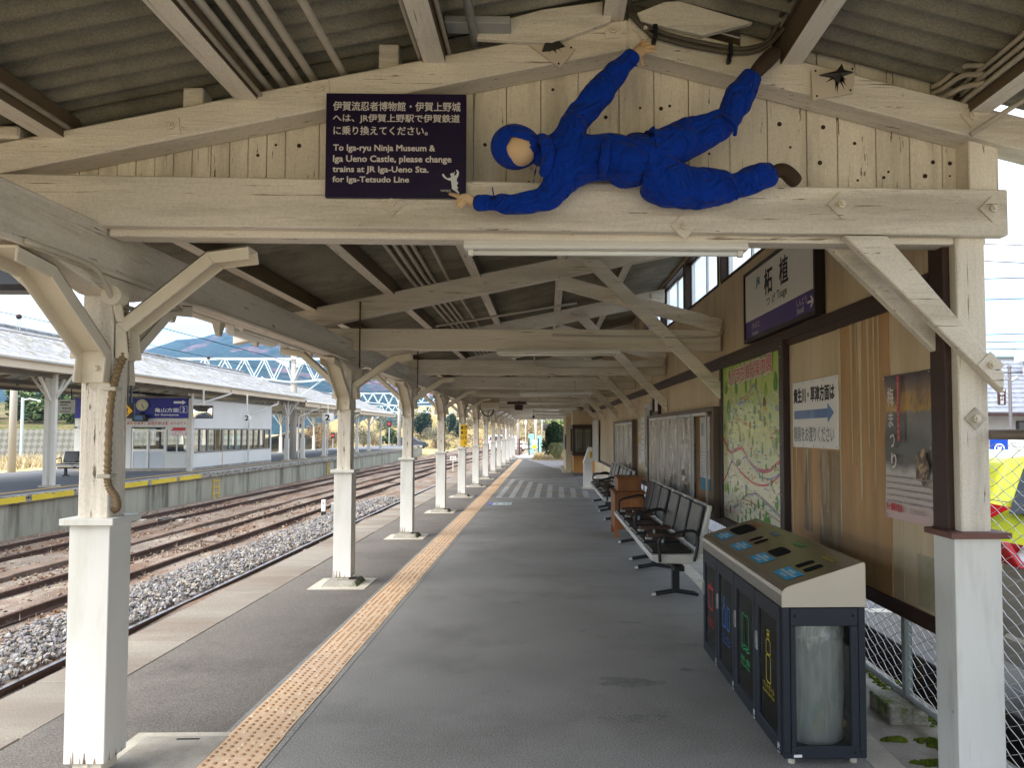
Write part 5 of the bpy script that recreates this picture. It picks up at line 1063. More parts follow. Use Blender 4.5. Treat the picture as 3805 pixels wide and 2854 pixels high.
for k, (tx, en) in enumerate((('ペットボトル', 'PLASTIC BOTTLES'), ('新聞・雑誌', 'PAPER'), ('ビン・カン', 'CANS'), ('その他', 'OTHERS'))):
    y0, y1 = BY0+DW*k+.004, BY0+DW*(k+1)-.004; xx = BX0-.008
    if k == 0: y0 += .028
    if k == 3: y1 -= .028
    d_ = B().box(xx, xx+.02, y0, y1, BZ0+.005, .11).box(xx, xx+.02, y0, y1, .68, BZ1-.003).box(xx, xx+.02, y0, y0+.05, .11, .68).box(xx, xx+.02, y1-.065, y1, .11, .68)
    d_ = bb_(d_, 'door', M_NAVY, bevel=.003)
    B().box(xx+.008, xx+.012, y0+.048, y1-.063, .108, .682).build('pane', M_PANE, d_)
    h = B().box(xx-.006, xx, y1-.05, y1-.022, .44, .54); h.m(1).box(xx-.012, xx-.006, y1-.042, y1-.030, .46, .53); h.cyl((xx-.006, y1-.036, .45), (xx-.010, y1-.036, .45), .006, 8); h.build('handle', [M_GALV, M_STEEL], d_, bevel=.002)
    pc = B(); yc = (y0+y1)/2-.0; px_ = xx+.0072
    if k == 0:
        R_ = lambda z0, z1, w_: [(yc-w_, z0), (yc-w_, z1), (yc-w_*.6, z1+.012), (yc+w_*.6, z1+.012), (yc+w_, z1), (yc+w_, z0), (yc+w_*.6, z0-.008), (yc-w_*.6, z0-.008)]
        ribbon(pc, R_(.33, .45, .04), .007, px_); ribbon(pc, R_(.475, .53, .038), .007, px_); ribbon(pc, [(yc-.018, .545), (yc-.018, .565), (yc+.018, .565), (yc+.018, .545)], .007, px_); ribbon(pc, [(yc-.018, .572), (yc-.018, .59), (yc+.018, .59), (yc+.018, .572)], .007, px_)
    elif k == 1:
        ribbon(pc, [(yc-.075, .38), (yc-.04, .37), (yc, .385), (yc, .55), (yc-.04, .565), (yc-.075, .55)], .008, px_); ribbon(pc, [(yc+.075, .38), (yc+.04, .37), (yc, .385), (yc, .55), (yc+.04, .565), (yc+.075, .55)], .008, px_); ribbon(pc, [(yc-.09, .365), (yc-.04, .35), (yc, .365), (yc+.04, .35), (yc+.09, .365)], .008, px_, False)
    elif k == 2:
        ribbon(pc, [(yc-.09, .36), (yc-.09, .50), (yc-.03, .50), (yc-.03, .36)], .012, px_); ribbon(pc, [(yc+.02, .36), (yc+.02, .46), (yc+.045, .49), (yc+.045, .55), (yc+.065, .55), (yc+.065, .49), (yc+.09, .46), (yc+.09, .36)], .012, px_)
    else:
        ribbon(pc, [(yc-.06, .38), (yc-.07, .52), (yc+.07, .52), (yc+.06, .38)], .014, px_); ribbon(pc, [(yc-.08, .53), (yc+.08, .53)], .012, px_, False); ribbon(pc, [(yc-.02, .54), (yc, .56), (yc+.02, .54)], .01, px_, False)
    letters(pc, tx, (px_, yc+.10, .28), (0, -1, 0), (0, 0, 1), .20, .035, .0, 0); letters(pc, en, (px_, yc+.10, .255), (0, -1, 0), (0, 0, 1), .20, .015, .0, 0)
    pc.build('pictogram', PIC[k], d_)
    lg = B(); letters(lg, 'JR', (xx, y0+.052, .055), (0, -1, 0), (0, 0, 1), .042, .036, .001, 0); lg.box(xx-.0012, xx-.0008, y0+.012, y0+.05, .045, .049); lg.build('railway_emblem', M_TXW, d_)
    bg_ = B(); n = 20; yc2 = (y0+y1)/2; vs = []; rs = 12
    for i in range(rs+1):
        z = BZ0+.04+.60*i/rs
        for j in range(n): a = 2*pi*j/n; r = (.172 if i < 10 else .176-.01*(i-10))*(1+.02*sin(3*a+i*.4+k)+.012*rnd.uniform(-1, 1)); vs.append((1.36+r*cos(a)*1.0, yc2+r*sin(a)*1.1, z+rnd.uniform(-.004, .004)))
    bg_.add(vs, [(i*n+j, i*n+(j+1) % n, (i+1)*n+(j+1) % n, (i+1)*n+j) for i in range(rs) for j in range(n)])
    n2 = 40; zt = BZ0+.645; vs = []
    for i, (dr, dz_) in enumerate(((.0, .0), (.018, .012), (.026, -.01), (.024, -.05), (.027, -.085))):
        for j in range(n2): a = 2*pi*j/n2; r = .165+dr+.006*sin(7*a+i)+rnd.uniform(-.004, .004); vs.append((1.36+min(.178, r)*cos(a), yc2+r*sin(a)*1.08, zt+dz_+.012*sin(3*a+k)+rnd.uniform(-.005, .005)))
    bg_.add(vs, [(i*n2+j, i*n2+(j+1) % n2, (i+1)*n2+(j+1) % n2, (i+1)*n2+j) for i in range(4) for j in range(n2)])
    bgt = bg_.build('bin_bag', M_BAG, smooth=True)
    tag(bgt, ('clear bag behind the yellow bottle door, nearest in the bin', 'clear bag behind the green paper door of the bin', 'clear bag behind the blue can door of the bin', 'clear bag behind the red door, farthest in the bin')[k], 'bag', 'clear bags inside the recycling bin')
bt_ = thing('bottle_heap', 'empty green and clear bottles lying in the nearest bin bag', 'bottles', (1.36, 4.03, BZ0+.05)); rq = random.Random(4)
for k in range(11):
    a = rq.uniform(0, 6.28); r = rq.uniform(.0, .085); z = .035+.05*(k // 4); u = V((cos(a+1.3), sin(a+1.3), rq.uniform(-.3, .3))).normalized(); c = V((r*cos(a), r*sin(a), z))
    B().tube([c-u*.075, c-u*.07, c+u*.03, c+u*.06, c+u*.065, c+u*.085], [.02, .03, .03, .014, .012, .012], 10).build('bottle', [mat('bottle_green', (.10, .30, .10), .15, .5), mat('bottle_clear', (.5, .55, .52), .12, .5), mat('bottle_label', (.55, .45, .12), .4, .3)][k % 3], bt_, smooth=True)
b = B()
for k in range(24): b.m(k % 2).prism([(BX1-.014, BY0+.1+.07*k, .09), (BX1-.014, BY0+.17+.07*k, .09), (BX1-.014, BY0+.15+.07*k, .13), (BX1-.014, BY0+.08+.07*k, .13)], (-.002, 0, 0))
bb_(b, 'hazard_tape', [M_YELLOW, M_BLACK])
for x in (BX0+.05, BX1-.05):
    for y in (BY0+.05, 4.74, BY1-.05): bb_(B().cyl((x, y, 0), (x, y, BZ0+.002), .018, 10), 'foot', M_CONCL)

# ================================================================== rows of seats
M_VINYL = mat('black_vinyl', (.022, .023, .025), .34, .5, var=.1, vs=30, bump=.05)
M_SHELL = mat('white_seat_shell', (.62, .60, .56), .4, .4, var=.05)
M_TABLE = mat('brown_table', (.085, .042, .025), .45, .4, var=.2, vs=10)
def seat_row(label, y0, cat='bench', group='rows of waiting seats'):
    t = thing('seat_row', label, cat, (1.0, y0, 0), 0, group)
    P = .66
    for k in range(3):
        a = P*k
        sh = B().prism([(0, a+.02, .44), (0, a+.02, .385), (.06, a+.02, .36), (.36, a+.02, .345), (.47, a+.02, .40), (.54, a+.02, .60), (.605, a+.02, .905), (.565, a+.02, .915), (.455, a+.02, .47), (.42, a+.02, .44)], (0, P-.04, 0)); sh.build('seat_shell', M_SHELL, t, bevel=.012, seg=2)
        B().box(.02, .41, a+.075, a+P-.075, .44, .472).build('seat_cushion', M_VINYL, t, bevel=.014, seg=2)
        n = V((-.97, 0, .22)).normalized(); u = V((.22, 0, .97)).normalized(); c = V((.498, a+P/2, .70))
        B().obox(c+n*.017, V((0, P/2-.075, 0)), u*.205, n*.016).build('back_cushion', M_VINYL, t, bevel=.014, seg=2)
    B().box(.22, .32, -.02, 3*P+.02, .285, .335).build('beam', M_BLACK, t, bevel=.004)
    for yl_ in (.22, 3*P-.27):
        lg = B().box(.235, .305, yl_-.04, yl_+.04, .045, .287)
        lg.tube([(.04, yl_, .012), (.08, yl_, .028), (.27, yl_, .055), (.46, yl_, .028), (.50, yl_, .012)], [.014, .022, .024, .022, .014], 10)
        lg.m(1).tube([(.035, yl_, .010), (.075, yl_, .022)], [.016, .024], 10)
        lg.build('leg', [M_BLACK, M_GALV], t, bevel=.002)
    for ya in (-.01, 3*P+.01):
        B().tube(smooth_path([(.085, ya, .375), (.08, ya, .50), (.075, ya, .57), (.12, ya, .615), (.24, ya, .645), (.36, ya, .672), (.43, ya, .66), (.455, ya, .60), (.44, ya, .48), (.415, ya, .38)], 5), .0155, 10).build('armrest', M_BLACK, t, smooth=True)
    for k in (1, 2):
        tb_ = B().box(.05, .40, P*k-.055, P*k+.055, .525, .557); tb_.m(1).box(.03, .10, P*k-.03, P*k+.03, .50, .524).box(.2, .225, P*k-.012, P*k+.012, .36, .524); tb_.build('side_table', [M_TABLE, M_GALV], t, bevel=.004)
    return t
s1 = seat_row('row of three black padded seats nearest the recycling bin', 7.42)
for y0, lb in ((9.52, 'row of three black seats between the nearest row and the wooden cabinet'), (13.9, 'row of three seats just behind the wooden cabinet'), (16.1, 'farthest row of three seats, under the four pane notice case')):
    c = copy_tree(s1); c.location = (1.0, y0, 0); c['label'] = lb
# wooden cabinet
M_OAK = mat('varnished_wood', (.27, .095, .025), .4, .4, var=.2, vs=4, vstr=(1, 1, .15), col2=(.16, .055, .018), c2=(.45, .7), c2s=7, c2str=(2, 2, .15))
cb = thing('wooden_cabinet', 'reddish varnished wooden cabinet with a smaller box on top between the seat rows', 'cabinet', (1.27, 12.2, 0))
B().box(-.23, .23, -.36, .36, .12, .665).build('carcass', M_OAK, cb, bevel=.004); B().box(-.25, .25, -.38, .38, .667, .70).build('table_top', M_OAK, cb, bevel=.005)
for x in (-.2, .2):
    for y in (-.33, .33): B().box(x-.03, x+.03, y-.03, y+.03, 0, .118).build('leg', M_OAK, cb)
bx_ = B().box(-.175, .19, -.3, .3, .702, .895).build('upper_box', M_OAK, cb, bevel=.003); B().box(-.195, .21, -.32, .32, .897, .922).build('lid', M_OAK, bx_, bevel=.004)
B().box(-.15, .15, -.366, -.362, .2, .6).build('front_panel', mat('wood_panel_light', (.33, .13, .04), .4, .4, var=.2, vs=4, vstr=(1, 1, .15)), cb)
# machine, whiteboard, ticket booth, station building
mc = thing('ticket_machine', 'white pedestal machine with a sloping head by the wall past the seats', 'machine', (1.16, 21.95, 0))
B().box(-.12, .12, -.25, .25, .04, .735).build('pedestal', M_LAMPBODY, mc, bevel=.008); B().box(-.16, .16, -.29, .29, 0, .045).build('base', M_CONCL, mc)
B().prism([(-.14, -.27, .737), (.125, -.27, .737), (.125, -.27, 1.18), (.02, -.27, 1.18)], (0, .54, 0)).build('sloping_head', M_LAMPBODY, mc, bevel=.006)
lt = B().box(.04, .115, -.276, -.271, .88, 1.06); lt.m(1)
for k, ch in enumerate('乗車証'): letters(lt, ch, (.055, -.276, 1.0-.055*k), X1, Z1, .045, .045, .001)
lt.build('yellow_label', [mat('bright_yellow', (.8, .5, .01)), M_TXK], mc)
wbo = at_wall('wall_notice_board', 'tall pale grey notice panel on the wall behind the white machine', 'panel', 26.0, 1.32, .05)
B().box(-1.2, 1.2, -.04, 0, -.7, .68).build('panel', mat('pale_panel', (.55, .53, .48), .5, .3, var=.06), wbo, bevel=.004)
bt = thing('ticket_booth', 'brown framed ticket window booth with an orange wood base', 'booth', (1.3, 28.1, 0))
B().box(-.34, .45, -.06, 2.2, 0, .12).build('plinth', mat('dark_plinth', (.10, .095, .09), .9, .2), bt); B().box(-.335, .44, -.05, 2.2, .121, .74).build('wood_base', mat('orange_wood', (.36, .16, .035), .45, .35, var=.12, vs=3, vstr=(1, 1, .3)), bt)
B().box(-.38, .46, -.1, 2.2, .742, .87).box(-.38, .46, -.1, 2.2, 1.73, 1.875).box(-.38, -.28, -.1, .0, .87, 1.73).box(.31, .46, -.1, .0, .87, 1.73).box(-.38, -.30, 2.1, 2.2, .87, 1.73).build('window_frame', M_BROWN, bt, bevel=.004)
B().box(-.28, .31, -.045, -.035, .87, 1.73).build('pane', thin_glass('window_glass', 1.6, (.7, .72, .68)), bt); B().box(-.36, .44, .9, .94, .87, 1.73).build('inner_wall', mat('booth_inside', (.33, .30, .22), .8, .2, var=.1), bt)
b = B()
for k in range(6): b.cyl((-.22+.09*k, .12, .88), (-.22+.09*k, .12, 1.68), .009, 8)
for z in (.95, 1.64): b.cyl((-.26, .12, z), (.3, .12, z), .009, 8)
b.build('grille', M_LAMPBODY, bt)
b = B().box(-.37, .45, -.02, 2.2, 1.876, 2.4); b.build('upper_wall', M_WALL, bt)
sb_ = thing('station_building', 'cream station building end wall closing the right side of the platform', 'building', (2.6, 33, 0))
M_CREAMW = mat('cream_render', (.58, .49, .32), .7, .2, var=.06, vs=1.5)
B().box(-1.84, 2.5, -2.6, 2.6, 0, 2.42).build('wall', M_CREAMW, sb_)
b = B()
for k in range(8): b.box(-1.842+.48*k, -1.835+.48*k+.006, -2.606, -2.6, 0, 2.42)
b.build('panel_joint', mat('joint_brown', (.28, .22, .13), .8, .2), sb_); B().box(-2.1, 2.7, -2.65, 2.65, 2.422, 2.5).build('roof_edge', M_LAMPBODY, sb_)
B().box(-1.88, -1.842, -2.0, 1.8, .9, 1.5).build('side_window', M_BROWN, sb_); B().box(-2.0, -1.845, -2.6, 2.6, 0, .06).build('kerb', M_CONCL, sb_)
for y in (28.9, ): brace2(y, y+.06, [(.93, 2.55), (1.08, 2.55), (1.36, 1.88), (1.24, 1.88)])

# ================================================================== chain link fence
fe = thing('chain_link_fence', 'galvanised chain link fence between the platform and the car park', 'fence', (2.14, 4.6, -.05))
FX = 2.14
def fb_(b, name, m, **k): o = b.build(name, m, fe, **k); o.matrix_parent_inverse = Mx.Translation(-V(fe.location)); return o
b = B().cyl((FX, 2.6, 1.615), (FX, 22, 1.615), .024, 10); fb_(b, 'top_rail', mat('rail_brown_grey', (.24, .20, .17), .5, .4, metal=.4, var=.15), smooth=True)
b = B().cyl((FX, 2.6, .06), (FX, 22, .06), .02, 10); fb_(b, 'bottom_rail', M_GALV, smooth=True)
b = B()
for z in (.45, .95, 1.3): b.tube([(FX+.006, 2.6, z), (FX+.006, 22, z)], .002, 5)
fb_(b, 'tension_wire', M_GALV)
b = B(); pt = .064; y = 2.7; k = 0
while y < 21.9:
    n = int(1.53/(pt/2)) if y < 12 else int(1.53/pt); hz = pt/2 if y < 12 else pt
    pts = [V((FX+(.004 if i % 2 else -.004), y+(pt/2 if (i+k) % 2 else -pt/2)*1.04, .07+hz*i)) for i in range(n+1)]
    for i in range(n):
        a, c = pts[i], pts[i+1]; r = .0021
        b.add([a+V((r, 0, 0)), a+V((-r, r, 0)), a+V((-r, -r, 0)), c+V((r, 0, 0)), c+V((-r, r, 0)), c+V((-r, -r, 0))], [(0, 1, 4, 3), (1, 2, 5, 4), (2, 0, 3, 5)])
    y += pt; k += 1
fb_(b, 'wire_mesh', mat('mesh_wire', (.62, .62, .60), .45, .5, metal=.5, var=.1))
for k in range(9):
    y = 4.58+2.05*k
    fb_(B().cyl((FX, y, -.05), (FX, y, 1.62), .03, 12), 'fence_post', mat('post_green_grey', (.30, .34, .33), .5, .4, metal=.4, var=.15), smooth=False)
    fb_(B().box(FX-.17, FX+.05, y-.15, y+.15, -.06, .05), 'footing', M_MOSSC, bevel=.008)
b = B().box(FX-.04, FX+.04, 4.55, 4.61, .66, .69); fb_(b, 'clamp', M_GALV, bevel=.003)

# ================================================================== cars and the street beyond the fence
M_TYRE = mat('tyre_rubber', (.02, .02, .02), .8, .2, var=0)
M_CARGL = mat('car_glass', (.03, .035, .04), .08, .6, var=0)
def car(name, label, cat, loc, rz, L_, W_, H_, paint, lift=0, prof=None, lights=True, group=None):
    """rear at local x = 0, nose at x = L; sides at y = +-W/2"""
    t = thing(name, label, cat, loc, rz, group); h = H_
    prof = prof or [(.05, .22), (0, .5), (.02, .92*h*.75), (.10, .70*h), (.30, .97*h), (.7, h), (L_*.55, .99*h), (L_*.72, .66*h), (L_*.95, .56*h), (L_, .42*h), (L_, .22)]
    b = B(); n = len(prof); ins = lambda z: (0 if z < .62*h else .16*(z-.62*h)/(.38*h))
    v0 = [(x, -W_/2+ins(z), z) for x, z in prof]; v1 = [(x, W_/2-ins(z), z) for x, z in prof]
    b.add(v0+v1, [tuple(range(n))[::-1] if False else tuple(range(n)), tuple(range(n, 2*n))[::-1]]+[(i, n+i, n+(i+1) % n, (i+1) % n) for i in range(n)])
    b.build('body', paint, t, bevel=.05, seg=3, smooth=False)
    for s in (-1, 1):
        g = B(); y = lambda z: s*(W_/2-ins(z)+.004)
        g.add([(.26, y(.70*h), .70*h), (.42, y(.92*h), .92*h), (L_*.30, y(.93*h), .93*h), (L_*.30, y(.68*h), .68*h)], [(0, 1, 2, 3)]); g.add([(L_*.32, y(.68*h), .68*h), (L_*.32, y(.93*h), .93*h), (L_*.55, y(.92*h), .92*h), (L_*.68, y(.68*h), .68*h)], [(0, 1, 2, 3)])
        g.build('side_window', M_CARGL, t)
        for x in (L_*.19, L_*.82):
            wh = B().cyl((x, s*(W_/2-.16), .29), (x, s*(W_/2+.005), .29), .29, 20).build('wheel', M_TYRE, t); B().cyl((x, s*(W_/2), .29), (x, s*(W_/2+.012), .29), .18, 16).build('rim', M_GALV, wh)
        if lights:
            B().prism([(-.012, s*(W_/2-.26), .66*h), (-.012, s*(W_/2-.03), .67*h), (-.012, s*(W_/2-.03), .76*h), (-.012, s*(W_/2-.10), .77*h)], (.05, 0, 0)).build('tail_light', mat('tail_light_red', (.55, .015, .02), .15, .5, var=0), t, bevel=.006)
            B().prism([(.03, s*(W_/2+.006), .65*h), (.26, s*(W_/2+.006), .73*h), (.05, s*(W_/2+.006), .76*h)], (0, -s*.03, 0)).build('tail_light', mat('tail_light_red', (.55, .015, .02), .15, .5, var=0), t)
        B().box(L_-.03, L_+.005, s*(W_/2-.22)-.14, s*(W_/2-.22)+.14, .46*h, .54*h).build('headlight', M_LAMPBODY, t, bevel=.01)
    B().add([(.075, -W_/2+.22, .70*h), (.075, W_/2-.22, .70*h), (.245, W_/2-.28, .93*h), (.245, -W_/2+.28, .93*h)], [(0, 1, 2, 3)]).build('rear_window', M_CARGL, t)
    B().box(-.03, .03, -W_/2+.1, W_/2-.1, .25, .42).build('rear_bumper', paint, t, bevel=.02)
    return t
M_LIME = mat('lime_car_paint', (.62, .68, .04), .3, .5, var=0, coat=.6); M_SILV = mat('silver_car_paint', (.50, .48, .45), .35, .5, metal=.4, var=0, coat=.6); M_VANW = mat('white_car_paint', (.75, .76, .78), .3, .5, var=0, coat=.5)
car('parked_car', 'lime yellow hatchback parked behind the fence at the right', 'car', (3.18, 6.35, 0), R(-4), 3.6, 1.55, 1.47, M_LIME, group='cars in the car park')
car('parked_car', 'silver car parked in front of the lime car, tail just in view', 'car', (2.80, 3.92, 0), R(3), 4.2, 1.6, 1.25, M_SILV, group='cars in the car park')
hs_ = thing('house', 'low house with a grey slate roof beyond the car park', 'house', (22, 31, 0))
B().box(-7.6, 8, -4, 4, 0, 2.35).build('wall', mat('house_wall', (.55, .50, .43), .8, .2, var=.06), hs_)
M_ROOFS = mat('blue_grey_slate', (.22, .235, .28), .6, .3, var=.15, vs=3, vstr=(.3, 1, 1), col2=(.16, .17, .2), c2s=6, bump=.4, bs=8)
b = B().add([(-8.6, -5, 2.25), (9, -5, 2.25), (9, 0, 4.5), (-8.6, 0, 4.5), (9, 5, 2.25), (-8.6, 5, 2.25)], [(0, 1, 2, 3), (3, 2, 4, 5), (0, 3, 5), (1, 4, 2)]); rf = b.build('roof', M_ROOFS, hs_)
b = B()
for k in range(12): a, c = k/12, (k+1)/12-.006; b.hexa([(-8.62, -5+5*a-.02, 2.27+2.25*a), (9, -5+5*a-.02, 2.27+2.25*a), (9, -5+5*c, 2.26+2.25*c), (-8.62, -5+5*c, 2.26+2.25*c), (-8.62, -5+5*a-.02, 2.31+2.25*a), (9, -5+5*a-.02, 2.31+2.25*a), (9, -5+5*c, 2.28+2.25*c), (-8.62, -5+5*c, 2.28+2.25*c)])
b.build('slate_course', M_ROOFS, rf); B().box(-8.65, 9.05, -5.1, -5.02, 2.15, 2.27).build('gutter', M_BROWN, rf)
for x in (-4.6, -2.0, 2): f = B().box(x-.7, x+.7, -4.06, -4.002, 1.05, 2.0).build('window', M_BROWN, hs_); B().quad((x-.62, -4.065, 1.1), (x+.62, -4.065, 1.1), (x+.62, -4.065, 1.95), (x-.62, -4.065, 1.95)).build('pane', M_CARGL, f)
dm = B(); dm.box(-3.5, 3, -3.9, -1.6, 2.9, 4.3); dm.box(-3.7, 3.2, -4.1, -1.4, 4.32, 4.6); 
for k in range(5): dm.box(-3.6, 3.1, -4.06, -3.95, 4.35+.05*k, 4.37+.05*k)
dm.build('dormer', mat('dormer_white', (.55, .54, .50), .7, .2, var=.05), hs_)
sl_ = thing('street_lamp', 'dark street lamp post with a brown name plate before the slate roofed house', 'street lamp', (15.29, 25, 0))
B().cyl((0, 0, 0), (0, 0, 3.72), .055, 10).ball((0, 0, 3.76), .07, 10, 6).build('pole', mat('lamp_post_grey', (.13, .12, .12), .5, .4, var=.05), sl_)
B().tube(smooth_path([(-.05, 0, 3.35), (-.3, 0, 3.6), (-.55, 0, 3.55), (-.68, 0, 3.35)], 5), .03, 8).tube([(.03, 0, 3.3), (.25, 0, 3.42)], .06, 8).build('lamp_arm', M_GREY, sl_)
np_ = B().box(-.43, -.14, -.03, .03, 2.50, 3.06).build('name_plate', M_BROWN, sl_, bevel=.03); lt = B()
for k, ch in enumerate('中村屋'): letters(lt, ch, (-.355, -.03, 2.83-.14*k-.02), X1, Z1, .13, .12, .003)
for k in range(2): lt.box(-.37+.1*k, -.30+.1*k, -.034, -.032, 2.96, 3.03)
lt.build('lettering', M_TXW, np_); B().cyl((-.14, 0, 2.9), (0, 0, 2.9), .015, 6).cyl((-.14, 0, 2.65), (0, 0, 2.65), .015, 6).build('plate_bracket', M_GREY, sl_)
fb2 = thing('footbridge', 'grey steel footbridge girder with a pale blue handrail far to the right', 'bridge', (55, 62, 0))
B().box(-22, 25, -1.2, 1.2, 7.0, 7.9).build('girder', mat('girder_grey', (.34, .34, .35), .6, .3, var=.05), fb2); b = B()
for k in range(12): b.box(-21.5+4*k, -21.3+4*k, -1.25, -1.2, 6.95, 8.3)
b.build('stiffener', M_GREY, fb2); B().cyl((-19, -1.35, 7.7), (25, -1.35, 7.7), .14, 8).build('handrail', mat('pale_blue_rail', (.40, .52, .55), .5, .3, var=0), fb2); B().box(-10, -9, -1, 1, 0, 7).box(12, 13, -1, 1, 0, 7).build('pier', M_CONC, fb2)
bd = thing('blue_banner', 'blue printed banner standing among white boards behind the lime car', 'banner', (5.46, 9.2, 0))
B().box(-.09, .12, -.01, .01, 1.30, 1.56).build('banner_sheet', mat('banner_blue', (.01, .06, .40), .6, .2, var=.05), bd); B().cyl((0, 0, 0), (0, 0, 1.30), .02, 8).build('stand', M_GALV, bd)
lt = B(); n = 20; lt.add([(.015+.065*cos(2*pi*k/n), -.012, 1.42+.065*sin(2*pi*k/n)) for k in range(n)]+[(.015+.048*cos(2*pi*k/n), -.012, 1.42+.048*sin(2*pi*k/n)) for k in range(n)], [(k, (k+1) % n, n+(k+1) % n, n+k) for k in range(n)]); lt.box(-.01, .04, -.0125, -.012, 1.395, 1.445).box(-.06, .09, -.0125, -.012, 1.33, 1.342); lt.build('round_emblem', M_TXW, bd)
for x, y, w_, lb in ((5.15, 9.3, .22, 'white notice board left of the blue banner'), (5.78, 9.3, .26, 'white notice board right of the blue banner')):
    t = thing('notice_board', lb, 'board', (x, y, 0)); B().box(-w_/2, w_/2, -.01, .01, 1.3, 1.56).build('board', M_PAPER, t); B().cyl((0, .02, 0), (0, .02, 1.5), .02, 8).build('stand', M_GALV, t)
    b = B()
    for k in range(4): b.box(-w_*.4, w_*.3, -.013, -.011, 1.34+.05*k, 1.355+.05*k)
    b.build('small_print', mat('notice_grey', (.36, .36, .36), .6, .2, var=.2), t)
for (x0, z0, x1, z1, y, lb) in ((8, 6.75, 30, 6.45, 20, 'topmost'), (8, 6.35, 30, 5.7, 20, 'second'), (8, 5.6, 30, 6.6, 20, 'steeply rising'), (8, 5.2, 30, 6.2, 21, 'fourth'), (8, 4.35, 30, 5.25, 22, 'fifth'), (8, 4.15, 30, 4.95, 22, 'sixth'), (8, 4.0, 30, 4.75, 22.5, 'seventh'), (8, 3.3, 30, 4.1, 23, 'lowest')):
    P = [(x0+(x1-x0)*k/12, y, z0+(z1-z0)*k/12-.35*4*(k/12)*(1-k/12)*.4) for k in range(13)]
    tag(B().tube(P, .012, 5).build('overhead_wire', M_DARK), 'thin dark overhead wire above the car park, %s of them' % lb, 'wire', 'overhead wires at the right')
# ================================================================== island platform across the tracks
M_ISTOP = mat('island_asphalt', (.15, .155, .165), .85, .25, var=.1, vs=.5, fine=.2, fs=60)
M_ISWALL = mat('stained_concrete_wall', (.42, .40, .31), .9, .2, var=.2, vs=.8, vstr=(1, 1, .2), col2=(.17, .155, .115), c2=(.5, .66), c2s=1.5, c2str=(1, 1, .12), bump=.3, bs=20)
ip = B(); ip.add([(-13.35, -12, 0), (-13.35, 74, 0), (-14.8, 92, 0), (-19.0, 92, 0), (-21.2, 74, 0), (-21.2, -12, 0)], [tuple(range(6))]); ip.build('island_platform', M_ISTOP, kind='structure')
b = B(); b.add([(-13.46, -12, -1.15), (-13.46, 74, -1.15), (-14.9, 92, -1.15), (-14.9, 92, -.19), (-13.46, 74, -.19), (-13.46, -12, -.19)], [(0, 1, 4, 5), (1, 2, 3, 4)])
y = -11.8
while y < 73: b.box(-13.463, -13.455, y, y+.03, -1.15, -.2); y += 3.4
b.build('island_platform_wall', M_ISWALL, kind='structure')
M_WORN = mat('worn_coping', (.36, .33, .27), .85, .2, var=.2, vs=2, chips=(.09, .085, .08), chs=(5, 5, 12), cht=(.52, .6))
b = B(); y = -11.9
while y < 74: b.box(-13.62, -13.33, y+.01, y+1.99, -.19, .006); y += 2.0
b.build('island_coping', M_WORN, kind='structure', bevel=.01)
b = B(); y = -11.9
while y < 29: b.box(-13.328, -13.322, y+.12, y+1.88, -.165, -.015); y += 2.0
b.build('yellow_edge_paint', mat('edge_yellow', (.75, .56, .04), .6, .3, var=.1, vs=1, chips=(.3, .28, .2), chs=(3, 3, 6), cht=(.6, .66)), kind='structure')
b = B(); b.box(-14.3, -14.12, -12, 74, .004, .012); b.build('island_guide_line', mat('guide_ochre', (.62, .40, .12), .7, .25, var=.1), kind='structure')
M_OFFW = mat('offwhite_steel', (.66, .63, .56), .5, .3, var=.05)
M_ISROOF = mat('weathered_slate_roof', (.27, .275, .285), .9, .15, var=.2, vs=1.3, col2=(.19, .175, .13), c2=(.5, .62), c2s=2.6, chips=(.44, .44, .43), chs=(3.5, 5, 3.5), cht=(.56, .64), bump=.4, bs=9)
M_FASC = mat('cream_fascia', (.70, .58, .42), .6, .3, var=.06, vs=.6)
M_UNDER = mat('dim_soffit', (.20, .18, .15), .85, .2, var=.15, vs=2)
ic = thing('island_canopy', 'long grey slate roofed canopy standing over the island platform', 'canopy', (-17.5, 30, 0))
ic.location = (0, 0, 0)
def island_roof(y0, y1, dz, hl):
    ez, rz_ = 3.62+dz, 5.0+dz
    for s in (-1, 1):
        b = B(); n = int((y1-y0)/.18*4); vs = []
        for i in range(n+1):
            y = y0+(y1-y0)*i/n; a = .02*sin(2*pi*y/.18)
            vs += [(-17.5+s*3.55, y, ez+a), (-17.5, y, rz_+a)]
        b.add(vs, [(2*i, 2*i+1, 2*i+3, 2*i+2) for i in range(n)]); b.build('roof_sheet', M_ISROOF, ic, smooth=True)
    B().box(-14.06, -14.0, y0, y1, ez-.30, ez-.05).build('fascia_board', M_FASC, ic); B().box(-21.0, -20.94, y0, y1, ez-.30, ez-.05).build('fascia_board', M_FASC, ic)
    B().tube([(-13.93, y0, ez-.02), (-13.93, y1, ez-.05)], .06, 8).build('gutter', M_OFFW, ic, smooth=True)
    B().quad((-14.1, y0, ez-.12), (-20.9, y0, ez-.12), (-20.9, y1, ez-.12), (-14.1, y1, ez-.12)).build('soffit', M_UNDER, ic) if False else None
    b = B(); y = y0+.6
    while y < y1:
        b.beam((-14.1, y, ez-.14), (-17.5, y, rz_-.16), .06, .12); b.beam((-20.9, y, ez-.14), (-17.5, y, rz_-.16), .06, .12); y += 1.5
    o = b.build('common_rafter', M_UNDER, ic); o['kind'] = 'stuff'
    b = B(); b.cyl((-17.5, y0, rz_+.02), (-17.5, y1, rz_+.02), .09, 8); b.build('ridge_cap', M_ISROOF, ic)
island_roof(-12, 44.6, 0, 0); island_roof(44.9, 57.6, -.24, 0); island_roof(57.9, 70.5, -.40, 0)
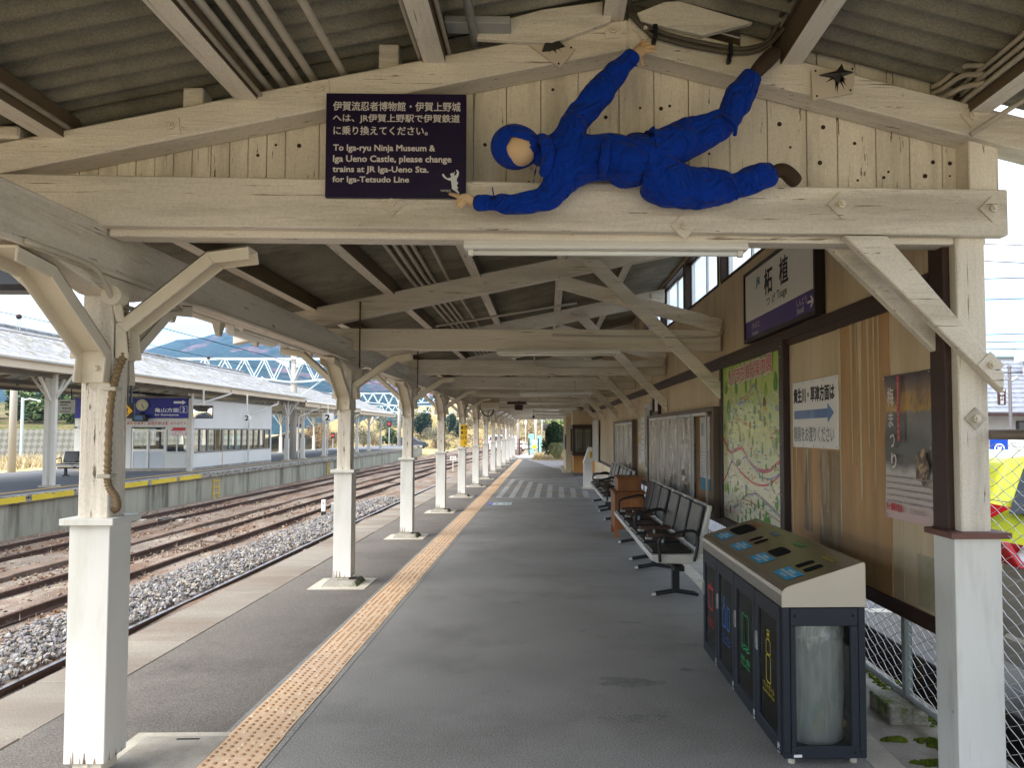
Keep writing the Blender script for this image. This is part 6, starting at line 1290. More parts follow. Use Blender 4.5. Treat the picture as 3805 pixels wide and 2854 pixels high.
B().prism([(-21.0, 44.6, 3.32), (-14.0, 44.6, 3.32), (-14.0, 44.6, 3.6), (-17.5, 44.6, 4.95), (-21, 44.6, 3.6)], (0, .05, 0)).build('gable_end', M_OFFW, ic)
def island_frame(y, z, twin=False):
    for s in (-1, 1):
        x = -17.5+s*2.9
        p = B()
        if twin: p.box(x-.16, x-.04, y-.08, y+.08, 0, z-.3).box(x+.04, x+.14, y-.06, y+.06, 0, z-.3)
        else: p.box(x-.07, x+.07, y-.07, y+.07, 1.25, z-.28).box(x-.11, x+.11, y-.11, y+.11, 0, 1.25)
        p.build('post', M_OFFW, ic)
        b = B()
        for dx, dy in ((.62, 0), (-.62, 0), (0, .62), (0, -.62)): b.beam((x+dx*.1, y+dy*.1, z-1.1), (x+dx, y+dy, z-.33), .06, .08, (dy, dx, .3))
        b.build('knee_brace', M_OFFW, ic)
        B().box(x-.2, x+.2, y-.2, y+.2, 0, .06).build('base', M_CONCL, ic)
    b = B().box(-20.9, -14.1, y-.05, y+.05, z-.3, z-.16).beam((-20.4, y, z-.2), (-17.5, y, z+1.05), .05, .1).beam((-14.6, y, z-.2), (-17.5, y, z+1.05), .05, .1).beam((-17.5, y, z-.2), (-17.5, y, z+1.0), .06, .08, (1, 0, 0))
    for s in (-1, 1): b.beam((-17.5+s*1.45, y, z-.2), (-17.5, y, z+.75), .04, .06)
    b.build('truss', M_OFFW, ic)
for y, z, tw in ((14, 3.62, True), (18.7, 3.62, True), (22.9, 3.62, True), (43.4, 3.62, False), (46.2, 3.38, False), (50.6, 3.38, False), (55.2, 3.38, False), (59.3, 3.22, False), (63.2, 3.22, False), (67.6, 3.22, False)): island_frame(y, z, tw)
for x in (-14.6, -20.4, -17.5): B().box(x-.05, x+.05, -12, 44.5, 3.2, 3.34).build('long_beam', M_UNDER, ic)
for x in (-14.6, -20.4): B().box(x-.05, x+.05, 44.9, 70.4, 2.92, 3.06).build('long_beam', M_OFFW, ic)
for (y, s) in ((32.6, .0), (38.5, .25), (46, .2), (52, .2), (57.2, .2)):
    B().tube([(-13.95, y+1.6, 3.45-s), (-14.0, y+1.6, 3.3-s), (-14.56, y-.55, 2.72-s), (-14.6, y-.62, 2.6-s), (-14.6, y-.62, .1)], .045, 8).build('downpipe', M_OFFW, ic)
for k, y in enumerate((14.5, 19.5, 25.5, 30.5)):
    lamp((-16.2, y, 3.05), 1.3, 'fluorescent lamp under the island roof, %s from the left edge of view' % ('first', 'second', 'third', 'fourth')[k], R(90), .2, 'lamps under the island roof')
# waiting room
wr = thing('waiting_room', 'white waiting room with a row of windows on the island platform', 'building', (-14.75, 32, 0))
M_WRW = mat('white_panel_wall', (.72, .71, .66), .6, .3, var=.04, vs=.8)
M_WRG = thin_glass('waiting_room_glass', 1.6, (.74, .78, .78))
M_ALU = mat('aluminium', (.55, .55, .54))
b = B().box(-.08, 0, 0, 9.4, .12, .72).box(-.08, 0, 0, 9.4, 1.76, 3.0).box(-.08, 0, 0, .2, .72, 1.76).box(-.08, 0, 9.2, 9.4, .72, 1.76)
b.box(-4.7, -4.6, 0, 9.4, .1, .72).box(-4.7, -4.6, 0, 9.4, 1.76, 3.0).box(-4.6, -.08, 9.3, 9.4, .1, .9).box(-4.6, -.08, 9.3, 9.4, 1.8, 3.0)
b.box(-4.7, -2.38, 0, .08, .1, 3.0).box(-2.38, -.08, 0, .08, 1.80, 3.0).box(-.93, -.08, 0, .08, .12, .74).box(-1.0, -.93, 0, .08, .12, 1.8)
b.build('wall', M_WRW, wr)
B().box(-4.72, .02, -.02, 9.42, -.02, .118).build('plinth', M_CONC, wr); B().box(-4.8, .1, -.1, 9.5, 3.0, 3.08).build('flat_roof', M_UNDER, wr); B().box(-4.6, -.1, .1, 9.3, .12, .14).build('inner_floor', M_ISTOP, wr)
for k in range(6):
    y0 = .22+1.5*k; f = B()
    f.box(-.07, .02, y0, y0+1.48, .72, .78).box(-.07, .015, y0, y0+1.48, 1.70, 1.76)
    for a in (0, .70, 1.42): f.box(-.06, .012, y0+a, y0+a+.06, .78, 1.70)
    f = f.build('window', mat('bronze_sash', (.22, .20, .17), .5, .4, var=.05), wr); B().quad((-.03, y0+.05, .78), (-.03, y0+1.44, .78), (-.03, y0+1.44, 1.70), (-.03, y0+.05, 1.70)).build('pane', M_WRG, f)
b = B()
for k in range(6): y0 = .22+1.5*k; b.quad((-4.62, y0, .8), (-4.62, y0+1.4, .8), (-4.62, y0+1.4, 1.75), (-4.62, y0, 1.75))
b.build('far_side_glass', M_WRG, wr)
B().box(.001, .006, 3.2, 3.26, .15, .72).build('orange_strip', mat('orange_line', (.6, .28, .05), .6, .3), wr)
b = B()
for k in range(6): b.box(-4.4, -3.9, .6+1.4*k, 1.8+1.4*k, .5, .55).box(-4.45, -4.35, .6+1.4*k, 1.8+1.4*k, .55, .95)
b.build('inner_bench', M_BLACK, wr)
for x in (-3.3, -.6): B().box(x-.08, x+.08, 4.0, 4.16, .14, 3.0).build('inner_column', M_BROWN, wr)
for x0, x1, yy in ((-2.36, -1.68, .03), (-1.72, -1.0, .06)):
    d_ = B().box(x0, x0+.07, yy-.02, yy+.02, .03, 1.70).box(x1-.07, x1, yy-.02, yy+.02, .03, 1.70).box(x0+.07, x1-.07, yy-.02, yy+.02, .03, .12).box(x0+.07, x1-.07, yy-.02, yy+.02, .80, .90).box(x0+.07, x1-.07, yy-.02, yy+.02, 1.62, 1.70)
    d_.m(1).box(x0+.07, x1-.07, yy-.01, yy+.01, .12, .80); d_ = d_.build('sliding_door', [M_ALU, mat('pale_door_panel', (.58, .61, .64), .5, .3, var=.03)], wr)
    B().quad((x0+.07, yy, .90), (x1-.07, yy, .90), (x1-.07, yy, 1.62), (x0+.07, yy, 1.62)).build('pane', M_WRG, d_)
    B().box((x0+x1)/2-.12, (x0+x1)/2+.1, yy-.024, yy-.021, 1.25, 1.4).build('door_sticker', M_PAPER, d_)
f = B().box(-.93, -.08, -.03, .03, .74, .80).box(-.93, -.08, -.02, .02, 1.72, 1.80).box(-.53, -.48, -.02, .02, .80, 1.72).build('window', M_ALU, wr); B().quad((-.93, 0, .8), (-.08, 0, .8), (-.08, 0, 1.72), (-.93, 0, 1.72)).build('pane', M_WRG, f)
B().box(-.06, .12, -.10, .06, 0, 3.3).build('corner_post', M_OFFW, wr); B().cyl((.13, -.1, 0), (.13, -.1, 3.2), .045, 8).build('downpipe', M_OFFW, wr)
wn_ = tag(B().build('x', M_PAPER), 'x', 'x') if False else None
is_ = thing('platform_direction_sign', 'long deep blue direction sign with a clock above the waiting room doors', 'sign', (-14.75, 31.88, 2.58))
B().box(-4.65, -.02, 0, .06, -.40, .42).build('panel', mat('deep_blue_enamel', (.012, .014, .25), .4, .35, var=.03), is_)
lt = B(); letters(lt, '亀山方面', (-1.38, 0, -.16), X1, Z1, .97, .17, .004, .02); letters(lt, 'for Kameyama', (-1.38, 0, -.33), X1, Z1, .97, .11, .004, .02); letters(lt, '2', (-.265, 0, -.14), X1, Z1, .11, .18, .004, .02)
lt.prism([(x, -.006, z) for x, z in ((-.62, .20), (-.27, .20), (-.27, .15), (-.12, .245), (-.27, .34), (-.27, .29), (-.62, .29))], (0, .003, 0))
for x0, x1, z0, z1 in ((-.36, -.06, -.19, -.175), (-.36, -.06, .075, .09), (-.36, -.345, -.175, .075), (-.075, -.06, -.175, .075)): lt.box(x0, x1, -.006, -.003, z0, z1)
letters(lt, '草津方面', (-3.3, 0, -.16), X1, Z1, .97, .17, .004, .02); letters(lt, 'for Kusatsu', (-3.3, 0, -.33), X1, Z1, .95, .11, .004, .02)
lt.build('lettering', M_TXW, is_)
ck = thing('platform_clock', 'round cream platform clock on the deep blue sign', 'clock', (-16.62, 31.84, 2.71))
B().cyl((0, .03, 0), (0, -.05, 0), .235, 32).build('face', mat('clock_cream', (.62, .60, .44), .4, .3, var=.02), ck); b = B()
for k in range(12): a = k*pi/6; b.beam((.17*sin(a), -.053, .17*cos(a)), (.205*sin(a), -.053, .205*cos(a)), .02, .006, (0, 1, 0))
b.beam((0, -.056, 0), (.10, -.056, -.13), .02, .006, (0, 1, 0)); b.beam((-.01, -.058, .05), (.04, -.058, -.08), .026, .006, (0, 1, 0)); b.build('hands', M_TXK, ck)
mo = thing('information_monitor', 'small black monitor with a blue screen hanging below the clock', 'monitor', (-16.62, 31.6, 2.12))
B().prism([(-.28, 0, -.08), (.24, 0, -.08), (.26, 0, .20), (-.29, 0, .20)], (0, .25, 0)).build('casing', M_BLACK, mo, bevel=.01); B().box(-.18, .14, -.006, -.002, -.02, .155).build('screen', mat('blue_screen', (.02, .13, .34), .25, .4, var=.1, vs=6), mo); B().box(-.03, .03, .1, .2, .2, .34).build('bracket', M_BLACK, mo)
bs_n = thing('notice_strip', 'white strip of red lettering under the deep blue sign', 'sign', (-14.75, 31.95, 1.99))
B().box(-4.65, -.02, -.01, .03, -.17, .17).build('panel', M_WRW, bs_n); lt = B(); letters(lt, 'のりばが変わります。加茂方面は', (-3.1, -.01, -.09), X1, Z1, 2.1, .13, .003, .01); letters(lt, '1', (-.94, -.01, -.08), X1, Z1, .045, .12, .003, .01); letters(lt, 'のりばです。', (-.76, -.01, -.09), X1, Z1, .70, .13, .003, .01)
for x0, x1, z0, z1 in ((-.99, -.83, -.105, -.098), (-.99, -.83, .085, .092), (-.99, -.983, -.098, .085), (-.837, -.83, -.098, .085)): lt.box(x0, x1, -.014, -.012, z0, z1)
lt.build('red_lettering', M_TXR, bs_n)
rn = thing('red_notice', 'small red and white notice over the window beside the waiting room doors', 'notice', (-15.2, 31.9, 1.62))
B().box(-.38, .36, 0, .02, -.17, .17).build('panel', M_PAPER, rn); lt = B().box(-.2, .33, -.004, -.001, .04, .165).box(-.2, .33, -.004, -.001, -.17, -.16).box(-.2, -.19, -.004, -.001, -.16, .04).box(.32, .33, -.004, -.001, -.16, .04); lt.add([(-.36, -.003, .12), (-.2, -.003, .03), (-.2, -.003, .08)], [(0, 1, 2)]); letters(lt, '運行情報を', (-.12, 0, -.06), X1, Z1, .36, .075, .002); letters(lt, 'お知らせします', (-.17, 0, -.15), X1, Z1, .46, .075, .002); lt.build('red_lettering', M_TXR, rn)
# hanging signs and mirror
hm = thing('number_sign', 'black square sign with an orange diamond and number two hanging behind the first post', 'sign', (-14.05, 26.1, 2.42))
B().box(-.28, .16, 0, .05, -.34, .17).build('panel', M_BLACK, hm); lt = B().prism([(-.30+.0, -.004, -.1), (-.1, -.004, .12), (.1, -.004, -.1), (-.1, -.004, -.31)], (0, .003, 0)); lt.m(1); letters(lt, '2', (-.16, -.004, -.2), X1, Z1, .12, .2, .003, .02); lt.build('diamond', [mat('amber', (.8, .40, .01), .5, .3, var=0), M_TXK], hm); B().box(-.12, -.06, .0, .05, .17, .95).box(.0, .06, .0, .05, .17, .95).build('hanger', M_BLACK, hm)
mi = thing('platform_mirror', 'rounded rectangular safety mirror hung at the waiting room corner', 'mirror', (-14.0, 31.5, 2.43))
B().box(-.41, .40, 0, .05, -.28, .26).build('mirror_frame', mat('mirror_brown', (.14, .09, .07), .5, .3), mi, bevel=.06, seg=3)
b = B(); vs = []; n = 12
for j in range(n+1):
    for i in range(n+1): u, v_ = i/n*2-1, j/n*2-1; vs.append((-.005+.375*u, -.006-.07*(1-u*u)*(1-v_*v_)-.004, -.01+.245*v_))
b.add(vs, [(j*(n+1)+i, j*(n+1)+i+1, (j+1)*(n+1)+i+1, (j+1)*(n+1)+i) for j in range(n) for i in range(n)]); b.build('mirror_glass', mat('mirror_silver', (.8, .8, .78), .03, .5, metal=1, var=0), mi, smooth=True); B().cyl((0, .02, .25), (0, .02, 1.0), .04, 8).build('hanger', M_OFFW, mi)
hd = thing('number_sign', 'white diamond plate numbered two hanging by the waiting room windows', 'sign', (-13.7, 35.3, 2.24))
B().prism([(-.25, 0, 0), (0, 0, .26), (.25, 0, 0), (0, 0, -.26)], (0, .02, 0)).build('panel', M_PAPER, hd); lt = B(); letters(lt, '2', (-.08, 0, -.11), X1, Z1, .16, .22, .003, .02); lt.build('lettering', M_TXK, hd); B().cyl((0, .01, .26), (0, .01, 1.1), .035, 8).build('hanger', M_OFFW, hd)
hq = thing('number_sign', 'square white sign with a large number two hanging past the waiting room', 'sign', (-13.6, 47.8, 2.50))
B().box(-.34, .34, 0, .25, -.25, .25).build('panel', M_PAPER, hq, bevel=.01); lt = B(); letters(lt, '2', (-.13, 0, -.18), X1, Z1, .26, .35, .003, .03); lt.build('lettering', M_TXK, hq); B().cyl((0, .1, .25), (0, .1, .8), .03, 8).build('hanger', M_OFFW, hq)
ib = thing('hanging_timetable', 'pale grey hanging departure board at the far left under the island roof', 'sign', (-18.6, 30, 2.58))
B().box(-.62, .36, 0, .06, -.26, .27).build('panel', mat('board_grey', (.42, .43, .42), .6, .3, var=.04), ib); lt = B()
for z, w_, h in ((.15, .4, .05), (.06, .3, .03), (-.2, .4, .03)): lt.box(-.2, -.2+w_, -.004, -.002, z, z+h)
letters(lt, '草津方面', (-.12, 0, -.11), X1, Z1, .34, .1, .003, .01); lt.build('lettering', M_TXK, ib); B().cyl((-.4, .03, .27), (-.4, .03, .75), .02, 6).cyl((.2, .03, .27), (.2, .03, .75), .02, 6).build('hanger', M_BROWN, ib)
hp_ = thing('hanging_station_sign', 'white and purple station sign hanging under the second island roof', 'sign', (-18.3, 56, 2.25))
B().box(-.6, .45, 0, .12, -.1, .5).build('white_panel', M_PAPER, hp_); B().box(-.6, .45, -.004, .12, -.3, -.102).build('purple_band', mat('enamel_purple', (.055, .026, .20)), hp_); B().cyl((0, .05, .5), (0, .05, .8), .03, 6).build('hanger', M_OFFW, hp_)
sI = copy_tree(s1); sI.location = (-18.6, 28.6, 0); sI.rotation_euler = (0, 0, R(90)); sI['label'] = 'white shelled row of seats on the island platform at the left'
sI.location = (-15.68, 27.9, 0); sI.rotation_euler = (0, 0, R(90))
ld = thing('platform_ladder', 'short yellow ladder bolted to the island platform wall', 'ladder', (-13.40, 31.5, -1.08))
b = B()
for s in (-.25, .25): b.tube([(0, s, .82), (0, s, .06), (.16, s, -.02)], .025, 6)
for z in (.2, .45, .7): b.cyl((0, -.25, z), (0, .25, z), .018, 6)
b.build('ladder_frame', M_YELLOW, ld)
for y, lb in ((47.5, 'rusty second ladder far along the island platform wall'), ): c = copy_tree(ld); c.location = (-13.4, y, -1.08); c['label'] = lb
dp = thing('dark_pole', 'thick dark grey pole standing through the island canopy', 'pole', (-14.85, 45.2, 0)); B().cyl((0, 0, 0), (0, 0, 2.9), .19, 16).build('pole', mat('dark_pole_paint', (.07, .07, .075), .5, .3, var=.1), dp, smooth=True)
km = thing('distance_post', 'small black and white distance post numbered nine beside the ballast', 'post', (-6.94, 24.1, -1.05))
B().box(-.06, .06, -.04, .04, .2, .56).build('white_part', M_PAPER, km); B().box(-.061, .061, -.041, .041, 0, .199).build('black_part', M_BLACK, km); lt = B(); letters(lt, '9', (-.03, -.04, .40), X1, Z1, .05, .09, .003); lt.build('lettering', M_TXK, km)
gb_ = thing('trackside_box', 'small grey trackside box just right of the distance post', 'box', (-6.72, 24.6, -1.05)); B().box(-.11, .11, -.08, .08, .12, .42).build('box_body', M_GALV, gb_, bevel=.01); B().cyl((-.05, 0, 0), (-.05, 0, .12), .03, 8).cyl((.05, 0, 0), (.05, 0, .12), .03, 8).build('leg', M_GALV, gb_)
for k, x in enumerate((-12.06, -10.94)):
    jb = thing('rail_bond_box', 'black clamp box on the %s rail of the track by the island wall' % ('far', 'near')[k], 'rail box', (x-.1, 22.6, -1.0)); B().box(-.16, .1, -.2, .2, 0, .12).build('casing', M_BLACK, jb, bevel=.02); B().box(-.45, .3, .3, .55, -.02, .03).build('base_slab', M_CONCL, jb)
sg = thing('speed_sign', 'small pale speed sign reading forty five beside the far track', 'sign', (-6.1, 50, -1.0)); B().cyl((0, 0, 0), (0, 0, .9), .03, 8).build('post', M_OFFW, sg); B().box(-.2, .2, -.02, 0, .75, 1.03).build('panel', M_PAPER, sg); lt = B(); letters(lt, '45', (-.15, -.02, .79), X1, Z1, .30, .2, .003, .02); lt.build('lettering', mat('tan_lettering', (.35, .24, .10), .6, .2), sg)

# ================================================================== catenary gantries and wires
M_GANT = mat('pale_blue_steel', (.50, .58, .58), .6, .3, var=.05)
M_POLE = mat('concrete_pole', (.40, .37, .32), .85, .2, var=.12, vs=1, vstr=(1, 1, .3))
def gantry(y, xl, xr, xp, zt, label):
    t = thing('catenary_gantry', label, 'gantry', (xp, y, 0), 0, 'overhead line gantries over the tracks')
    for x in (xp, xl, xr): B().tube([(x-xp, 0, -1.1), (x-xp, 0, zt+1.5)], [.21, .17], 14).build('mast', M_POLE, t, smooth=True)
    b = B()
    for s in (-.22, .22):
        b.beam((xl-xp, s, zt), (xr-xp, s, zt), .07, .09)
        segs = [(xl, xp), (xp, xr)]
        for a, c in segs:
            n = max(4, int(abs(c-a)/1.15)); P = []
            for k in range(n+1):
                f = k/n; dz = 1.0+.38*max(0, abs(2*f-1)-.6)/.4; P.append((a+(c-a)*f-xp, zt-dz))
            for k in range(n):
                b.beam((P[k][0], s, P[k][1]), (P[k+1][0], s, P[k+1][1]), .06, .08); xm = (P[k][0]+P[k+1][0])/2
                b.beam((P[k][0], s, P[k][1]), (xm, s, zt), .045, .06); b.beam((xm, s, zt), (P[k+1][0], s, P[k+1][1]), .045, .06)
    b.build('lattice_beam', M_GANT, t)
    b = B()
    for s in (-1, 1): b.prism([(s*.2, -.24, zt), (s*1.2, -.24, zt), (s*.35, -.24, zt-.5), (s*.2, -.24, zt-.5)], (0, .02, 0)); b.beam((s*.2, 0, zt-2.3), (s*1.9, 0, zt-1.05), .06, .08)
    b.build('gusset', M_GANT, t)
    return t
for k, (y, xl, xp, xr) in enumerate(((45.2, -31, -14.85, 4.5), (86, -33, -16.5, -3.2), (127, -36, -17.5, -2), (168, -38, -18, 2), (209, -38, -17, 8), (250, -36, -14, 16), (295, -32, -8, 26))):
    gantry(y, xl, xr, xp, 5.88, ('nearest pale blue lattice gantry rising over the island roof', 'second lattice gantry, just beyond the end of the island roof', 'third lattice gantry down the line', 'fourth lattice gantry down the line', 'fifth lattice gantry down the line', 'sixth lattice gantry down the line', 'farthest lattice gantry before the hill')[k])
wire_n = ['feeder wire carried on insulators along the island roof ridge', 'contact wire over the middle track', 'contact wire over the track beside the island', 'thin wire low along the island roof slope']
for lb, pts in ((wire_n[0], [(-17.2, y, 5.42-.05*abs(sin(y*.23))) for y in range(-6, 90, 4)]), (wire_n[1], [(curve_x(-8.0, y), y, 4.7) for y in range(-6, 210, 12)]), (wire_n[2], [(curve_x(-11.5, y), y, 4.72) for y in range(-6, 210, 12)]), (wire_n[3], [(-16.2, y, 4.72-.08*abs(sin(y*.2))) for y in range(-6, 46, 4)])):
    tag(B().tube(pts, .012, 5).build('overhead_wire', M_DARK), lb, 'wire', 'overhead wires above the tracks')
for k, y in enumerate((18.2, 25.2, 32.0, 39.2)):
    t = thing('insulator_stand', 'ridge insulator stand on the island roof, %s from the left' % ('first', 'second', 'third', 'fourth')[k], 'insulator', (-17.2, y, 4.95), 0, 'insulator stands on the island roof'); B().cyl((-.04, 0, -.1), (-.04, 0, .38), .015, 6).cyl((.04, 0, -.1), (.04, 0, .38), .015, 6).build('stand', M_GALV, t); B().ball((0, 0, .42), .09, 10, 6).build('insulator', M_BROWN, t)

# ================================================================== planting, hillside and far things
def leafmat(n, c, v=.35): return mat('leaf_%s' % n, c, .6, .25, var=v, vs=6)
LM = {n: leafmat(n, c) for n, c in (('dark', (.022, .05, .018)), ('mid', (.05, .095, .03)), ('light', (.12, .17, .05)), ('olive', (.10, .10, .04)), ('gold', (.27, .20, .085)), ('straw', (.40, .33, .19)), ('rust', (.19, .10, .06)), ('grey', (.20, .19, .14)), ('pale', (.30, .34, .14)), ('pine', (.02, .045, .028)))}
M_BARK = mat('bark', (.10, .075, .055), .9, .1, var=.3, vs=5)
def crown(b, c, rad, n, ls, nm=2, flat=.0, lobes=7, seed=0):
    rg = random.Random(seed); cs = []
    for _ in range(lobes):
        d_ = V((rg.gauss(0, 1), rg.gauss(0, 1), rg.gauss(0, .8))); d_.normalize(); cs.append((V(c)+V((d_.x*rad[0]*.55, d_.y*rad[1]*.55, d_.z*rad[2]*.55)), rg.uniform(.4, .62)))
    for _ in range(n):
        o, f = rg.choice(cs); d_ = V((rg.gauss(0, 1), rg.gauss(0, 1), rg.gauss(0, 1))).normalized(); r = f*(rg.random()**.35)
        p = o+V((d_.x*rad[0]*r, d_.y*rad[1]*r, d_.z*rad[2]*r)); u = V((rg.gauss(0, 1), rg.gauss(0, 1), rg.gauss(0, .6))).normalized(); v_ = u.orthogonal().normalized(); l = ls*rg.uniform(.6, 1.4)
        b.m(rg.randrange(nm)).add([p-u*l*.5, p+v_*l*.3, p+u*l*.5, p-v_*l*.3], [(0, 1, 2, 3)])
def tree(name, label, cat, base, h, rad, mats, n=900, ls=.35, trunk=True, seed=1, group=None, czf=.62):
    t = thing(name, label, cat, base, 0, group); b = B(); crown(b, (0, 0, h*czf), (rad, rad, h*(1-czf)), n, ls, len(mats), seed=seed); b.build('crown', mats, t)
    if trunk:
        rg = random.Random(seed+5); k = B().tube([(0, 0, 0), (.04*h*.3, 0, h*.35), (0, .03*h, h*.75)], [.035*h*.6, .024*h*.6, .008*h], 8)
        for _ in range(6): a = rg.uniform(0, 6.28); z = rg.uniform(.3, .6)*h; k.tube([(0, 0, z), (cos(a)*rad*.3, sin(a)*rad*.3, z+.1*h), (cos(a)*rad*.65, sin(a)*rad*.65, z+.22*h)], [.012*h, .008*h, .004*h], 6)
        k.build('trunk', M_BARK, t)
    return t
# end of our platform
tree('shrub', 'big dark green rounded shrub at the far end of the platform', 'shrub', (.50, 46.6, 0), 2.15, 1.05, [LM['dark'], LM['mid'], LM['dark']], 5200, .13, True, 3, czf=.5)
gt = thing('grass_clump', 'pale yellow green spiky clump in front of the dark shrub', 'plant', (.55, 44.6, 0)); b = B()
for _ in range(900):
    a = rnd.uniform(0, 6.28); r = rnd.uniform(.1, .7); h = rnd.uniform(.35, 1.0); u = V((cos(a), sin(a), 0)); s_ = V((-sin(a), cos(a), 0))*.012; p0_ = u*rnd.uniform(0, .15); p1_ = u*r*.6+V((0, 0, h)); p2_ = u*r*1.05+V((0, 0, h*rnd.uniform(.35, .85)))
    b.m(rnd.randrange(3)).add([p0_-s_, p0_+s_, p1_+s_, p1_-s_, p2_], [(0, 1, 2, 3), (3, 2, 4)])
b.build('leaves', [LM['pale'], LM['light'], LM['straw']], gt)
B().add([(-.9, 43.6, .01), (.1, 42.6, .012), (1.6, 41.5, .01), (3, 41.5, .01), (3, 60, -.05), (-.7, 60, -.05), (-.95, 50, 0)], [tuple(range(7))]).build('dry_verge', mat('dry_verge_soil', (.50, .39, .24), .95, .1, var=.3, vs=3, fine=.3, fs=20), kind='structure')
b = B()
for _ in range(1500):
    x, y = rnd.uniform(-.85, 1.6), rnd.uniform(43.3, 56); a = rnd.uniform(0, 6.28); h = rnd.uniform(.08, .3)
    b.m(rnd.randrange(2)).add([(x-.01, y, 0), (x+.01, y, 0), (x+cos(a)*h*.6, y+sin(a)*h*.6, h)], [(0, 1, 2)])
b.build('dry_grass', [LM['straw'], LM['gold']], kind='stuff')
spn = thing('signpost', 'white post with a square white sign beside the dark shrub', 'signpost', (-.08, 47.5, 0)); B().cyl((0, 0, 0), (0, 0, 3.2), .04, 10).build('post', M_OFFW, spn); B().box(-.18, .19, -.06, -.04, 1.68, 2.10).build('panel', M_PAPER, spn); lt = B(); lt.box(-.1, .1, -.064, -.062, 1.95, 1.99).box(-.12, .12, -.064, -.062, 1.80, 1.83); lt.build('lettering', mat('notice_grey', (.36, .36, .36)), spn)
ga = thing('barrier', 'brown railing barrier with posts across the path at the platform end', 'barrier', (-1.5, 63, -.35)); b = B()
for x in (-.75, .02, .78): b.box(x-.05, x+.05, -.05, .05, 0, 1.42)
o = b.build('posts', M_BROWN, ga); b = B()
for z in (.5, .9, 1.38): b.box(-.7, -.03, -.02, .02, z, z+.06); b.box(.07, .73, -.02, .02, z, z+.06) if z < 1 else None
b.build('rail', M_BROWN, ga)
wp_ = thing('warning_sign', 'white and yellow no entry warning sign on the barrier', 'sign', (-1.02, 62.9, .25)); B().box(-.22, .19, 0, .03, -.05, .70).build('panel', M_PAPER, wp_); B().box(-.2, .17, -.005, -.001, .0, .27).build('yellow_field', mat('bright_yellow', (.8, .5, .01)), wp_); lt = B(); n = 24; lt.add([(-.015+.12*cos(2*pi*k/n), -.003, .47+.12*sin(2*pi*k/n)) for k in range(n)]+[(-.015+.09*cos(2*pi*k/n), -.003, .47+.09*sin(2*pi*k/n)) for k in range(n)], [(k, (k+1) % n, n+(k+1) % n, n+k) for k in range(n)]); lt.beam((-.09, -.003, .55), (.06, -.003, .39), .004, .03, (1, 0, 1)); lt.build('red_ring', M_TXR, wp_)
fl = thing('lattice_fence', 'reddish brown lattice fence beside the track in front of the van', 'fence', (-4, 66, -.4)); b = B()
for k in range(16): b.box(-2.4+.28*k-.02, -2.4+.28*k+.02, -.02, .02, 0, 1.35)
for z in (.6, .95, 1.3): b.box(-2.5, 1.9, -.03, .03, z, z+.05)
b.build('rails', mat('rust_red_paint', (.20, .07, .06), .6, .3), fl)
tb2 = thing('signal_cabinet', 'pale turquoise signal cabinet behind the barrier', 'cabinet', (-1.25, 70, -.5)); B().box(-.45, .05, 0, .5, .1, 1.9).box(.35, .75, 0, .5, .1, 1.75).build('cabinet_body', mat('turquoise', (.25, .52, .48), .5, .3), tb2, bevel=.02); B().box(-.5, .8, -.05, .55, 0, .1).build('base', M_CONC, tb2)
car('van', 'white van parked beyond the railings at the end of the line', 'van', (-7.0, 90, -.75), 0, 4.7, 1.7, 1.95, M_VANW, prof=[(.03, .3), (0, .7), (.05, 1.2), (.15, 1.8), (.5, 1.95), (2.9, 1.95), (3.3, 1.85), (3.95, 1.25), (4.55, 1.1), (4.7, .8), (4.7, .3)], lights=False)
car('parked_car', 'dark car standing beyond the far end of the island platform', 'car', (-19.5, 100, -.6), 0, 4.0, 1.6, 1.5, mat('dark_car_paint', (.03, .03, .035), .3, .5, var=0), lights=False)
for k, (x, y, h, r, lb) in enumerate(((-2.1, 75, 6.6, .07, 'slim white signal mast left of the signpost'), (-1.15, 78, 7.0, .09, 'pale mast right behind the turquoise cabinet'), (-.55, 82, 7.2, .12, 'tall concrete utility pole above the barrier'), (.2, 90, 8.5, .14, 'tall grey utility pole behind the signpost'), (-4.3, 80, 2.9, .05, 'small white lamp post near the van'))):
    t = thing('utility_pole', lb, 'pole', (x, y, -1)); B().tube([(0, 0, 0), (0, 0, h)], [r, r*.75], 10).build('pole', M_OFFW if k < 2 or k == 4 else M_POLE, t, smooth=True)
    b = B().box(-.5, .5, -.04, .04, h*.62, h*.62+.08).box(-.12, .12, -.12, .04, h*.5, h*.5+.4); b.build('fittings', M_GALV if k > 1 else M_OFFW, t)
for k, (x, y, h, c, lb) in enumerate(((-17.2, 84, 2.6, 'red', 'red signal head on a post left of the yellow sign'), (-16.8, 96, 2.2, 'amber', 'dark level crossing signal beside the far track'), (-25.5, 92, 1.3, 'red', 'low red ground signal beyond the island end'))):
    t = thing('railway_signal', lb, 'signal', (x, y, -1)); B().cyl((0, 0, 0), (0, 0, h+1), .06, 8).build('post', M_GALV, t); B().box(-.2, .2, -.1, .1, h+.5, h+1.2).build('signal_head', M_BLACK, t, bevel=.04); B().cyl((0, -.11, h+.85), (0, -.13, h+.85), .15, 14).build('lens', mat('signal_'+c, (.6, .03, .03) if c == 'red' else (.5, .2, .02), .3, .4, var=0), t)
tree('clipped_bush', 'round clipped green bush on the end of the island platform', 'bush', (-18.2, 88, 0), 2.1, 1.35, [LM['mid'], LM['olive']], 1500, .22, False, 8, czf=.5)
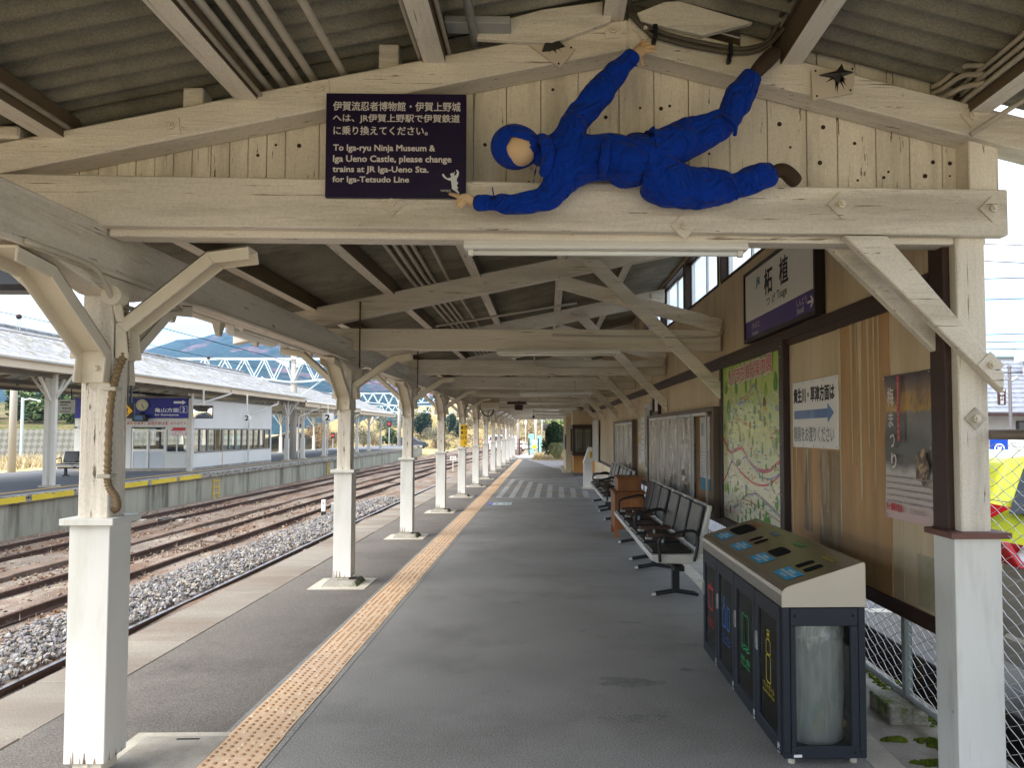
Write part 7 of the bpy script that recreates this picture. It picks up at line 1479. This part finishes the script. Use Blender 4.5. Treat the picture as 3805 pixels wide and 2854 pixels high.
# trees beyond the island end and the hill behind
specs = []
rg = random.Random(21)
for k in range(7): specs.append((-34+rg.uniform(-3, 3)+2.2*k, 108+rg.uniform(-6, 22), rg.uniform(2.5, 4.5), 2.0, ('rust', 'gold') if k % 2 else ('grey', 'olive'), 'scrub'))
for k in range(6): specs.append((-30+3.0*k+rg.uniform(-1, 1), 150+rg.uniform(-5, 30), rg.uniform(5, 8), 3.2, ('grey', 'olive') if k % 2 else ('mid', 'olive'), 'tree'))
for k in range(5): specs.append((-22+1.7*k, 128+rg.uniform(0, 8), rg.uniform(5.5, 7.5), 1.1, ('pine', 'dark'), 'conifer'))
ordn = ['first', 'second', 'third', 'fourth', 'fifth', 'sixth', 'seventh', 'eighth']
cnt = {}
for k, (x, y, h, r, ms_, kd) in enumerate(specs):
    cnt[kd] = cnt.get(kd, 0)+1
    lb = {'scrub': 'rusty and grey scrub bush beyond the island end, %s from the left', 'tree': 'grey green tree behind the far gantries, %s from the left', 'conifer': 'narrow dark conifer beyond the tracks, %s from the left'}[kd] % ordn[cnt[kd]-1]
    tree(kd if kd != 'scrub' else 'scrub_bush', lb, 'bush' if kd == 'scrub' else 'tree', (x, y, -1.0), h, r, [LM[m_] for m_ in ms_], 1500, .3 if kd != 'scrub' else .18, True, 30+k, czf=.55)
# golden embankment closing the view straight ahead
b = grid_sheet(-70, 60, 118, 190, -1.2, 90, 40, lambda x, y: max(0, (y-122))*(.16+.05*sin(x*.21)+.03*sin(x*.7+y*.2))*(1 if x > -20 else max(0, (x+70)/50)))
b.build('embankment', mat('golden_scrub', (.33, .25, .11), .95, .1, var=.35, vs=.12, col2=(.28, .22, .09), c2=(.45, .6), c2s=.09, fine=.4, fs=2.5, chips=(.16, .15, .06), chs=(.25, .25, .25), cht=(.56, .64)), kind='structure', smooth=True)
b = B(); rg = random.Random(5)
for k in range(70):
    x, y = rg.uniform(-22, 30), rg.uniform(112, 150); z = -1.2+max(0, y-122)*.16
    crown(b, (x, y, z+1.2), (rg.uniform(1.2, 2.6),)*2+(rg.uniform(1.2, 2.4),), 420, .26, 4, seed=100+k, lobes=5)
b.build('hillside_scrub', [LM['gold'], LM['straw'], LM['olive'], LM['rust']], kind='stuff')
for k, (x, y, h) in enumerate(((1.3, 60, 4.6), (3.6, 66, 5.5), (-.2, 96, 5.0))):
    tree('tree', ('bright yellow green tree behind the dark shrub', 'tall light green tree right behind the dark shrub', 'brownish bare looking tree past the signpost')[k], 'tree', (x, y, -.5), h, 1.9, [LM['pale'], LM['light']] if k < 2 else [LM['gold'], LM['grey']], 1600, .25, True, 60+k)
# left side behind the island: far track, dry grass, stone wall, hillside trees
track(-33, 'rusty siding beyond the island platform at the far left', False, .7)
b = B(); rg = random.Random(9)
for _ in range(9000):
    y = rg.uniform(30, 95); x = -y*rg.uniform(.50, .74)-rg.uniform(0, 14)
    if x > -38: continue
    h = rg.uniform(.4, 1.1); a = rg.uniform(0, 6.28)
    b.m(rg.randrange(3)).add([(x-.06, y, -1.1), (x+.06, y, -1.1), (x+cos(a)*h*.4, y+sin(a)*h*.4, h-1.1)], [(0, 1, 2)])
b.build('dry_reeds', [LM['straw'], LM['gold'], LM['straw']], kind='stuff')
rw = thing('retaining_wall', 'grey diamond block retaining wall below the green hillside at the far left', 'wall', (-60, 70, -1.1))
M_DIA = bpy.data.materials.new('diamond_blocks'); M_DIA.use_nodes = True; t_ = M_DIA.node_tree; bs_ = t_.nodes['Principled BSDF']; bs_.inputs['Roughness'].default_value = .9
tcn = t_.nodes.new('ShaderNodeTexCoord'); m3 = t_.nodes.new('ShaderNodeMapping'); m3.inputs['Rotation'].default_value = (0, R(45), 0); m3.inputs['Scale'].default_value = (2.6, .0, 2.6); ck_ = t_.nodes.new('ShaderNodeTexChecker'); ck_.inputs['Color1'].default_value = (.19, .185, .16, 1); ck_.inputs['Color2'].default_value = (.115, .115, .09, 1); ck_.inputs['Scale'].default_value = 1
t_.links.new(tcn.outputs['Object'], m3.inputs[0]); t_.links.new(m3.outputs[0], ck_.inputs[0]); t_.links.new(ck_.outputs[0], bs_.inputs['Base Color'])
B().hexa([(-40, -1, 0), (34, -1, 0), (34, 1, 0), (-40, 1, 0), (-40, -.4, 2.9), (34, -.4, 2.9), (34, 1, 2.9), (-40, 1, 2.9)]).build('wall_face', M_DIA, rw)
grid_sheet(-140, -37, 71, 150, 1.75, 30, 20, lambda x, y: min(y-71, 40)*.10*(1+.1*sin(x*.2))).build('hillside', mat('hillside_earth', (.20, .15, .08), .95, .1, var=.3, vs=.3, col2=(.08, .10, .03), c2=(.45, .6), c2s=.3, fine=.3, fs=4), kind='structure', smooth=True)
rg = random.Random(14)
for k in range(12):
    x = -64+2.2*k+rg.uniform(-1, 1); y = 74+rg.uniform(0, 10)
    tree('hillside_tree', 'leafy green tree on the hillside behind the island, %s from the left' % ('first', 'second', 'third', 'fourth', 'fifth', 'sixth', 'seventh', 'eighth', 'ninth', 'tenth', 'eleventh', 'twelfth')[k], 'tree', (x, y, 1.6+(y-71)*.10), rg.uniform(3.6, 5.0), rg.uniform(1.8, 2.6), [LM['mid'], LM['light'], LM['dark']] if k % 3 else [LM['olive'], LM['light'], LM['mid']], 900, .5, True, 200+k, 'trees on the left hillside', .5)
for k, x in enumerate((-35.2, -44.5)):
    t = thing('trackside_mast', ('pale steel mast by the far siding behind the first post', 'pale steel mast farther left by the dry grass')[k], 'mast', (x, 66, -1.1)); B().cyl((0, 0, 0), (0, 0, 5.6), .12, 10).build('mast', M_GANT, t); B().tube([(0, 0, 5.4), (.6, 0, 5.5), (1.5, 0, 5.3)], .06, 6).build('arm', M_GANT, t)
# far mountains
def ridge(t):
    P = [(-1.2, .055), (-.9, .075), (-.62, .092), (-.53, .105), (-.47, .120), (-.43, .128), (-.392, .136), (-.36, .132), (-.30, .120), (-.2, .10), (-.1, .085), (.0, .07), (.15, .06), (.35, .075), (.5, .088), (.62, .086), (.8, .07), (1.2, .06)]
    for (a, h), (c, g) in zip(P, P[1:]):
        if a <= t <= c: f = (t-a)/(c-a); f = f*f*(3-2*f); return h+(g-h)*f
    return .05
from mathutils import noise as MN
b = B(); nx, ny = 220, 40; vs = []; YM = 1600
for j in range(ny+1):
    v_ = j/ny
    for i in range(nx+1):
        t = -1.2+2.4*i/nx; y = 700+v_*900; top = ridge(t)*YM
        h = top*(v_**.8 if v_ < .9 else (.9**.8+(1-.9**.8)*(v_-.9)/.1)); p = V((t*YM*.004*2, v_*6, 0))
        h += (MN.fractal(p*2.2, 1, 2, 5)*.09+MN.fractal(p*9, 1, 2, 3)*.035)*top*(.25+.75*v_)*(1-.8*max(0, v_-.8)/.2); vs.append((t*y, y, max(-1.3, h)))
b.add(vs, [(j*(nx+1)+i, j*(nx+1)+i+1, (j+1)*(nx+1)+i+1, (j+1)*(nx+1)+i) for j in range(ny) for i in range(nx)])
b.build('mountains', mat('wooded_mountain', (.016, .036, .034), .95, .05, var=.4, vs=.02, col2=(.13, .075, .08), c2=(.54, .60), c2s=.0065, fine=.45, fs=.12, bump=2, bs=.1), kind='structure', smooth=True)
hz = B().box(-2500, 2500, -40, 2200, -3, 240); hm_ = bpy.data.materials.new('haze'); hm_.use_nodes = True; t_ = hm_.node_tree; t_.nodes.clear(); o1 = t_.nodes.new('ShaderNodeOutputMaterial'); pv = t_.nodes.new('ShaderNodeVolumePrincipled')
pv.inputs['Color'].default_value = (.36, .62, 1, 1); pv.inputs['Density'].default_value = .00023; pv.inputs['Anisotropy'].default_value = .1; t_.links.new(pv.outputs[0], o1.inputs['Volume'])
HZ = hz.build('haze', hm_, kind='stuff')
